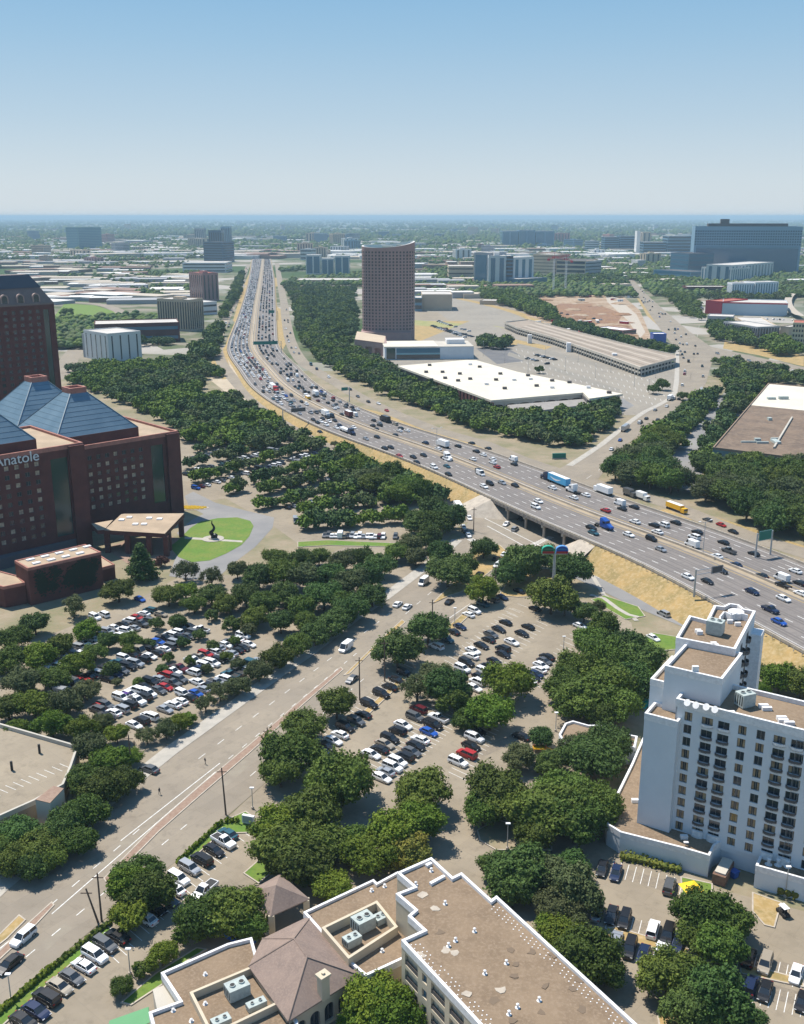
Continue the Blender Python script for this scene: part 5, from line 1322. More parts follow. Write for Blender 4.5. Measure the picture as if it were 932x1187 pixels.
blk(656, 322, 678, 323, 303, 60, m_greyw, m_rf, 'grey glazed office wing right of the pale tan core', style='h', nst=5, win=.3)
blk(678, 323, 692, 320, 303, 60, m_tansun, m_darkc, 'dark grey end block of the tan offices', style='h', nst=4)
blk(700, 293, 717, 293, 275, 60, m_bluew, m_rf, 'blue glass office left of the pale stair tower', style='h', nst=7)
blk(718, 293, 736, 293, 274, 60, m_bluew, m_rf, 'blue glass office touching the pale stair tower', style='h', nst=7)
blk(737, 297, 741, 297, 268, 30, m_lt, m_rf, 'slim pale stair tower between blue offices', style=None)
blk(745, 296, 772, 296, 281, 70, m_bluew, m_rf, 'wide dark blue office before the grey towers', style='h', nst=5)
blk(773, 296, 800, 296, 274, 70, m_bluew, m_rf, 'dark blue office block nearest the great blue hospital', style='h', nst=6)
gm_ = random.Random(44); MR = []
for k in range(44):
    x = gm_.choice((gm_.uniform(500, 800), gm_.uniform(500, 700), gm_.uniform(20, 230), gm_.uniform(340, 420), gm_.uniform(700, 930))); y = gm_.uniform(281, 318) if x > 480 else gm_.uniform(278, 305)
    w = gm_.uniform(8, 22)*(1 if y > 295 else .8); hp = gm_.uniform(5, 15)
    c = P(x, y)
    if blocked(c.x, c.y, 25): continue
    MR.append(x); wm_ = gm_.choice((m_tanw, m_lt, m_greyw, m_tanw, m_bluew, m_pinkw)); nm_ = {'tan_panel': 'tan', 'pale_wall': 'pale', 'grey_panel': 'grey', 'blue_tint_wall': 'blue glass', 'pink_stone': 'pinkish'}[wm_.name]
    blk(x, y, x+w, y+gm_.uniform(-.6, .6), y-hp, gm_.uniform(20, 45), wm_, m_rf, '%s mid-rise %s office block of the hazy district %s' % (ordw(len(MR)), nm_, 'around the medical towers' if 480 < x < 700 else 'near the great hospital slab' if x >= 700 else 'beyond the sheds' if x < 240 else 'right of the far freeway'), style=gm_.choice('hvv'), nst=gm_.randint(3, 7), win=gm_.uniform(.25, .45), pent=gm_.choice((0, 3, 4)), group='mid-rise blocks of the hazy district')
t, h, A, d, n_, L = blk(802, 318, 925, 319, 263, 60, M('hospital_panel', (.17, .30, .40), .4, spec=.6), m_darkc, 'enormous long blue-glass hospital slab on the horizon at the right', style=None)
mb = MB()
for i in range(44):
    for j in range(6): mb.obox(A+d*(L*(i+.2)/44), d*(L*.6/44), -n_*.2, h*(.62+.055*j), h*(.62+.055*j)+h*.032)
local(mb, t).build('window', M('hospital_window', (.03, .07, .11), .2), t, kind='stuff')
local(MB().obox(A+d*L*.02, d*L*.96, -n_*.3, h*.06, h*.56), t).build('glass_curtain_wall', M('hospital_glass', (.025, .11, .20), .12, spec=.9), t)
local(MB().obox(A+d*L*.02, d*L*.96, -n_*.45, h*.555, h*.60), t).build('ledge', m_bluew, t)
local(MB().obox(A+d*L*.13+n_*20, d*L*.75, n_*20, h, h+7), t).build('plant_room', m_darkc, t); local(MB().obox(A+d*L*.25+n_*22, d*L*.08, n_*14, h+7, h+16), t).build('plant_tower', m_darkc, t)
blk(776, 318, 797, 320, 293, 60, m_navyw, m_darkc, 'dark navy glass cube in front of the great hospital', style='h', nst=5, gm=m_glassb, win=.3)
blk(797.5, 318, 823, 316, 295, 40, m_navyw, m_darkc, 'dark navy glass wing right of the navy cube', style='h', nst=5, gm=m_glassb, win=.3)
blk(757, 323, 800, 326, 313, 50, m_bluew, m_darkc, 'low teal glass wing below the navy cube', style='h', nst=2, gm=m_glassb)
blk(812, 327, 846, 329, 310, 60, m_lt, m_rf, 'white and grey striped ring-shaped building, left half', style='v', nst=10, win=.4, gm=m_glassb)
blk(846.5, 329, 895, 324, 308, 50, m_lt, m_rf, 'white and grey striped ring-shaped building, right half', style='v', nst=13, win=.4, gm=m_glassb)
blk(847.5, 347, 872.5, 347, 329, 25, M('bright_white_wall', (.70, .72, .74)), m_rf, 'white hotel slab with vertical fins, left half with red sign', style='v', nst=9, win=.35, gm=m_glassb)
blk(874, 347, 901, 346, 328, 25, M('bright_white_wall'), m_rf, 'white hotel slab with vertical fins, right half', style='v', nst=9, win=.35, gm=m_glassb)
blk(796, 342, 842, 342, 333, 30, m_brick, m_rf, 'long low brick building with pale roof left of the white hotel slab', style='h', nst=2, win=.3)
t, h, A, d, n_, L = blk(817, 363.5, 836, 365, 349, 60, m_rw, m_rr, 'red-clad end of the long store building', name='store_building', style=None)
t, h2, A, d, n_, L = blk(836.5, 365, 912, 367, 351, 60, M('pale_blue_wall', (.42, .50, .56)), m_rf, 'long pale blue windowless store building with red parapet', name='store_building', style=None)
local(MB().obox(A, d*L, -n_*.4, h2-.4, h2+1.2), t).build('red_parapet', m_rw, t)
blk(819.5, 376, 849, 377, 367, 30, m_greyw, m_rf, 'small flat white-roofed shop beside the store building', style='h', nst=1, win=.4)
blk(852, 372, 876, 388, 368, 30, m_tanw, m_rf, 'tan warehouse with very wide white roof, left wall', style=None)
blk(877, 392, 903, 391, 380, 60, m_greyw, m_rf, 'white-roofed warehouse with a grey gridded front wall', style='v', nst=8, win=.7)
blk(903.5, 390, 914, 391, 379, 90, m_tanw, m_rf, 'narrow tan shed right of the gridded warehouse', style=None)
blk(916.6, 403, 990, 406, 375, 30, M('yellow_stone', (.62, .52, .34)), m_rr, 'yellow stone hotel with balconies at the right frame edge', style='g', nst=22, win=.6)
blk(556, 353, 600, 354, 349, 30, m_tanw, m_rf, 'low tan shed along the rail line', style=None)
blk(690, 384, 722, 388, 380, 20, m_pinkw, m_whitep, 'red and white site sheds at the edge of the bare dirt', style='h', nst=1)
blk(757, 398, 772, 398, 388, 14, PAINT['blue'], m_whitep, 'small blue canopy shelter beside the upper boulevard', name='shelter', style=None)
# right-hand warehouse
def right_warehouse():
    z = 9; A, B = V2(P(826.4, 519.7, z)), V2(P(932, 532.8, z)); d = (B-A).normalized(); n_ = Vector((-d.y, d.x)); L = 120
    D = (V2(P(890.6, 445, z))-A).dot(n_); sk = (V2(P(890.6, 445, z))-A).dot(d); D1 = (V2(P(872, 470, z))-A).dot(n_)
    t = thing('warehouse', 'wide warehouse with brown weathered roof in front and white roof behind, right of the boulevard', 'warehouse', (A.x, A.y, 0))
    f = lambda a, b: A+d*(a+sk*b/D)+n_*b
    pl = [f(0, 0), f(L, 0), f(L, D), f(0, D)]
    local(MB().prism(pl, 0, z-.35), t).build('wall', M('blue_grey_wall', (.20, .27, .28), n=.1, rgb2=(.17, .23, .24)), t)
    local(MB().prism([f(.5, .5), f(L, .5), f(L, D1), f(.5, D1)], z-.35, z), t).build('roof', M('weathered_roof', (.19, .135, .095), .95, n=.08, rgb2=(.13, .095, .07), n2=.5, rgb3=(.23, .17, .12)), t)
    local(MB().prism([f(.5, D1+.05), f(L, D1+.05), f(L, D-.5), f(.5, D-.5)], z-.35, z+.1), t).build('roof', m_whiteroof, t)
    local(MB().parapet(pl, z-.6, z+.7, .5), t).build('parapet', M('brown_coping', (.28, .2, .14)), t)
    for x, y, w, h_, l in ((892, 487, 2, 1.5, 3), (894, 463, 5, 1.5, 3), (908, 463, 6, 2, 2), (899, 513, 3, 1.2, 8), (868, 513, 8, .8, 1), (884, 514, 6, 1, 1), (898, 510, 4, 1.2, 1), (878, 511, 3, 1.4, 2)):
        q_ = P(x, y, z); local(MB().box(q_.x-w/2, q_.y-l/2, z, q_.x+w/2, q_.y+l/2, z+h_), t).build('rooftop_unit', m_unit, t)
    q0, q1 = P(917, 485, z), P(896, 520, z)
    m = MB(); dd = V2(q1)-V2(q0); m.obox(V2(q0), dd, Vector((1.1, .3)), z, z+1.0); local(m, t).build('duct', m_concw, t)
    notree([(p.x, p.y) for p in pl], True)
right_warehouse()
# long two-storey car park
def garage():
    z = 6.5; fr = [(585, 374), (600, 380.5), (640, 391.5), (659, 398), (707, 414.5), (742, 427), (783.5, 416)]; bk = [(783.5, 412), (740, 403), (700, 393), (660, 383), (612, 371)]
    pl = [V2(P(x, y, z)) for x, y in fr+bk]
    t = thing('parking_garage', 'long low two-storey parking garage with brown top deck and dark open bays', 'parking garage', (pl[0].x, pl[0].y, 0))
    local(MB().prism(pl, z-.8, z), t).build('top_deck', M('deck_concrete', (.33, .27, .21), n=.04, rgb2=(.27, .22, .17)), t)
    local(MB().parapet(pl, z-1.0, z+1.0, .35), t).build('parapet', m_concw, t)
    cen = sum(pl, Vector((0, 0)))/len(pl)
    local(MB().parapet(pl, 2.4, 3.7, .35), t).build('parapet', m_concw, t)
    local(MB().prism([cen+(p-cen)*.96 for p in pl], 0, z-.85), t).build('bay_shade_core', m_dark, t)  # solid black core: shade inside the open bays is put into its colour
    for a, b in zip(pl[:6], pl[1:7]):
        n = max(1, int((b-a).length/6)); dd = (b-a).normalized()
        for k in range(n):
            q_ = a.lerp(b, (k+.5)/n); local(MB().box(q_.x-.5, q_.y-.1, 0, q_.x+.5, q_.y+.6, z-.8), t).build('column', m_concw, t)
    for x, y in ((614, 398), (659, 408), (712, 421)):
        q_ = P(x, y); local(MB().box(q_.x-2, q_.y-1, 0, q_.x+2, q_.y+3, z+1.8), t).build('stair_tower', m_whitep, t)
    notree([(p.x, p.y) for p in pl], True)
garage()
for k in range(7):
    f = k/7
    fr = [(600, 380.5), (640, 391.5), (659, 398), (707, 414.5), (742, 427)]; bk = [(622, 373.5), (660, 384), (678, 388.5), (730, 401), (778, 412.5)]
    ln = [P(a[0]+(b[0]-a[0])*(f+.07), a[1]+(b[1]-a[1])*(f+.07), 6.53) for a, b in zip(fr, bk)]
    ribbon('deck_lane', ln, 1.6 if k % 2 else 3.0, M('deck_lane', (.20, .165, .13)) if k % 2 else M('deck_pale', (.42, .36, .29)), z=6.53, world_=True)
# low parking deck at the left
def left_deck():
    z = 3.6; pl = [V2(P(x, y, z)) for x, y in ((-90, 818), (0, 842), (91, 868), (83, 892), (74, 913), (40, 932), (-90, 990))]
    t = thing('parking_deck', 'low tan concrete parking deck with painted bays at the left frame edge', 'parking garage', (pl[2].x, pl[2].y, 0))
    local(MB().prism(pl, 0, z), t).build('deck', m_lot, t); local(MB().parapet(pl, z-.2, z+.9, .45), t).build('parapet', m_concw, t)
    m = MB()
    for k in range(12):
        q0, q1 = P(-30+k*9, 925-k*3.6, z), P(-18+k*9, 930-k*3.6, z); a = V2(q0); b = V2(q1)-a; nn = Vector((-b.y, b.x)).normalized()*.12; m.add([(a.x, a.y, z+.01), (a.x+b.x, a.y+b.y, z+.01), (a.x+b.x+nn.x, a.y+b.y+nn.y, z+.01), (a.x+nn.x, a.y+nn.y, z+.01)], [[0, 1, 2, 3]])
    local(m, t).build('bay_lines', m_white, t)
    q_ = [V2(P(x, y, z+2.8)) for x, y in ((41, 927), (58, 931), (74, 914), (62, 911))]
    local(MB().prism(q_, 0, z+2.7), t).build('stair_hut', m_concw, t); local(MB().prism(q_, z+2.7, z+2.85), t).build('stair_roof', m_brickpave, t)
    for x, y in ((14, 893), (46, 873)):
        c = P(x, y, z); local(MB().tube((c.x, c.y, z), (c.x, c.y, z+2.2), .3, n=8), t).build('bollard', m_trim, t)
    notree([(p.x, p.y) for p in pl], True)
left_deck()
# construction site
sheet('construction_ground', [(606, 345), (640, 330), (690, 336), (724, 345), (742, 360), (752, 384), (757, 398), (742, 402), (700, 390), (650, 378), (610, 366)], m_dirt, z=.08)
m_dark_dirt = M('turned_soil', (.24, .13, .06), n=.05, rgb2=(.19, .10, .06), n2=.3, rgb3=(.32, .20, .12))
sheet('turned_ground', [(622, 362), (650, 352), (690, 352), (722, 364), (716, 374), (680, 378), (640, 374)], m_dark_dirt, z=.10)
sheet('site_road', [(700, 338), (716, 345), (738, 365), (748, 385), (742, 392), (728, 372), (704, 350)], m_conc, z=.105)
gg = random.Random(2); mo = MB()
for k in range(46):
    c = P(gg.uniform(615, 730), gg.uniform(338, 392)); r = gg.uniform(5, 16); mo.blob((c.x, c.y, -r*.1), r, 2, .1, mi=k % 2, sz=.28)
mo.build('dirt_mound', [m_dirt, m_dark_dirt], None, kind='structure')
for k, (x, y, top) in enumerate(((641, 342, 300), (655, 340, 302))):
    b = P(x, y); h = HG(x, y, top); t = thing('tower_crane', ('left' if k == 0 else 'right')+' tower crane with pale lattice mast and red jib at the dirt site', 'crane', b, (.6, 2.2)[k])
    m = MB()
    for a, c in ((-1, -1), (1, -1), (1, 1), (-1, 1)): m.tube((a, c, 0), (a, c, h), .25, n=4)
    z = 0
    while z < h-4: m.tube((-1, -1, z), (1, -1, z+4), .15, n=3); m.tube((1, -1, z), (1, 1, z+4), .15, n=3); m.tube((-1, 1, z), (-1, -1, z+4), .15, n=3); z += 4
    m.build('mast', m_whitep, t)
    m = MB(); m.tube((-14, 0, h), (34, 0, h+4), .5, n=4); m.tube((-14, 0, h+2), (34, 0, h+6), .3, n=4); m.tube((0, 0, h), (0, 0, h+9), .5, .2, 4); m.tube((0, 0, h+9), (30, 0, h+5), .12, n=3); m.box(-14, -1.2, h-2.5, -10, 1.2, h); m.build('jib', m_rw, t)
g = random.Random(9)
for k in range(34):
    x = g.uniform(608, 738); y = g.uniform(332, 350) if k < 22 else g.uniform(372, 392); b = P(x, y)
    c = g.choice((m_whitep, m_rw, m_rw, m_concw, m_unit)); t = thing('site_container', ordw(k+1)+' small site cabin or stack scattered on the bare dirt', 'site cabin', (b.x, b.y, 0), g.uniform(0, 3), 'cabins on the construction site')
    w = g.uniform(5, 12); MB().box(-w/2, -1.5, 0, w/2, 1.5, 2.8).build('body', c, t); MB().box(-w/2-.2, -1.7, 2.8, w/2+.2, 1.7, 3.0).build('roof', m_whitep, t); MB().box(-.5, -1.55, .1, .5, -1.5, 2.1).build('door', m_trim, t)
# other ground patches in the distance
sheet('racetrack_field', [(64, 365), (75, 352), (110, 354), (135, 362), (138, 370), (124, 377), (64, 380)], m_grass, z=.05)
ribbon('curved_road', [(64, 350), (110, 352), (139, 361), (140, 372), (112, 385), (85, 410), (70, 440)], 16, m_street, z=.06)
sheet('grass', [(196, 436), (226, 436), (232, 446), (215, 455), (205, 448)], m_grass, z=.06)
ribbon('rail_line', [(527, 345), (560, 352), (600, 363), (625, 374)], 14, m_drygrass, z=.05); ribbon('rail_road', [(520, 343), (560, 350), (640, 371), (700, 392)], 9, m_street, z=.06)
ribbon('elevated_road', [(960, 372), (930, 372), (915, 361), (914, 350), (924, 343), (960, 338)], 10, m_conc, z=6, h=0.0)
sheet('dry_grass', [(738, 345), (752, 352), (782, 380), (800, 398), (786, 400), (770, 384), (750, 366)], m_drygrass, z=.05)
sheet('dry_grass', [(840, 396), (932, 412), (932, 425), (880, 412), (838, 404)], m_drygrass, z=.05)
# grass islands, verges near the boulevard (raised kerbs)
def island(name, pts, mat, z=.22):
    w = [V2(P(x, y, z)) for x, y in pts]; mb = MB(); mb.prism(w, 0, z); mb.build(name, mat, None, kind='structure')
    MB().parapet([c for c in w], 0, z+.03, .22).build('kerb', m_conc, None, kind='structure')
island('grass_island', [(548, 640), (560, 628), (580, 632), (592, 643), (578, 655), (556, 672), (540, 684), (522, 690), (500, 700), (520, 680), (540, 662)], m_drygrass)
island('median_island', [(440, 742), (466, 718), (470, 721), (430, 756), (405, 781), (398, 783)], m_drygrass, .2)
island('brick_median', [(120, 1018), (180, 956), (230, 912), (290, 862), (355, 806), (395, 773), (398, 776), (352, 816), (290, 872), (232, 922), (184, 964), (124, 1025)], m_brickpave, .2)
island('brick_median', [(-30, 1130), (30, 1072), (60, 1045), (63, 1049), (34, 1080), (-30, 1140)], m_brickpave, .2)
island('dry_grass_strip', [(-10, 1092), (22, 1060), (30, 1066), (8, 1088), (-10, 1102)], m_drygrass)
island('dry_grass_strip', [(398, 845), (470, 780), (474, 784), (408, 846), (400, 855)], m_drygrass)
island('dry_grass_strip', [(516, 728), (548, 702), (552, 706), (524, 732), (514, 744)], m_drygrass)
island('dry_grass_strip', [(590, 672), (606, 656), (640, 660), (640, 690), (600, 692), (578, 690)], m_drygrass)
island('grass_verge', [(685, 695), (700, 690), (740, 703), (748, 714), (725, 718)], m_grass)
island('grass_verge', [(735, 745), (755, 733), (785, 738), (800, 745), (790, 752), (750, 756)], m_grass)
island('grass_verge', [(282, 1012), (305, 992), (330, 998), (300, 1024)], m_grass)
island('hedge_bed', [(205, 1000), (214, 1003), (256, 966), (290, 965), (296, 948), (285, 940), (262, 950)], m_grass)
island('hedge_bed', [(-20, 1190), (60, 1122), (126, 1072), (130, 1078), (70, 1128), (-5, 1196)], m_grass)
island('grass_verge', [(789, 1016), (826, 1024), (826, 1032), (818, 1045), (790, 1036)], m_grass)
island('grass_verge', [(872, 1034), (906, 1046), (898, 1075), (886, 1072), (872, 1056)], m_drygrass)
island('lot_island', [(553, 962), (575, 950), (640, 965), (640, 985), (575, 985), (556, 974)], m_ground)
island('lot_island', [(702, 1076), (714, 1074), (800, 1100), (796, 1108), (700, 1085)], m_drygrass)
island('lot_island', [(858, 1120), (868, 1118), (932, 1135), (932, 1144), (858, 1128)], m_drygrass)
island('lot_island', [(762, 1178), (772, 1168), (790, 1170), (800, 1190), (765, 1195)], m_drygrass)
island('grass_verge', [(152, 1165), (190, 1140), (215, 1115), (240, 1100), (228, 1098), (180, 1128), (140, 1162)], m_grass)
island('grass_verge', [(345, 628), (380, 626), (470, 630), (470, 634), (380, 632), (345, 634)], m_grass)
ribbon('sidewalk', [(-40, 1065), (0, 1028), (62, 978), (161, 900), (196, 872), (320, 783), (362, 754), (410, 717), (440, 697), (480, 667), (515, 640), (530, 626)], 4.2, m_walk, z=.16)
ribbon('sidewalk', [(668, 636), (700, 690), (722, 705), (738, 720)], 1.5, m_walk, z=.16)
ribbon('sidewalk', [(660, 540), (698, 515), (724, 494), (748, 477), (777, 462), (784, 444), (785, 405)], 3.6, m_walk, z=.16)
ribbon('garden_path', [(684, 690), (700, 694), (716, 706), (728, 713), (740, 716)], 1.6, m_walk, z=.235)
tag(MB().prism([tuple(p[:2]) for p in ribbon_pts(catmull(pxpoly([(674, 648), (700, 660), (725, 672), (751, 684)]), 6), .3, .3)[0]]+[tuple(p[:2]) for p in ribbon_pts(catmull(pxpoly([(674, 648), (700, 660), (725, 672), (751, 684)]), 6), .3, .3)[1]][::-1], 0, 1.3).build('retaining_wall', m_brickpave), 'low reddish retaining wall at the foot of the dry grass embankment', 'wall')
sheet('asphalt_patch', [(640, 470), (700, 468), (722, 462), (735, 470), (700, 492), (660, 510), (630, 512)], m_lightasph, z=.05)
for pts in ([(100, 1010), (150, 968), (158, 974), (108, 1018)], [(250, 905), (300, 862), (312, 868), (262, 912)], [(40, 1100), (75, 1070), (84, 1076), (50, 1106)], [(330, 850), (350, 832), (362, 838), (342, 856)], [(450, 735), (480, 712), (488, 716), (460, 740)], [(560, 600), (600, 606), (620, 622), (590, 625), (562, 612)]):
    sheet('road_patch', pts, M('patched_street', (.235, .20, .155), n=.3, rgb2=(.27, .235, .18)), z=.093)
cw = MB()
for (a, b) in (((556, 596), (600, 588)), ((600, 640), (640, 622)), ((545, 625), (570, 640))):
    A, B = P(*a), P(*b); d = (B-A); nd = max(4, int(d.length/1.3)); dn = d.normalized(); nn = Vector((-dn.y, dn.x, 0))*1.4
    for k in range(nd):
        p = A+d*k/nd; q_ = p+dn*.6; cw.quad(*[(v.x, v.y, .102) for v in (p-nn, q_-nn, q_+nn, p+nn)])
cw.build('crosswalk', m_white, None, kind='structure')
# paint on the boulevard: dashes and turn bay lines
def dashes(a, b, n, frac=.4, w=.16, mb=None, z=.10):
    A, B = P(*a), P(*b); d = (B-A)/n; nn = Vector((-d.y, d.x, 0)).normalized()*w/2
    for k in range(n):
        p = A+d*k; q_ = p+d*frac; mb.quad(*[(v.x, v.y, z) for v in (p-nn, q_-nn, q_+nn, p+nn)])
mk = MB()
dashes((0, 1100), (175, 950), 7, .35, .18, mk); dashes((30, 1110), (230, 945), 8, .35, .18, mk)
dashes((60, 1060), (250, 895), 1, 1, .2, mk); dashes((265, 880), (420, 752), 12, .35, .16, mk); dashes((290, 900), (430, 780), 9, .35, .16, mk)
dashes((230, 880), (460, 705), 14, .35, .16, mk); dashes((140, 975), (255, 885), 1, 1, .2, mk); dashes((480, 745), (545, 700), 1, 1, .2, mk); dashes((470, 712), (540, 652), 6, .35, .16, mk)
dashes((560, 600), (640, 640), 1, 1, .3, mk); dashes((565, 610), (635, 648), 1, 1, .3, mk); dashes((700, 540), (790, 470), 9, .4, .16, mk); dashes((800, 440), (815, 350), 8, .4, .16, mk)
dashes((680, 555), (760, 498), 7, .4, .16, mk)
dashes((690, 668), (800, 718), 8, .4, .16, mk, .125)
mk.build('road_markings', m_white, None, kind='structure')
m_stain = M('parking_wear', (.215, .18, .135), n=.5, rgb2=(.26, .215, .155), n2=2.5, rgb3=(.18, .15, .115))
for a, b, w_ in (((550, 702), (378, 866), 3.6), ((618, 722), (548, 797), 3.2), ((588, 718), (532, 784), 3.2), ((486, 822), (430, 876), 3.2), ((509, 830), (442, 902), 3.2), ((636, 757), (612, 790), 3.2), ((604, 852), (530, 886), 3.2), ((266, 962), (130, 1088), 3.2), ((132, 1090), (20, 1188), 3.2), ((692, 1004), (782, 1030), 3.4), ((688, 1056), (790, 1094), 3.4), ((708, 1088), (772, 1104), 3.4), ((866, 1110), (930, 1130), 3.4), ((866, 1141), (932, 1160), 3.4)):
    ribbon('parking_wear', [a, ((a[0]+b[0])/2, (a[1]+b[1])/2), b], w_, m_stain, z=.056)
bl = MB()
def bays(a, b, n, dirpx, ln=5.0, z=.062):
    A, B = P(*a), P(*b); q_ = P(a[0]+dirpx[0], a[1]+dirpx[1]); d = (q_-A).normalized()*ln; s = (B-A).normalized()*.06
    for k in range(n+1):
        p = A.lerp(B, k/n); bl.quad(*[(v.x, v.y, z) for v in (p-s, p+s, p+s+d, p-s+d)])
DIRM = (26, 11)      # nose direction of the bays in the middle lot
for a, b, n in (((468, 765), (365, 852), 22), ((590, 705), (515, 765), 16), ((500, 812), (425, 890), 20), ((525, 822), (445, 893), 20), ((625, 716), (545, 790), 18), ((560, 840), (520, 895), 12), ((660, 735), (612, 790), 12), ((700, 740), (640, 800), 12), ((545, 745), (600, 700), 8)):
    bays(a, b, n, DIRM)
bays((272, 958), (120, 1100), 20, (26, 17)); bays((110, 1095), (10, 1180), 12, (26, 17))
bays((712, 998), (800, 1022), 10, (-6, 20)); bays((690, 1050), (800, 1085), 12, (-7, 22)); bays((705, 1083), (800, 1110), 10, (-7, 22)); bays((860, 1100), (932, 1125), 8, (-6, 22)); bays((860, 1135), (932, 1155), 8, (-6, 22))
bl.build('bay_lines', m_white, None, kind='structure')

# ------------------------------------------------------------------ hedges
def hedge(pts, w, h, label, tint='oak'):
    line = catmull(pxpoly(pts), .9); m = MB(); g = random.Random(len(label)); o_ = line[0]
    for p in line:
        for _ in range(26):
            a = g.uniform(-w/2, w/2); z = g.uniform(.1, h); b_ = g.uniform(-.5, .5); c3 = Vector((p.x+a*.75, p.y+a*.75+b_, z)); s = g.uniform(.12, .24)
            t_ = Vector((g.gauss(0, 1), g.gauss(0, 1), g.gauss(0, 1))).normalized(); u_ = t_.orthogonal().normalized(); m.quad(c3-t_*s-u_*s, c3+t_*s-u_*s, c3+t_*s+u_*s, c3-t_*s+u_*s)
        m.blob((p.x, p.y, h*.45), w*.48, 1, .12, sz=h/w)
    return tag(m.build('hedge', m_leaf[tint]), label, 'hedge')
hedge([(207, 1001), (232, 978), (256, 957), (275, 953)], 1.1, 1.2, 'clipped dark hedge along the road side of the far row of parked cars', 'bright')
hedge([(288, 962), (300, 966)], 1.0, 1.0, 'short clipped hedge at the end of the parked row')
hedge([(0, 1176), (30, 1150), (60, 1124)], 1.3, 1.3, 'clipped hedge between the boulevard and the near parked cars', 'bright')
hedge([(66, 1120), (95, 1096), (126, 1073)], 1.1, 1.1, 'broken line of shrubs between the boulevard and white parked suvs')
hedge([(722, 996), (742, 1000), (765, 1006)], 1.8, 1.6, 'long olive hedge under the blank white hotel wall', 'autumn')
hedge([(772, 1008), (786, 1011)], 1.8, 1.6, 'short square olive hedge beside the long one', 'autumn')
hedge([(905, 1037), (921, 1041)], 1.9, 1.9, 'rounded olive shrub by the right hotel podium', 'autumn')
hedge([(795, 741), (810, 748)], 1.2, .8, 'low hedge on the grass by the driveway')
# ------------------------------------------------------------------ trees, read from the photograph
def trees(txt, place):
    for w in txt.split():
        a = w.split(','); k = {'o': 'oak', 'b': 'bright', 'l': 'olive', 't': 'teal', 'a': 'autumn', 'r': 'red', 's': 'olive'}[a[3]] if len(a) > 3 else 'oak'
        tree(float(a[0]), float(a[1]), float(a[2]), k, place, 'sparse' if len(a) > 3 and a[3] == 's' else None)
trees('148,1028,28,b 172,1035,30,o 160,1012,24,o 150,1060,24,b', 'between the road and parked cars')
trees('235,1062,32,o 270,1056,34,o 252,1048,26,t 228,1075,24,o 290,1075,24,o', 'over the drive by the flat-roofed wing')
trees('188,1106,19,b 167,1122,13,o 141,1143,14,o', 'on the grass slope by the green awning')
trees('390,815,25 337,872,34 352,842,24 325,893,26 396,904,38 375,915,28 357,945,38 322,958,30,b 330,985,38 350,1000,34 372,975,30', 'beside the lot entrance')
trees('385,1028,22,b 358,1018,14', 'against the low wing of the cream building')
trees('430,990,30,b 455,968,34,b 488,952,32,b 470,985,30,a 415,975,24', 'in the clump before the cream building')
trees('489,916,35,o', 'alone by the lower end of the parked double row')
trees('461,752,27,t 497,728,25,t 484,796,22,s 519,797,28,t 527,812,20,o 506,782,20,l', 'between rows of the middle lot')
trees('589,790,28,b 568,826,27,b 545,832,18,o', 'among right-hand bays of the middle lot')
trees('577,916,36,o 600,935,32,o 603,877,20,l 628,855,16,t 560,940,24,o 640,940,38,o 668,950,38,o 655,915,34,o 690,935,34,o 620,965,26,o', 'in the block before the podium')
trees('688,878,36,t 706,862,26,t 670,868,22,l 640,882,18,t', 'in the sunken podium court')
trees('700,728,24,o 685,745,24,o 699,760,28,o 670,775,27,o 728,752,28,t 745,765,28,t 706,790,32,o 680,805,34,o 655,795,24,o 730,790,30,t 745,790,24,o 715,815,28,o 695,825,24,o 720,770,26,o', 'in the dense grove behind the hotel')
trees('561,635,16,t', 'on the dry grass island at the junction')
trees('519,662,24,t 536,655,18,t', 'on the boulevard island')
trees('560,683,21,b', 'at the top corner of the middle lot')
trees('607,652,27,t 592,664,20,t 625,645,20,t 662,660,26,t 648,650,18,o', 'around the tall twin pole sign')
trees('640,690,28,o 655,700,18,o', 'at the foot of the tall twin pole sign')
trees('677,709,16,t 694,702,10,s', 'beside the driveway verge')
trees('818,697,13,s 845,700,13,t 862,702,13,t', 'between the freeway and the stepped hotel')
trees('886,782,16,s 905,786,22,b 930,792,24,o 880,800,14,b', 'behind the right end of the hotel roof')
trees('665,1030,34,l 646,1052,26,l 630,1012,28,l 600,1010,34,t 575,1005,22,t 595,1032,26,t 660,1005,24,t', 'between the cream roof and the small lot')
trees('680,1108,34,o 703,1125,26,o 655,1088,26,b 640,1075,22,b 668,1080,22,l', 'along the long white roof edge')
trees('822,1060,36,o 845,1070,30,o 812,1085,28,o 835,1098,32,o', 'over the middle of the lower right lot')
trees('775,1128,34,o 805,1140,32,o 830,1155,38,t 800,1170,30,t 862,1182,24,t', 'nearest the bottom edge of the lower right lot')
trees('438,1160,40,b 455,1178,36,b 418,1182,26,b', 'against the arches at the bottom edge')
tree(163, 652, 19, 'teal', 'beside the entrance canopy', 'cone')
trees('187,650,9,r', 'beside the pointed evergreen')
trees('215,660,17,s 245,668,15,s 195,690,16,o 137,683,19,o 85,702,18,s', 'below the hotel forecourt')
trees('400,519,9,o 388,514,6,s', 'standing alone on the dry bank of the freeway')
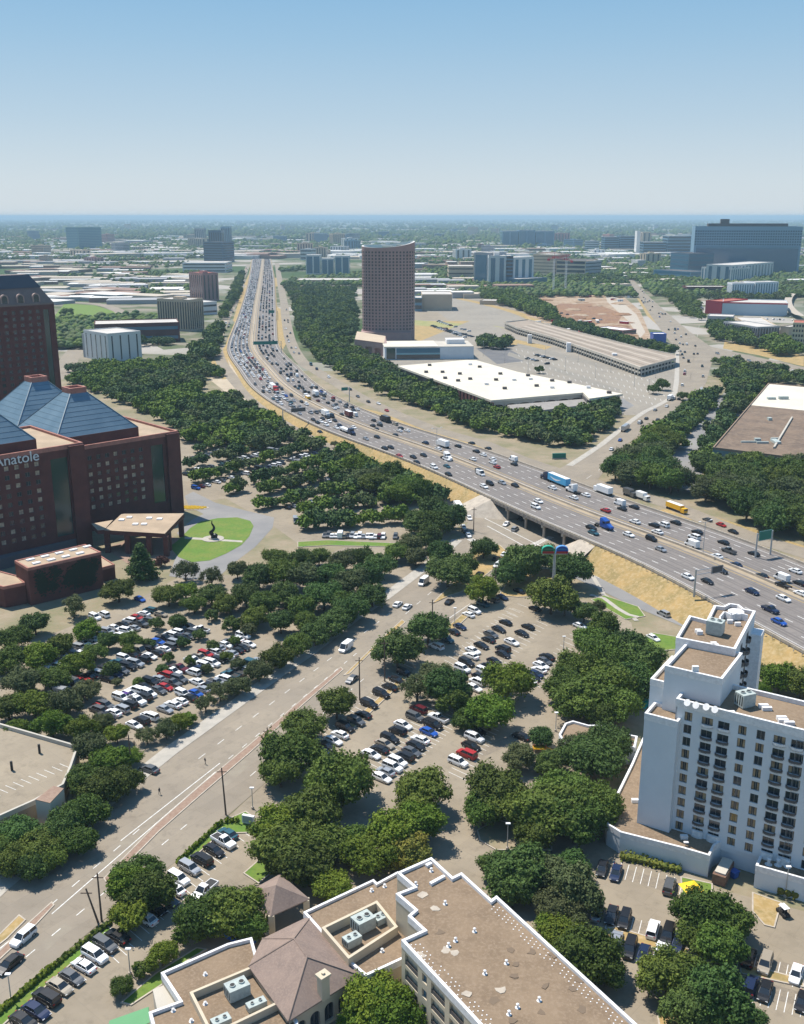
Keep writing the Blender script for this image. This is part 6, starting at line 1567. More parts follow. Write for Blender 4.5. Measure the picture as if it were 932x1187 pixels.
# rows by the boulevard, left side
trees('105,868,24,l 128,880,20,b 143,905,20,o 120,915,24,o 95,905,24,o 100,940,24,o 75,955,24,t 90,975,20,o 55,970,22,t 40,985,24,o 20,965,24,t 15,1000,22,o 35,1005,20,t 60,995,18,o 0,985,22,o 150,878,14,b', 'between the parking deck and the boulevard')
trees('192,845,16,s 207,838,14,b 238,815,14,s 255,800,16,s 275,795,14,l 300,778,16,l 322,762,18,o 345,748,18,o 365,735,18,t 385,722,20,t 408,706,20,t 432,690,18,t 218,832,10,b 170,852,14,s', 'along the shaded boulevard sidewalk')
trees('15,740,18 40,722,18,t 10,765,20 45,760,20,b 70,748,18 100,730,16,b 25,790,20,l 60,785,18 88,770,18,b 110,755,14 125,742,14,t 150,742,14 40,815,22,b 75,815,22,l 10,820,20 100,800,16,l 60,840,20,b 95,845,18,b 118,838,14,l 135,850,16,b 20,845,16,b', 'in the grove at the left edge')
trees('150,752,9 172,745,8,t 195,762,8 212,744,8,t 230,735,9,t 188,775,8,t 160,790,7 135,790,7,l 128,775,12,t 247,748,9,t 262,760,8 240,775,8,l 272,742,8 220,765,8 288,730,10,l 275,770,10,l 205,720,12,t 180,722,10,t 245,712,10,t', 'among the rows of the left lot')
trees('225,700,14 245,690,16,t 262,700,14 215,685,14,b 285,690,18,t 305,700,20 330,690,20,t 350,705,18 300,668,20,t 328,665,22 355,668,22,l 382,668,22,t 405,675,20,l 425,668,20,t 375,690,22,t 400,700,18 425,690,16,t 355,722,16 325,720,18,t 295,715,16 270,722,12 440,655,18,t 395,650,16,l 350,648,16,t 320,645,14 275,660,14,l 420,645,14,t 370,645,14', 'in the belt below the hotel lawn')
trees('520,598,22,t 500,590,20,t 485,605,18,t 498,622,18,t 475,632,16,l 510,640,16,t 460,640,14 482,645,14,l 505,605,20', 'in the clump by the freeway junction')
# groves
PK = 'oak oak teal teal bright olive'
def bandpick(a, b):
    px, py = Q((a, b, 4)); w = math.sin(px*.035+py*.11)+.6*math.sin(py*.23-px*.012)
    return 'bright' if w > .25 else random.choice(('oak', 'teal', 'olive', 'teal'))
random.seed(21)
grove([(80, 430), (170, 425), (225, 418), (262, 436), (240, 446), (225, 458), (275, 465), (320, 492), (335, 512), (300, 522), (250, 516), (213, 520), (206, 498), (176, 484), (128, 464), (80, 446)], 10, 4.8, 6.8, 'in the park by the freeway', pick=bandpick)
row = 'in the shaded rows of the upper lot'
for a, b, n in (((215, 528), (330, 498), 13), ((216, 545), (355, 508), 14), ((225, 562), (372, 518), 14), ((262, 575), (385, 535), 13), ((300, 575), (425, 545), 13), ((300, 592), (470, 560), 16), ((345, 600), (500, 575), 14), ((350, 614), (470, 606), 9), ((390, 560), (480, 585), 8), ((330, 505), (400, 540), 10)):
    row_trees(a, b, n, 3.9, 5.6, row, 'oak teal bright olive bright', .9)
grove([(395, 527), (440, 545), (500, 572), (520, 590), (470, 590), (420, 570), (380, 548)], 9.5, 5, 7, 'above the dry bank', PK)
grove([(330, 330), (340, 352), (346, 382), (352, 402), (372, 420), (400, 438), (430, 452), (465, 466), (500, 476), (545, 488), (570, 494), (570, 486), (520, 462), (470, 436), (440, 424), (412, 408), (370, 390), (356, 360), (350, 335)], 11, 5.0, 7, 'below the oval tower', 'oak teal olive bright')
grove([(352, 336), (412, 336), (412, 405), (372, 392), (358, 362)], 13, 5.5, 7.5, 'beside the oval tower', 'oak teal', prob=.75)
grove([(570, 492), (600, 488), (650, 484), (690, 472), (722, 468), (700, 500), (672, 522), (640, 522), (600, 508)], 10.5, 5.2, 7.5, 'before the market hall', 'oak teal olive')
grove([(478, 458), (545, 477), (606, 490), (608, 512), (560, 502), (500, 484)], 10, 5, 7, 'along the frontage verge below the hall', 'oak teal bright')
trees('684,482,8,a 712,466,11,t 698,468,10,t 650,500,11,t', 'at the corner of the market hall')
trees('768,445,9,t 757,450,8,t 792,458,7,t 625,428,6,o 560,398,7,t 572,400,6,o', 'beside the upper boulevard')
grove([(705, 548), (745, 530), (768, 528), (775, 558), (800, 575), (760, 575), (715, 566)], 10, 6.5, 9, 'beside the asphalt street', 'oak teal olive')
grove([(745, 518), (770, 500), (792, 505), (790, 518), (765, 528), (748, 528)], 9, 6, 8, 'on the round island right of the boulevard', 'oak bright')
grove([(780, 492), (812, 462), (828, 455), (835, 462), (800, 500), (785, 505)], 8, 5, 7, 'by the upper boulevard sidewalk', 'oak teal')
grove([(828, 418), (860, 416), (932, 430), (932, 448), (888, 446), (872, 470), (842, 505), (832, 540), (812, 560), (808, 540), (820, 510), (838, 480), (850, 455), (835, 440)], 10.5, 5, 7, 'above the brown warehouse', 'oak teal olive')
grove([(815, 545), (860, 548), (932, 556), (960, 580), (960, 640), (932, 632), (880, 612), (820, 590), (795, 575)], 12, 6.5, 9.5, 'before the brown warehouse', 'oak teal olive oak', prob=.85)
trees('835,548,8,a 893,540,10,a', 'before the brown warehouse wall')
grove([(822, 380), (845, 378), (868, 392), (880, 405), (852, 400), (830, 394)], 11, 6, 8, 'by the white-roofed warehouse', 'oak teal')
grove([(885, 395), (914, 398), (932, 412), (910, 415), (888, 408)], 11, 6, 9, 'by the yellow stone hotel', 'oak bright')
grove([(642, 380), (700, 392), (760, 410), (783, 412), (783, 408), (740, 400), (700, 388), (652, 374)], 8, 5, 6.5, 'in the long row behind the parking garage', 'oak teal')
grove([(560, 340), (600, 345), (640, 362), (646, 376), (600, 360), (560, 348)], 11, 7, 9, 'in the belt along the rail line', 'oak bright')
grove([(490, 396), (545, 395), (590, 400), (585, 410), (552, 402), (490, 402)], 11, 5.5, 7.5, 'behind the glass-fronted hall', 'oak teal')
grove([(130, 398), (200, 396), (205, 400), (130, 404)], 11, 5, 7, 'along the brick building', 'teal')
grove([(238, 398), (252, 380), (270, 340), (278, 318), (282, 318), (276, 345), (262, 368), (255, 390), (250, 418), (228, 425), (210, 418)], 13, 6, 9, 'along the left frontage road', 'oak teal')
trees('77,362,9,t', 'on the round green field')
grove([(820, 345), (932, 330), (932, 345), (915, 345), (912, 350), (820, 350)], 14, 6, 9, 'around the white hotel slab', 'oak olive', prob=.7)
grove([(765, 330), (800, 330), (812, 360), (812, 372), (795, 368), (775, 348)], 14, 6, 8, 'by the upper boulevard verge', 'oak', prob=.7)
grove([(640, 326), (720, 322), (722, 334), (690, 334), (640, 330)], 16, 7, 10, 'beyond the construction site', 'oak teal')
grove([(728, 320), (800, 326), (812, 330), (770, 332), (735, 328)], 16, 6, 8, 'below the teal glass wing', 'oak bright')
# ------------------------------------------------------------------ cars
DM = (26, 11); DN = (26, 15); DS = (-6, 20)
carlist('543,712,wd 550,708,wu 560,700,tu 572,695,gu 582,692,nd', DM, 'under the bright tree at the top of the lot', 'cars in the middle lot')
carlist('525,732,bd 533,726,nd 518,741,tu 506,749,wu 469,780,bu 460,788,bd 452,796,bd 442,804,bu 428,816,bu 421,828,bd 413,836,gu 400,843,bu 394,851,wd 386,858,wd 378,864,bd 373,871,nd', DM, 'in the row beside the dry grass strip', 'cars in the middle lot')
carlist('485,822,mu 481,831,gu 467,840,wd 461,847,bu 452,856,bu 446,862,ed 440,868,bd 430,874,wd', DM, 'in the left half of the lower double row', 'cars in the middle lot')
carlist('508,832,wp 502,840,bu 497,848,ud 487,857,wd 482,864,bd 477,871,gd 469,877,bu 461,883,wu 455,889,wu 447,894,sd 442,901,wd', DM, 'in the right half of the lower double row', 'cars in the middle lot')
carlist('604,853,bd 550,855,wu 546,864,bd 541,874,ru 531,883,wu 553,847,bd', DM, 'in the short row by the long cross aisle', 'cars in the middle lot')
carlist('586,721,bd 578,729,bd 569,735,gd 566,741,bd 558,748,bd 548,754,wd 546,760,wd 541,768,bu 536,775,wu 532,782,bu', DM, 'in the left half of the upper double row', 'cars in the middle lot')
carlist('612,726,bd 605,734,bd 593,744,wd 583,752,bu 583,758,bd 573,766,bd 565,773,bu 561,778,wu 556,784,bd 553,790,wu 549,797,wd', DM, 'in the right half of the upper double row', 'cars in the middle lot')
carlist('634,761,bd 631,766,gd 627,771,wd 625,776,wd 621,781,nd 617,785,bd 613,789,wd', DM, 'in the tight row by the curved aisle', 'cars in the middle lot')
carlist('620,705,bd 672,725,wd 602,685,bd', DM, 'under the trees below the twin pole sign', 'cars in the middle lot')
carlist('264,966,td 259,975,wp 248,985,bd 234,996,bu 220,1006,su 207,1018,wu 202,1030,wd 194,1042,gd 180,1052,bd 169,1064,wd', DN, 'in the far half of the hedge-side row', 'cars along the hedge')
carlist('136,1085,bd 122,1095,gu 110,1107,wu 97,1119,wd 83,1132,gd 69,1143,ed 54,1156,bu 42,1171,nd 27,1183,bd', DN, 'in the near half of the hedge-side row', 'cars along the hedge')
carlist('237,1032,wp', (20, -17), 'driving up the aisle of the hedge-side lot', 'moving cars in the lot')
carlist('270,1084,ud 284,1084,uu 303,1073,wd', (14, 9), 'under the oak before the clubhouse', 'cars before the clubhouse')
carlist('27,1086,wu', (24, -20), 'driving on the boulevard at the left edge', 'boulevard traffic')
carlist('11,1117,bd', (24, -20), 'driving on the boulevard at the left edge', 'boulevard traffic')
carlist('173,891,gd', (22, 8), 'pulling out of the left lot onto the boulevard', 'boulevard traffic')
carlist('401,751,wv 461,700,wd 472,703,wd 491,675,wv', (22, -17), 'on the far carriageway of the boulevard', 'boulevard traffic')
carlist('408,787,gd 521,697,bd 556,665,bd 577,655,wu 575,647,bd 585,642,wd 587,607,wd 597,613,su 604,601,bd', (22, -17), 'on the near carriageway of the boulevard', 'boulevard traffic')
carlist('543,620,wd 539,615,bd 537,610,wd 544,600,wd', (-12, -18), 'queued on the left frontage road', 'boulevard traffic')
carlist('669,992,bd 698,1006,bd 714,1011,nd 776,1027,gu', DS, 'along the blank hotel podium wall', 'cars in the lower right lot')
carlist('692,1057,sd 709,1060,bd 724,1066,bu 757,1077,wu 774,1083,bu 786,1092,nd', DS, 'in the upper row of the lower right lot', 'cars in the lower right lot')
carlist('714,1089,sd 730,1099,bu 746,1105,nd 766,1102,wd', DS, 'in the lower row of the lower right lot', 'cars in the lower right lot')
carlist('868,1110,bu 887,1117,eu 923,1128,wd 870,1142,nu 887,1148,bd 930,1160,bd', DS, 'in the bays at the bottom right corner', 'cars in the lower right lot')
carlist('769,711,su 903,766,wu 757,739,wd', (22, 11), 'on the frontage road behind the stepped hotel', 'frontage traffic')
carlist('820,602,gd 836,608,rd 850,616,bd', (22, 8), 'on the far frontage road above the freeway', 'frontage traffic')
# left lot rows
random.seed(5)
LL_ = 'in the left lot by the boulevard'
for k, (a, b, n) in enumerate((((62, 808), (222, 726), 20), ((74, 815), (236, 731), 20), ((108, 828), (285, 738), 22), ((118, 836), (292, 748), 22), ((150, 846), (308, 764), 19), ((52, 782), (190, 712), 16), ((44, 774), (178, 708), 15))):
    d = P(*b)-P(*a); carrow(a, b, n, 'in the %s aisle row of the left lot' % ordw(k+1), 'cars in the left lot', .93)
carlist('89,788,ru 102,790,rd 117,818,rd 145,805,pd 172,804,wu 212,804,wu 228,790,wd 172,830,wd 110,715,wu 120,712,wu 162,694,ud', DM, 'standing out in the left lot', 'cars in the left lot')
for k, (a, b, n) in enumerate((((216, 535), (335, 502), 26), ((214, 552), (360, 512), 28), ((224, 568), (372, 525), 28), ((345, 520), (400, 502), 10), ((300, 568), (420, 550), 18), ((330, 590), (480, 566), 22), ((340, 606), (470, 600), 20), ((365, 622), (465, 624), 22))):
    carrow(a, b, n, 'in the %s row of the upper shaded lot' % ordw(k+1), 'cars in the upper lot', .85)
for a, b, n in (((620, 412), (645, 418), 7), ((612, 416), (636, 423), 6), ((508, 380), (552, 392), 16), ((640, 362), (700, 372), 8), ((850, 392), (870, 400), 6), ((880, 370), (925, 372), 12), ((800, 345), (815, 360), 8), ((360, 345), (405, 345), 12), ((358, 355), (408, 356), 12), ((362, 370), (412, 372), 12), ((150, 372), (184, 372), 14), ((150, 378), (184, 378), 14), ((232, 400), (215, 420), 8), ((505, 372), (545, 385), 16), ((500, 378), (540, 392), 16), ((840, 500), (825, 530), 8), ((850, 470), (830, 510), 10), ((860, 470), (845, 500), 8), ((600, 415), (640, 420), 5), ((848, 360), (920, 368), 14)):
    carrow(a, b, n, 'in a far parking row', 'cars in far lots', .8)
# ---- freeway traffic
def fst(px, py, z=6.5):
    best = 0
    p = P(px, py, z+.8)
    k = min(range(FN), key=lambda i: (spine[i].x-p.x)**2+(spine[i].y-p.y)**2)
    d = tang[k]; a = (p.x-spine[k].x)*d.x+(p.y-spine[k].y)*d.y; off = (p.x-spine[k].x)*d.y-(p.y-spine[k].y)*d.x
    return k+a/12.0, off
def fcar(px, py, code, fz=None):
    i, off = fst(px, py, zf(py) if fz is None else fz); p, d = fpt(i, off, .02); sd = 1 if off > 0 else -1
    h = math.atan2(d.y, d.x)+(math.pi if sd < 0 else 0)
    car(p.x, p.y, p.z, h, KK[code[1]], CC[code[0]], 'on the %s freeway carriageway' % ('far' if sd > 0 else 'near'), 'freeway traffic, %s carriageway' % ('far' if sd > 0 else 'near'), py > 500)
    OCC.append((i, off))
OCC = []
for w in '''702,591,rd 718,583,wv 721,589,bd 735,587,bd 736,604,wd 758,608,bd 769,608,wu 762,616,wd 783,605,bd 685,611,bd 688,617,td 729,619,wd 755,624,bu
766,636,sd 808,616,bd 805,622,wu 802,631,wv 839,628,bd 845,638,gp 831,644,wd 874,641,bd 853,654,nd 837,661,bd 883,667,bd 906,670,wv 908,678,bp 922,661,wd 927,675,bd 928,687,wd
908,693,wd 872,685,nd 820,673,bd 798,668,wd 893,706,np 903,720,ud 665,576,wd 679,573,wd 463,528,rd 479,529,bd 483,535,bd 491,527,bd 446,519,bd 453,518,bd 437,506,bd 424,508,sd
503,541,wu 518,540,td 520,549,bd 518,532,wp 548,532,wd 556,548,bv 531,517,bd 508,520,wd 493,513,nd 458,504,bd 463,499,wd 472,499,wd 411,481,wv 436,497,bd 432,493,bd 410,495,wd 388,487,bd 378,492,wu
557,549,wv 561,563,wd 568,560,bu 582,559,sd 597,562,bd 624,580,wd 621,587,wu 566,520,bd 571,532,wd 576,541,rd 596,538,bd 560,527,wd 552,523,bd 571,536,wd 640,565,wd 595,533,wv 547,514,bd 371,500,bd 396,480,bd 391,472,wd 372,488,wd 363,486,bd'''.split():
    x, y, c = w.split(','); fcar(float(x), float(y), c)
random.seed(31)
i = 0
while i < FN-3:
    for sd in (-1, 1):
        for ln in range(NL):
            px, py = Q(fpt(i, lane_off(i, sd, ln))[0])
            if py > 497: continue
            far = py < 440
            pr = (.92 if sd < 0 else .42) if far else (.50 if sd < 0 else .36)
            if py < 380: pr = .95 if sd < 0 else .45
            if random.random() > pr: continue
            ii = i+random.uniform(-.2, .2); off = lane_off(ii, sd, ln)+random.uniform(-.3, .3)
            if any(abs(a-ii) < .6 and abs(b-off) < 2.2 for a, b in OCC): continue
            p, d = fpt(ii, off, .02); h = math.atan2(d.y, d.x)+(math.pi if sd < 0 else 0)
            nm = 'near' if sd < 0 else 'far'; col = rc()
            if sd < 0 and far and random.random() < .45: col = random.choice(('white', 'white', 'silver'))
            if sd > 0 and random.random() < .4: col = 'black'
            car(p.x, p.y, p.z, h, rk(), col, 'far up the %s carriageway, lane %s' % (nm, ('one', 'two', 'three', 'four', 'five')[ln]), 'freeway traffic, %s carriageway' % nm)
    i += .82
def trafficline(pts, n, place, off):
    line = catmull(pxpoly(pts), 6)
    for k in range(n):
        t = random.uniform(.02, .97)*(len(line)-2); j = int(t); p = line[j].lerp(line[j+1], t-j); d = (line[j+1]-line[j]).normalized()
        o_ = random.choice(off); car(p.x+d.y*o_, p.y-d.x*o_, .1, math.atan2(d.y, d.x), rk(), rc(), place, 'street traffic')
trafficline([(690, 545), (712, 527), (744, 495), (777, 474), (800, 455), (803, 420), (790, 395)], 36, 'on the upper boulevard beyond the freeway', (-7, -3.6, 3.6, 7))
trafficline([(800, 405), (780, 380), (755, 355), (735, 333)], 40, 'on the far stretch of the upper boulevard', (-7, -3.6, 0, 3.6, 7))
trafficline([(825, 410), (885, 424), (932, 435)], 8, 'on the street past the yellow stone hotel', (-3, 3))
trafficline([(288, 307), (274, 346), (256, 400)], 22, 'on the left frontage road', (-2, 2)); trafficline([(329, 350), (337, 396), (366, 430), (463, 482), (602, 532)], 22, 'on the right frontage road', (-2, 2))
# ------------------------------------------------------------------ trucks
m_grey2 = m_trim
def tractor(t, px0, col, sleeper=True):
    """cab with nose at +x starting at px0"""
    m = MB(); loft(m, [(px0, ring(1.05, .7, 2.0, .95, .95)), (px0+3.2, ring(1.2, .7, 2.4, .95, .95)), (px0+4.6, ring(.95, .7, 1.9, .9, .85)), (px0+5.9, ring(.85, .8, 1.6, .9, .8))])
    m.prism([(px0, -1.2), (px0+3.1, -1.2), (px0+3.1, 1.2), (px0, 1.2)], 2.0, 3.3)
    if sleeper: m.add([(px0, -1.2, 3.3), (px0+2.9, -1.1, 3.3), (px0+2.9, 1.1, 3.3), (px0, 1.2, 3.3), (px0, -1.15, 4.0), (px0+.9, -1, 4.0), (px0+.9, 1, 4.0), (px0, 1.15, 4.0)], [[0, 1, 5, 4], [1, 2, 6, 5], [2, 3, 7, 6], [3, 0, 4, 7], [4, 5, 6, 7]])
    m.build('cab', PAINT[col], t)
    m = MB(); m.box(px0+3.1, -1.0, 2.3, px0+3.14, 1.0, 3.1); m.box(px0+1.6, -1.22, 2.2, px0+2.9, 1.22, 3.0); m.build('windows', m_glass, t)
    m = MB(); m.box(px0-3.2, -.5, .7, px0, .5, 1.05); m.build('chassis', m_trim, t)
    for x in (px0-2.4, px0-1.1, px0+4.6):
        for s in (-1, 1): m = MB(); m.tube((x, s*1.15-.2, .5), (x, s*1.15+.2, .5), .5, n=10); m.build('wheel', m_tyre, t)
def trailer(t, x0, x1, mats, z1=4.1, cab_=False, w=1.28):
    MB().box(x0, -w, 1.1, x1, w, z1).build('trailer', mats[0], t)
    MB().box(x0+.02, -w-.001+.05, z1, x1-.02, w-.05, z1+.04).build('trailer_roof', mats[-1], t)
    for x in (x0+.8, x0+2.0):
        for s in (-1, 1): m = MB(); m.tube((x, s*.95-.2, .5), (x, s*.95+.2, .5), .5, n=10); m.build('wheel', m_tyre, t)
def on_fwy(name, px, py, label, cat, group=None):
    i, off = fst(px, py, zf(py)); p, d = fpt(i, off, .03); sd = 1 if off > 0 else -1; OCC.append((i, off))
    return thing(name, label, cat, p, math.atan2(d.y, d.x)+(math.pi if sd < 0 else 0), group)
t = on_fwy('semi_truck', 645, 559, 'long sky-blue semi trailer with a white curved stripe and dark cab on the far carriageway', 'truck')
trailer(t, -9, 5.2, [PAINT['skyblue'], PAINT['white']]); tractor(t, 6, 'navy')
m = MB(); N = 14
for s in (-1, 1):
    for k in range(N):
        x0, x1 = -5+8*k/N, -5+8*(k+1)/N; f = lambda x: 2.1+.75*((x+1)/4)**2; th = lambda x: .28*(1-abs((x+1)/4.4)**2)+.05
        q4 = [(x0, s*1.292, f(x0)-th(x0)), (x1, s*1.292, f(x1)-th(x1)), (x1, s*1.292, f(x1)+th(x1)), (x0, s*1.292, f(x0)+th(x0))]; m.add(q4, [[0, 1, 2, 3]])
m.build('stripe', PAINT['white'], t)
t = on_fwy('truck_tractor', 664, 569, 'white truck tractor without trailer just behind the sky-blue semi', 'truck'); tractor(t, -1.5, 'white')
t = on_fwy('truck_tractor', 701, 610, 'bright blue truck tractor without trailer on the near carriageway', 'truck'); tractor(t, -1.5, 'blue')
t = on_fwy('box_truck', 701, 571, 'white box truck on the far carriageway right of the blue semi', 'truck'); trailer(t, -4, 4.2, [PAINT['white'], PAINT['white']], 3.6); MB().box(4.3, -1.1, .6, 6.4, 1.1, 2.5).build('cab', PAINT['white'], t)
for x, y, c, lab in ((514, 517, 'white', 'white box truck in the far carriageway with dark front'), (377, 481, 'white', 'white box truck where the freeway starts to bend'), (366, 458, 'white', 'tall white box truck among dense far traffic'), (404, 482, 'maroon', 'dark maroon box truck beside a white van'), (447, 488, 'black', 'black flatbed truck near the far edge')):
    t = on_fwy('box_truck', x, y, lab, 'truck'); trailer(t, -4, 3.8, [PAINT[c], PAINT['white' if c != 'black' else 'grey']], 3.8); MB().box(3.9, -1.1, .6, 6, 1.1, 2.7).build('cab', PAINT['white' if c == 'maroon' else c], t)
t = on_fwy('truck_tractor', 518, 531, 'white truck tractor in the middle of the near carriageway', 'truck'); tractor(t, -1.5, 'white')
t = on_fwy('semi_truck', 400, 499, 'white flat trailer pulled by a dark cab on the near carriageway', 'truck'); trailer(t, -5, 5, [PAINT['white'], PAINT['white']], 2.2); tractor(t, 6, 'navy', False)
t = on_fwy('semi_truck', 317, 451, 'white semi trailer with red cab in the dense far traffic', 'truck'); trailer(t, -9, 4, [PAINT['white'], PAINT['white']]); tractor(t, 4.8, 'red')
t = on_fwy('tow_truck', 357, 462, 'white and orange service truck in the dense far traffic', 'truck'); trailer(t, -3, 3, [PAINT['yellow'], PAINT['white']], 2.6); tractor(t, 3.6, 'white', False)
def ground_truck(x, y, dx, dy, c, lab, name='box_truck', roofc=None, L=8, h=3.4, cat='truck'):
    p = P(x, y, 1); q_ = P(x+dx, y+dy, 1); t = thing(name, lab, cat, (p.x, p.y, .09), math.atan2(q_.y-p.y, q_.x-p.x)); trailer(t, -L/2, L/2-2, [PAINT[c], PAINT[roofc or c]], h, w=1.2)
    m = MB(); m.box(L/2-1.95, -1.1, .6, L/2+.3, 1.1, 2.4); m.build('cab', PAINT[c], t); MB().box(L/2+.3, -.95, 1.5, L/2+.33, .95, 2.2).build('windshield', m_glass, t)
ground_truck(784, 590, 22, 8, 'yellow', 'yellow and white bus on the far frontage road', 'bus', 'white', 11, 3.2, 'bus')
ground_truck(745, 577, 22, 8, 'white', 'white truck waiting on the far frontage road', L=7)
ground_truck(730, 573, 22, 8, 'grey', 'dark grey truck ahead of the white truck on the far frontage road', L=7)
ground_truck(531, 588, -12, -18, 'white', 'white shuttle bus at the head of the left frontage queue', 'bus', 'white', 10, 3.1, 'bus')
# delivery trucks on the upper boulevard
ground_truck(777, 462, 20, -12, 'white', 'white delivery truck by the row of trees on the upper boulevard', L=9)
ground_truck(725, 497, 20, -14, 'silver', 'long silver truck on the upper boulevard', L=12)
# ------------------------------------------------------------------ poles, signs, lamps
m_wood = M('weathered_wood_pole', (.14, .10, .075), .9, n=2); m_galv = M('galvanised_steel', (.42, .44, .45), .5, metal=.5); m_green = M('sign_green', (.01, .16, .12), .5)
def wood_pole(x, y, top, lab, lean=0, arm=True):
    b = P(x, y); h = min(16, max(7, HG(x, y, top))); t = thing('utility_pole', lab, 'utility pole', b, group='wooden poles along the boulevard')
    MB().tube((0, 0, 0), (lean, 0, h), .2, .14, 8).build('pole', m_wood, t)
    if arm: MB().box(lean-1.0, -.07, h-1.0, lean+1.0, .07, h-.85).build('crossarm', m_wood, t)
    return b, h
for x, y, tp, lab, ln in ((118, 1068, 1012, 'wooden pole standing between the road trees and the parked cars', 0), (114, 1070, 1030, 'leaning wooden stub pole beside the roadside pole', -1.6),
                          (262, 945, 890, 'wooden pole at the mouth of the lot entrance', -.4), (311, 875, 846, 'wooden pole beside the large roadside oaks', 0), (417, 812, 762, 'wooden pole on the dry grass strip by parked cars', 0),
                          (446, 790, 742, 'wooden pole at the lower end of the boulevard island trees', 0), (501, 745, 695, 'wooden pole in front of the boulevard island trees', 0), (574, 690, 655, 'wooden pole at the junction by the large round oaks', 0), (549, 616, 588, 'wooden pole at the left frontage junction', 0), (152, 892, 852, 'wooden pole at the exit of the left lot', 0)):
    wood_pole(x, y, tp, lab, ln)
def lamp(x, y, top, lab, mat=None, z=0):
    b = P(x, y, z); h = max(5, min(15, HG(x, y, top, z))); t = thing('street_lamp', lab, 'street lamp', b, group='lamp posts')
    MB().tube((0, 0, 0), (0, 0, .6), .3, n=8).build('base', m_conc, t); MB().tube((0, 0, .6), (0, 0, h-z), .11, .08, 6).build('pole', mat or m_galv, t)
    MB().box(-.45, -.25, h-z, .45, .25, h-z+.18).build('lamp_head', m_whitep, t)
for x, y, tp, lab in ((293, 938, 922, 'white lamp post at the lot entrance verge'), (13, 1160, 1138, 'short white lamp post on the hedge line'), (151, 1130, 1108, 'white lamp post in the lot before the small trees'), (588, 985, 955, 'lamp post on the curved lot island'),
                      (653, 758, 738, 'lamp post by the curved aisle'), (644, 848, 830, 'dark lamp post by the podium trees'), (793, 1003, 985, 'lamp post before the blank podium wall'), (910, 1040, 1005, 'lamp post before the right podium wall'), (362, 598, 582, 'lamp post at the hotel drive'), (527, 735, 705, 'lamp post behind the island trees')):
    lamp(x, y, tp, lab)
for k in range(11):      # far mast lamps in the mall lot
    x, y = [(560, 412), (585, 420), (612, 432), (655, 430), (690, 438), (735, 448), (752, 455), (670, 420), (708, 432), (760, 438), (632, 418)][k]; lamp(x, y, y-16, ordw(k+1)+' thin lamp mast in the empty mall lot')
for k, (s, sd) in enumerate([(18, 0), (34, 0), (50, 0), (66, 0), (84, 0)]):
    p, d = fpt(s, 0, 0); t = thing('highway_lamp', ordw(k+1)+' tall twin-armed lamp mast from the right on the freeway median', 'street lamp', p, math.atan2(d.y, d.x), 'freeway lamp masts')
    MB().tube((0, 0, 0), (0, 0, 12), .14, .09, 6).build('pole', m_galv, t)
    for q_ in (-1, 1): MB().tube((0, 0, 11.6), (0, q_*2.6, 12.3), .06, n=5).build('arm', m_galv, t); MB().box(-.2, q_*2.6-.5, 12.2, .2, q_*2.6+.5, 12.4).build('lamp_head', m_whitep, t)
# guard posts along the near edge
gp = MB(); 
for k in range(0, 300):
    i = k*.25
    if i > FN-3: break
    for sd in ((-1, 1) if i < 24 else (-1,)):
        p, _ = fpt(i, sd*(fw(i, sd)+.25), 0); gp.box(p.x-.09, p.y-.09, p.z-.4, p.x+.09, p.y+.09, p.z+1.0)
gp.build('guard_rail_posts', m_concw, None, label='line of pale guard rail posts along the freeway edges', kind='stuff')
# big freeway signs
def cantilever(px, py, off_sd, lab, span, sw, sh, dist, back=False, two=False, mat=None, hgt=9.0):
    i, off = fst(px, py, 6.0); p, d = fpt(i, off); p.z = FZ[int(i)]-.2; a = math.atan2(d.y, d.x)
    t = thing('overhead_sign', lab, 'road sign', p, a); s = off_sd     # local +y = towards the near side (left of tangent)
    MB().tube((0, 0, 0), (0, 0, hgt), .32, .26, 10).build('post', m_galv, t)
    if two: MB().tube((0, s*span, 0), (0, s*span, hgt), .32, .26, 10).build('post', m_galv, t)
    for zz in (hgt-.4, hgt-1.8): MB().tube((0, 0, zz), (0, s*span, zz), .12, n=6).build('arm', m_galv, t)
    m = MB(); m.box(-.35, min(s*dist, s*(dist+sw)), hgt-1.1-sh/2, -.2, max(s*dist, s*(dist+sw)), hgt-1.1+sh/2); m.build('sign_panel', mat or m_green, t)
    m = MB(); y0, y1 = sorted((s*dist, s*(dist+sw))); z0, z1 = hgt-1.1-sh/2, hgt-1.1+sh/2
    for a_ in ((y0+.1, z0+.1, y1-.1, z0+.18), (y0+.1, z1-.18, y1-.1, z1-.1), (y0+.1, z0+.18, y0+.18, z1-.18), (y1-.18, z0+.18, y1-.1, z1-.18)): m.box(-.37, a_[0], a_[1], -.352, a_[2], a_[3])
    m.build('sign_border', m_whitep, t)
cantilever(804, 690, -1, 'steel post with cantilever arm and dark sign seen from behind, over the near carriageway', 11, 4.5, 2.4, 6, mat=m_darkc)
cantilever(893, 642, 1, 'green overhead sign on two steel posts at the far freeway edge', 7, 6, 3.6, 0.6, two=True)
cantilever(405, 459, 1, 'green sign over the far carriageway near the bend', 6, 4.5, 2.2, 1, hgt=10)
cantilever(326, 402, 1, 'group of green signs over the distant far carriageway', 26, 22, 3.0, 3, hgt=11)
cantilever(322, 365, 1, 'single green sign farther up the far carriageway', 14, 7, 3.4, 4, hgt=11)
cantilever(328, 485, -1, 'overhead sign gantry spanning the near carriageway before the bend', 16, 9, 2.4, 5, mat=m_darkc)
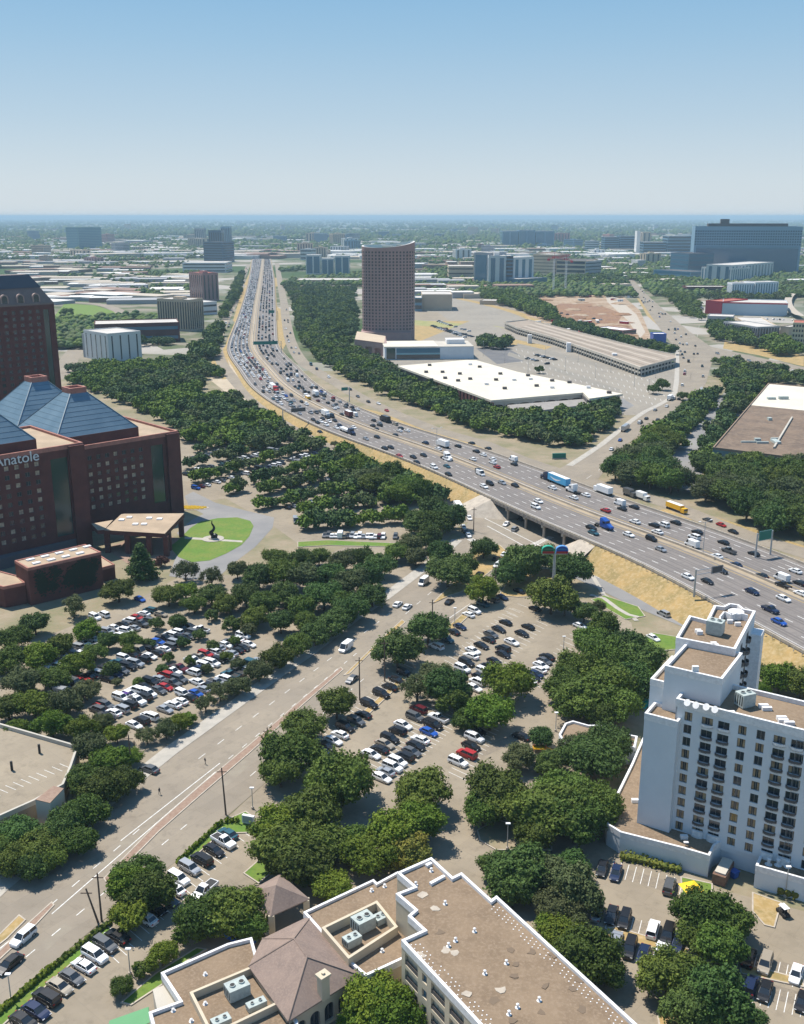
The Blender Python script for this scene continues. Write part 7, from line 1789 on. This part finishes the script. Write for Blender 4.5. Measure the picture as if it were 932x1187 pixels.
# tall twin pole sign: one green/red and one blue/red lozenge
b = P(641, 692); hs = 17.0
t = thing('pole_sign', 'tall grey pole carrying one green and one blue rounded sign with red bases', 'pole sign', b)
MB().tube((0, 0, 0), (0, 0, hs-2), .62, .42, 12).build('pole', m_galv, t); MB().box(-4.2, -.25, hs-2.2, 4.2, .25, hs-1.9).build('crossbeam', m_galv, t)
for s, c1, c2, nm in ((-1, M('sign_mint', (.03, .36, .24), .5), M('sign_dark_green', (.02, .09, .04), .5), 'green'), (1, M('sign_azure', (.10, .28, .60), .5), M('sign_royal', (.015, .05, .30), .5), 'blue')):
    cx_ = s*2.25; pr = [(-2.0, 0), (2.0, 0), (2.0, 1.3)]+[(2.0*math.cos(math.pi*i/10), 1.3+1.35*math.sin(math.pi*i/10)) for i in range(1, 10)]+[(-2.0, 1.3)]
    def slab(pts, y0, y1, mi, m): n_ = len(pts); m.add([(cx_+x, y0, hs-1.9+z) for x, z in pts]+[(cx_+x, y1, hs-1.9+z) for x, z in pts], [list(range(n_)), [n_+i for i in range(n_)][::-1]]+[[(i+1) % n_, i, n_+i, n_+(i+1) % n_] for i in range(n_)], mi); return m
    slab(pr, -.6, .6, 0, MB()).build('sign_box', c1, t)
    slab([(x*.86, .42+z*.74) for x, z in pr], -.64, .64, 0, MB()).build('sign_face', c2, t)
    MB().box(cx_-1.9, -.66, hs-1.9+.08, cx_+1.9, .66, hs-1.9+.85).build('red_band', PAINT['red'], t)
    slab([(x*.8, 1.3+(z-1.3)*.45) for x, z in pr[2:]], -.66, .66, 0, MB()).build('face_panel', M('panel_'+nm, (.05, .16, .10) if s < 0 else (.03, .16, .34), .5), t)
# green sign on the hall's planted bank
b = P(655, 492); t = thing('banner_sign', 'long teal-green sign board among the trees before the market hall', 'sign', b, .12)
MB().box(-13, -.4, 3.2, 13, .4, 7.0).build('board', M('teal_board', (.03, .20, .15), .6), t); MB().box(-16, -1, 2.2, 14, 1, 3.2).build('beam', m_darkc, t)
for x in (-12, 12): MB().box(x-.5, -.5, 0, x+.5, .5, 3.2).build('post', m_conc, t)
b = P(648, 532); t = thing('monument_sign', 'small green monument sign at the frontage corner', 'sign', b, .1); MB().box(-3.5, -.4, .6, 3.5, .4, 3).build('board', m_green, t); MB().box(-3.8, -.5, 0, 3.8, .5, .6).build('base', m_conc, t)
# canopy, utility box, bus shelter, parasol
b = P(801, 1030, 2); t = thing('parasol', 'square yellow shade canopy on the grass by the loading dock', 'parasol', (b.x, b.y, 0), .3)
m = MB(); m.add([(-1.7, -1.7, 2.2), (1.7, -1.7, 2.2), (1.7, 1.7, 2.2), (-1.7, 1.7, 2.2), (0, 0, 2.8)], [[0, 1, 4], [1, 2, 4], [2, 3, 4], [3, 0, 4]]); m.build('canopy', M('yellow_canvas', (.80, .52, .02), .7), t); MB().tube((0, 0, 0), (0, 0, 2.7), .06, n=6).build('pole', m_galv, t)
for x, y in ((.9, 0), (-.9, 0)): MB().box(x-.35, -.6, .35, x+.35, .6, .45).build('bench', m_wood, t)
b = P(288, 951, 1); t = thing('utility_cabinet', 'white sign cabinet on the grass corner by the lot entrance', 'cabinet', (b.x, b.y, 0), -.3); MB().box(-1.3, -.35, .5, 1.3, .35, 2.2).build('cabinet_body', m_whitep, t); MB().box(-1.1, -.37, .7, 1.1, -.352, 2.0).build('front_panel', M('panel_grey', (.35, .36, .38)), t); MB().box(-1.1, -.2, 0, 1.1, .2, .5).build('plinth', m_conc, t)
b = P(218, 589); t = thing('planter', 'curved yellow flower bed at the hotel drive', 'flower bed', (b.x, b.y, 0)); m = MB(); g = random.Random(4)
for _ in range(420): a = g.uniform(0, 6.28); r = g.uniform(0, 1); m.blob((7*r*math.cos(a)+1, 2.6*r*math.sin(a), .25), .35, 0, .3)
m.build('flowers', M('yellow_flowers', (.55, .36, .02), .8), t); m = MB(); m.prism([(8*math.cos(k*math.pi/10)+1, 3.2*math.sin(k*math.pi/10)) for k in range(20)], 0, .2); m.build('bed', m_conc, t)
MB().prism([tuple(P(x, y, 0)[:2]) for x, y in ((738, 812), (752, 806), (756, 815), (748, 822), (738, 820))], .05, .09).build('swimming_pool', M('pool_water', (.02, .42, .34), .1), None, kind='structure')
b = P(751, 803); t = thing('umbrella', 'small white poolside umbrella behind the stepped hotel', 'umbrella', b); MB().tube((0, 0, 2), (0, 0, 2.5), 1.6, .05, 10).build('canopy', m_whitep, t); MB().tube((0, 0, 0), (0, 0, 2.2), .05, n=6).build('pole', m_galv, t)
t5 = thing('play_equipment', 'bright yellow and red play frame beside the podium trees', 'play frame', P(625, 872)); MB().box(-1.5, -1, 1.2, 1.5, 1, 1.4).build('platform', PAINT['yellow'], t5)
m = MB()
for x in (-1.4, 1.4):
    for y in (-.9, .9): m.tube((x, y, 0), (x, y, 2.6), .08, n=6)
m.build('post', PAINT['red'], t5); m = MB(); m.add([(1.5, -.4, 1.3), (1.5, .4, 1.3), (4.2, .4, .2), (4.2, -.4, .2)], [[0, 1, 2, 3]]); m.build('slide', PAINT['yellow'], t5)
# golf cart with trailer
b = P(908, 1058, .5); t = thing('utility_cart', 'small white-roofed utility cart parked by the dry grass patch', 'cart', (b.x, b.y, .06), math.pi*.6)
m = MB(); m.box(-1.2, -.6, .3, 1.3, .6, .7); m.box(-.3, -.55, .7, .3, .55, 1.1); m.build('body', m_trim, t); MB().box(-.9, -.6, 1.75, .8, .6, 1.82).build('roof', m_whitep, t)
m = MB(); [m.tube((x, y, .7), (x, y, 1.75), .03, n=4) for x in (-.85, .75) for y in (-.5, .5)]; m.build('frame', m_trim, t)
for x in (-.8, .9):
    for y in (-.6, .6): m = MB(); m.tube((x, y-.08, .25), (x, y+.08, .25), .25, n=8); m.build('wheel', m_tyre, t)
# people: one continuous skin mesh each
def person(x, y, lab, stride=.18, shirt=(.05, .05, .06), rz=0.0):
    b = P(x, y, .1)
    V = [(0, 0, .92), (0, 0, 1.15), (0, 0, 1.40), (0, 0, 1.52), (0, .0, 1.66), (.02, 0, 1.72),
         (0, .10, .88), (stride*.6, .11, .50), (stride, .11, .08), (stride+.14, .11, .04), (0, -.10, .88), (-stride*.3, -.11, .50), (-stride, -.11, .08), (-stride+.13, -.11, .04),
         (0, .19, 1.38), (-.05, .24, 1.12), (.05, .25, .88), (0, -.19, 1.38), (.05, -.24, 1.12), (.15, -.25, .90)]
    Ed = [(0, 1), (1, 2), (2, 3), (3, 4), (4, 5), (0, 6), (6, 7), (7, 8), (8, 9), (0, 10), (10, 11), (11, 12), (12, 13), (2, 14), (14, 15), (15, 16), (2, 17), (17, 18), (18, 19)]
    Rr = [.15, .14, .15, .06, .10, .09, .09, .065, .045, .04, .09, .065, .045, .04, .06, .045, .035, .06, .045, .035]
    me = bpy.data.meshes.new('body'); me.from_pydata(V, Ed, []); me.skin_vertices.new() if hasattr(me.skin_vertices, 'new') else None
    o = bpy.data.objects.new('person', me); COL.objects.link(o); md = o.modifiers.new('s', 'SKIN')
    if not me.skin_vertices: me.attributes
    for i, sv in enumerate(me.skin_vertices[0].data if me.skin_vertices else []): sv.radius = (Rr[i], Rr[i]*.85); sv.use_root = i == 0
    s2 = o.modifiers.new('u', 'SUBSURF'); s2.levels = 1; s2.render_levels = 1
    me.materials.append(M('cloth_%d' % int(shirt[0]*1000), shirt, .9)); o.location = b; o.rotation_euler = (0, 0, rz)
    return tag(o, lab, 'person')
person(238, 886, 'person in dark clothes walking across the boulevard lanes', rz=.8)
person(185, 921, 'person in dark clothes crossing at the side street mouth', shirt=(.03, .035, .05), rz=-.7)
person(156, 866, 'person in black standing beside the lot exit trees', .05, (.02, .02, .02))
person(586, 737, 'person walking between parked cars in the upper double row', shirt=(.08, .06, .05), rz=1.2)
ln = MB()
for k in range(26):
    for r in range(5):
        a0 = P(598+k*6.6+r*3, 404+k*1.55+r*7.2); b0 = P(598+k*6.6+r*3+1.2, 404+k*1.55+r*7.2+2.3); dd_ = (b0-a0); nn_ = Vector((-dd_.y, dd_.x, 0)).normalized()*.12
        ln.quad(*[(v.x, v.y, .07) for v in (a0-nn_, b0-nn_, b0+nn_, a0+nn_)])
ln.build('bay_lines', m_white, None, kind='structure')
for pts in ([(600, 398), (660, 412), (720, 427), (716, 430), (655, 416), (598, 402)], [(590, 408), (640, 424), (720, 452), (716, 456), (636, 428), (588, 412)]): sheet('lot_aisle', pts, M('lot_aisle', (.22, .20, .165), n=.1, rgb2=(.25, .225, .185)), z=.062)
# ------------------------------------------------------------------ far city
random.seed(77)
m_fb = [M('far_roof_white', (.62, .60, .56)), M('far_roof_tan', (.46, .40, .32)), M('far_roof_grey', (.33, .33, .33)), M('far_wall_brown', (.26, .17, .13)), M('far_blue', (.14, .2, .25))]
FARB = []
def fbox(x, y, w, d, h, a, mi):
    c, s = math.cos(a), math.sin(a); cs = [(x+c*u-s*v, y+s*u+c*v) for u, v in ((-w/2, -d/2), (w/2, -d/2), (w/2, d/2), (-w/2, d/2))]; return cs
n_ind = 0
def put_far(px, py, w, d, h, a, mi):
    p = P(px, py)
    if blocked(p.x, p.y, 12) : return
    FARB.append((p.y, fbox(p.x, p.y, w, d, h, a, mi), h, mi, p))
g = random.Random(12)
for _ in range(120):     # sheds at the left middle distance
    put_far(g.uniform(0, 235), g.uniform(293, 352), g.uniform(30, 110), g.uniform(20, 50), g.uniform(4, 7), g.choice((.15, .15, -.5)), g.choice((0, 0, 1, 1, 2, 3)))
for _ in range(60): put_far(g.uniform(480, 600), g.uniform(300, 345), g.uniform(25, 70), g.uniform(20, 40), g.uniform(5, 12), .1, g.choice((0, 1, 2, 3)))
for _ in range(50): put_far(g.uniform(690, 932), g.uniform(298, 335), g.uniform(25, 60), g.uniform(20, 40), g.uniform(5, 10), .3, g.choice((0, 1, 1, 2)))
for _ in range(1000):
    t_ = g.random()**.7; py = 256+44*t_; put_far(g.uniform(-30, 960), py, g.uniform(40, 140), g.uniform(25, 80), g.uniform(5, 14), g.uniform(-.6, .6), g.choice((0, 0, 0, 1, 1, 2, 3)))
for _ in range(22): put_far(g.uniform(-10, 940), g.uniform(256, 285), g.uniform(30, 70), g.uniform(25, 40), g.uniform(25, 60), g.uniform(-.5, .5), g.choice((2, 4, 4, 1)))
for x, y, h, w in ((458, 253.5, 90, 110), (449, 253.5, 55, 160), (436, 253.5, 40, 200), (418, 253.5, 42, 120), (385, 255, 45, 150), (375, 255.5, 52, 90), (408, 256, 40, 160), (372, 281, 42, 60), (383, 279, 30, 90), (396, 280, 36, 70), (445, 276, 36, 60), (460, 277, 26, 50), (325, 281, 30, 60), (509, 277, 28, 50)):
    put_far(x, y, w, 60, h, 0, 4 if y > 260 else 2)
FARB.sort(key=lambda b: b[0])
k = 0; rest = MB()
DIRN = ('low', 'flat', 'long', 'broad', 'plain', 'narrow')
for yy, cs, h, mi, p in FARB:
    if k < 200:
        k += 1; px = Q((p.x, p.y, 0))[0]; cn = ('white-roofed', 'tan-roofed', 'grey-roofed', 'brown', 'blue-grey')[mi]; L = (V2(cs[1])-V2(cs[0])).length
        side = 'beyond the round green field' if px < 240 else 'between the oval tower and the medical blocks' if px < 640 else 'around the great hospital slab' if px > 660 else 'beyond the freeway'
        t = thing('far_building', '%s %s %s building in the far city %s' % (ordw(k), 'long' if L > 70 else 'low', cn, side), 'building', (p.x, p.y, 0), group='low buildings of the far city')
        m = MB(); m.prism(cs, 0, h-.4); local(m, t).build('wall', m_fb[3] if mi in (0, 1) and k % 3 == 0 else m_fb[2] if mi == 0 else m_fb[mi], t)
        m = MB(); c_ = sum((V2(c) for c in cs), Vector((0, 0)))/4; m.prism([c_+(V2(c)-c_)*1.01 for c in cs], h-.4, h); local(m, t).build('roof', m_fb[mi], t)
        notree(cs, True)
    else: rest.prism(cs, 0, h, mi)
rest.build('distant_city_blocks', m_fb, None, label='mass of small pale buildings scattered to the horizon', kind='stuff')
# far tree cover
def far_cover():
    items = []; g = np.random.default_rng(4)
    for _ in range(2600):
        px, py = g.uniform(-10, 245), g.uniform(290, 345); p = P(px, py)
        if math.sin(p.x*.013+p.y*.004)+math.sin(p.y*.011-p.x*.006) > .3 and not blocked(p.x, p.y, 4): items.append((p.x, p.y, g.uniform(4, 7), ('oak', 'teal', 'olive')[g.integers(3)]))
    for _ in range(2200):
        px, py = g.uniform(480, 932), g.uniform(295, 350); p = P(px, py)
        if math.sin(p.x*.015+p.y*.006)+math.sin(p.y*.009-p.x*.007) > .5 and not blocked(p.x, p.y, 4) and not (600 < px < 760 and py > 326): items.append((p.x, p.y, g.uniform(4, 7), ('oak', 'teal', 'olive')[g.integers(3)]))
    def nz(x, y): return math.sin(x*.0021+1.3*math.sin(y*.0013))+math.sin(y*.0017+1.1*math.sin(x*.0027)+2)+.7*math.sin(x*.006+y*.004)+.5*math.sin(x*.013-y*.011)
    tries = 0
    while len(items) < 21000 and tries < 90000:
        tries += 1
        t_ = g.random()**1.35; py = 255.5+ (345-255.5)*t_ if g.random() < .8 else 345+60*g.random(); px = g.uniform(-40, 972); p = P(px, py)
        if nz(p.x, p.y) < (-.9 if py < 300 else -.2 if py < 345 else .9): continue
        if py > 345 and (px > 600 or px < 20): continue
        if blocked(p.x, p.y, 6): continue
        r = g.uniform(5, 8)*(1 if py > 300 else 1+ (300-py)*.05); items.append((p.x, p.y, r, ('oak', 'teal', 'olive')[g.integers(3)]))
    merged_canopy(items, 'distant_woodland', 'tree cover spreading between far buildings to the horizon')
far_cover()


emit_trees(300)
emit_cars(300)

# ------------------------------------------------------------------ air
hz = MB().box(-41000, -3100, -1, 41000, 46500, 135)
hm = bpy.data.materials.new('hazy_air'); hm.use_nodes = True; t = hm.node_tree
t.nodes.remove(t.nodes['Principled BSDF']); pv = t.nodes.new('ShaderNodeVolumePrincipled')
pv.inputs['Color'].default_value = (.56, .80, .95, 1); pv.inputs['Density'].default_value = HAZE
t.links.new(pv.outputs[0], t.nodes['Material Output'].inputs['Volume'])
hz.build('haze', hm, None, kind='stuff', label='thin blue summer haze over the city')
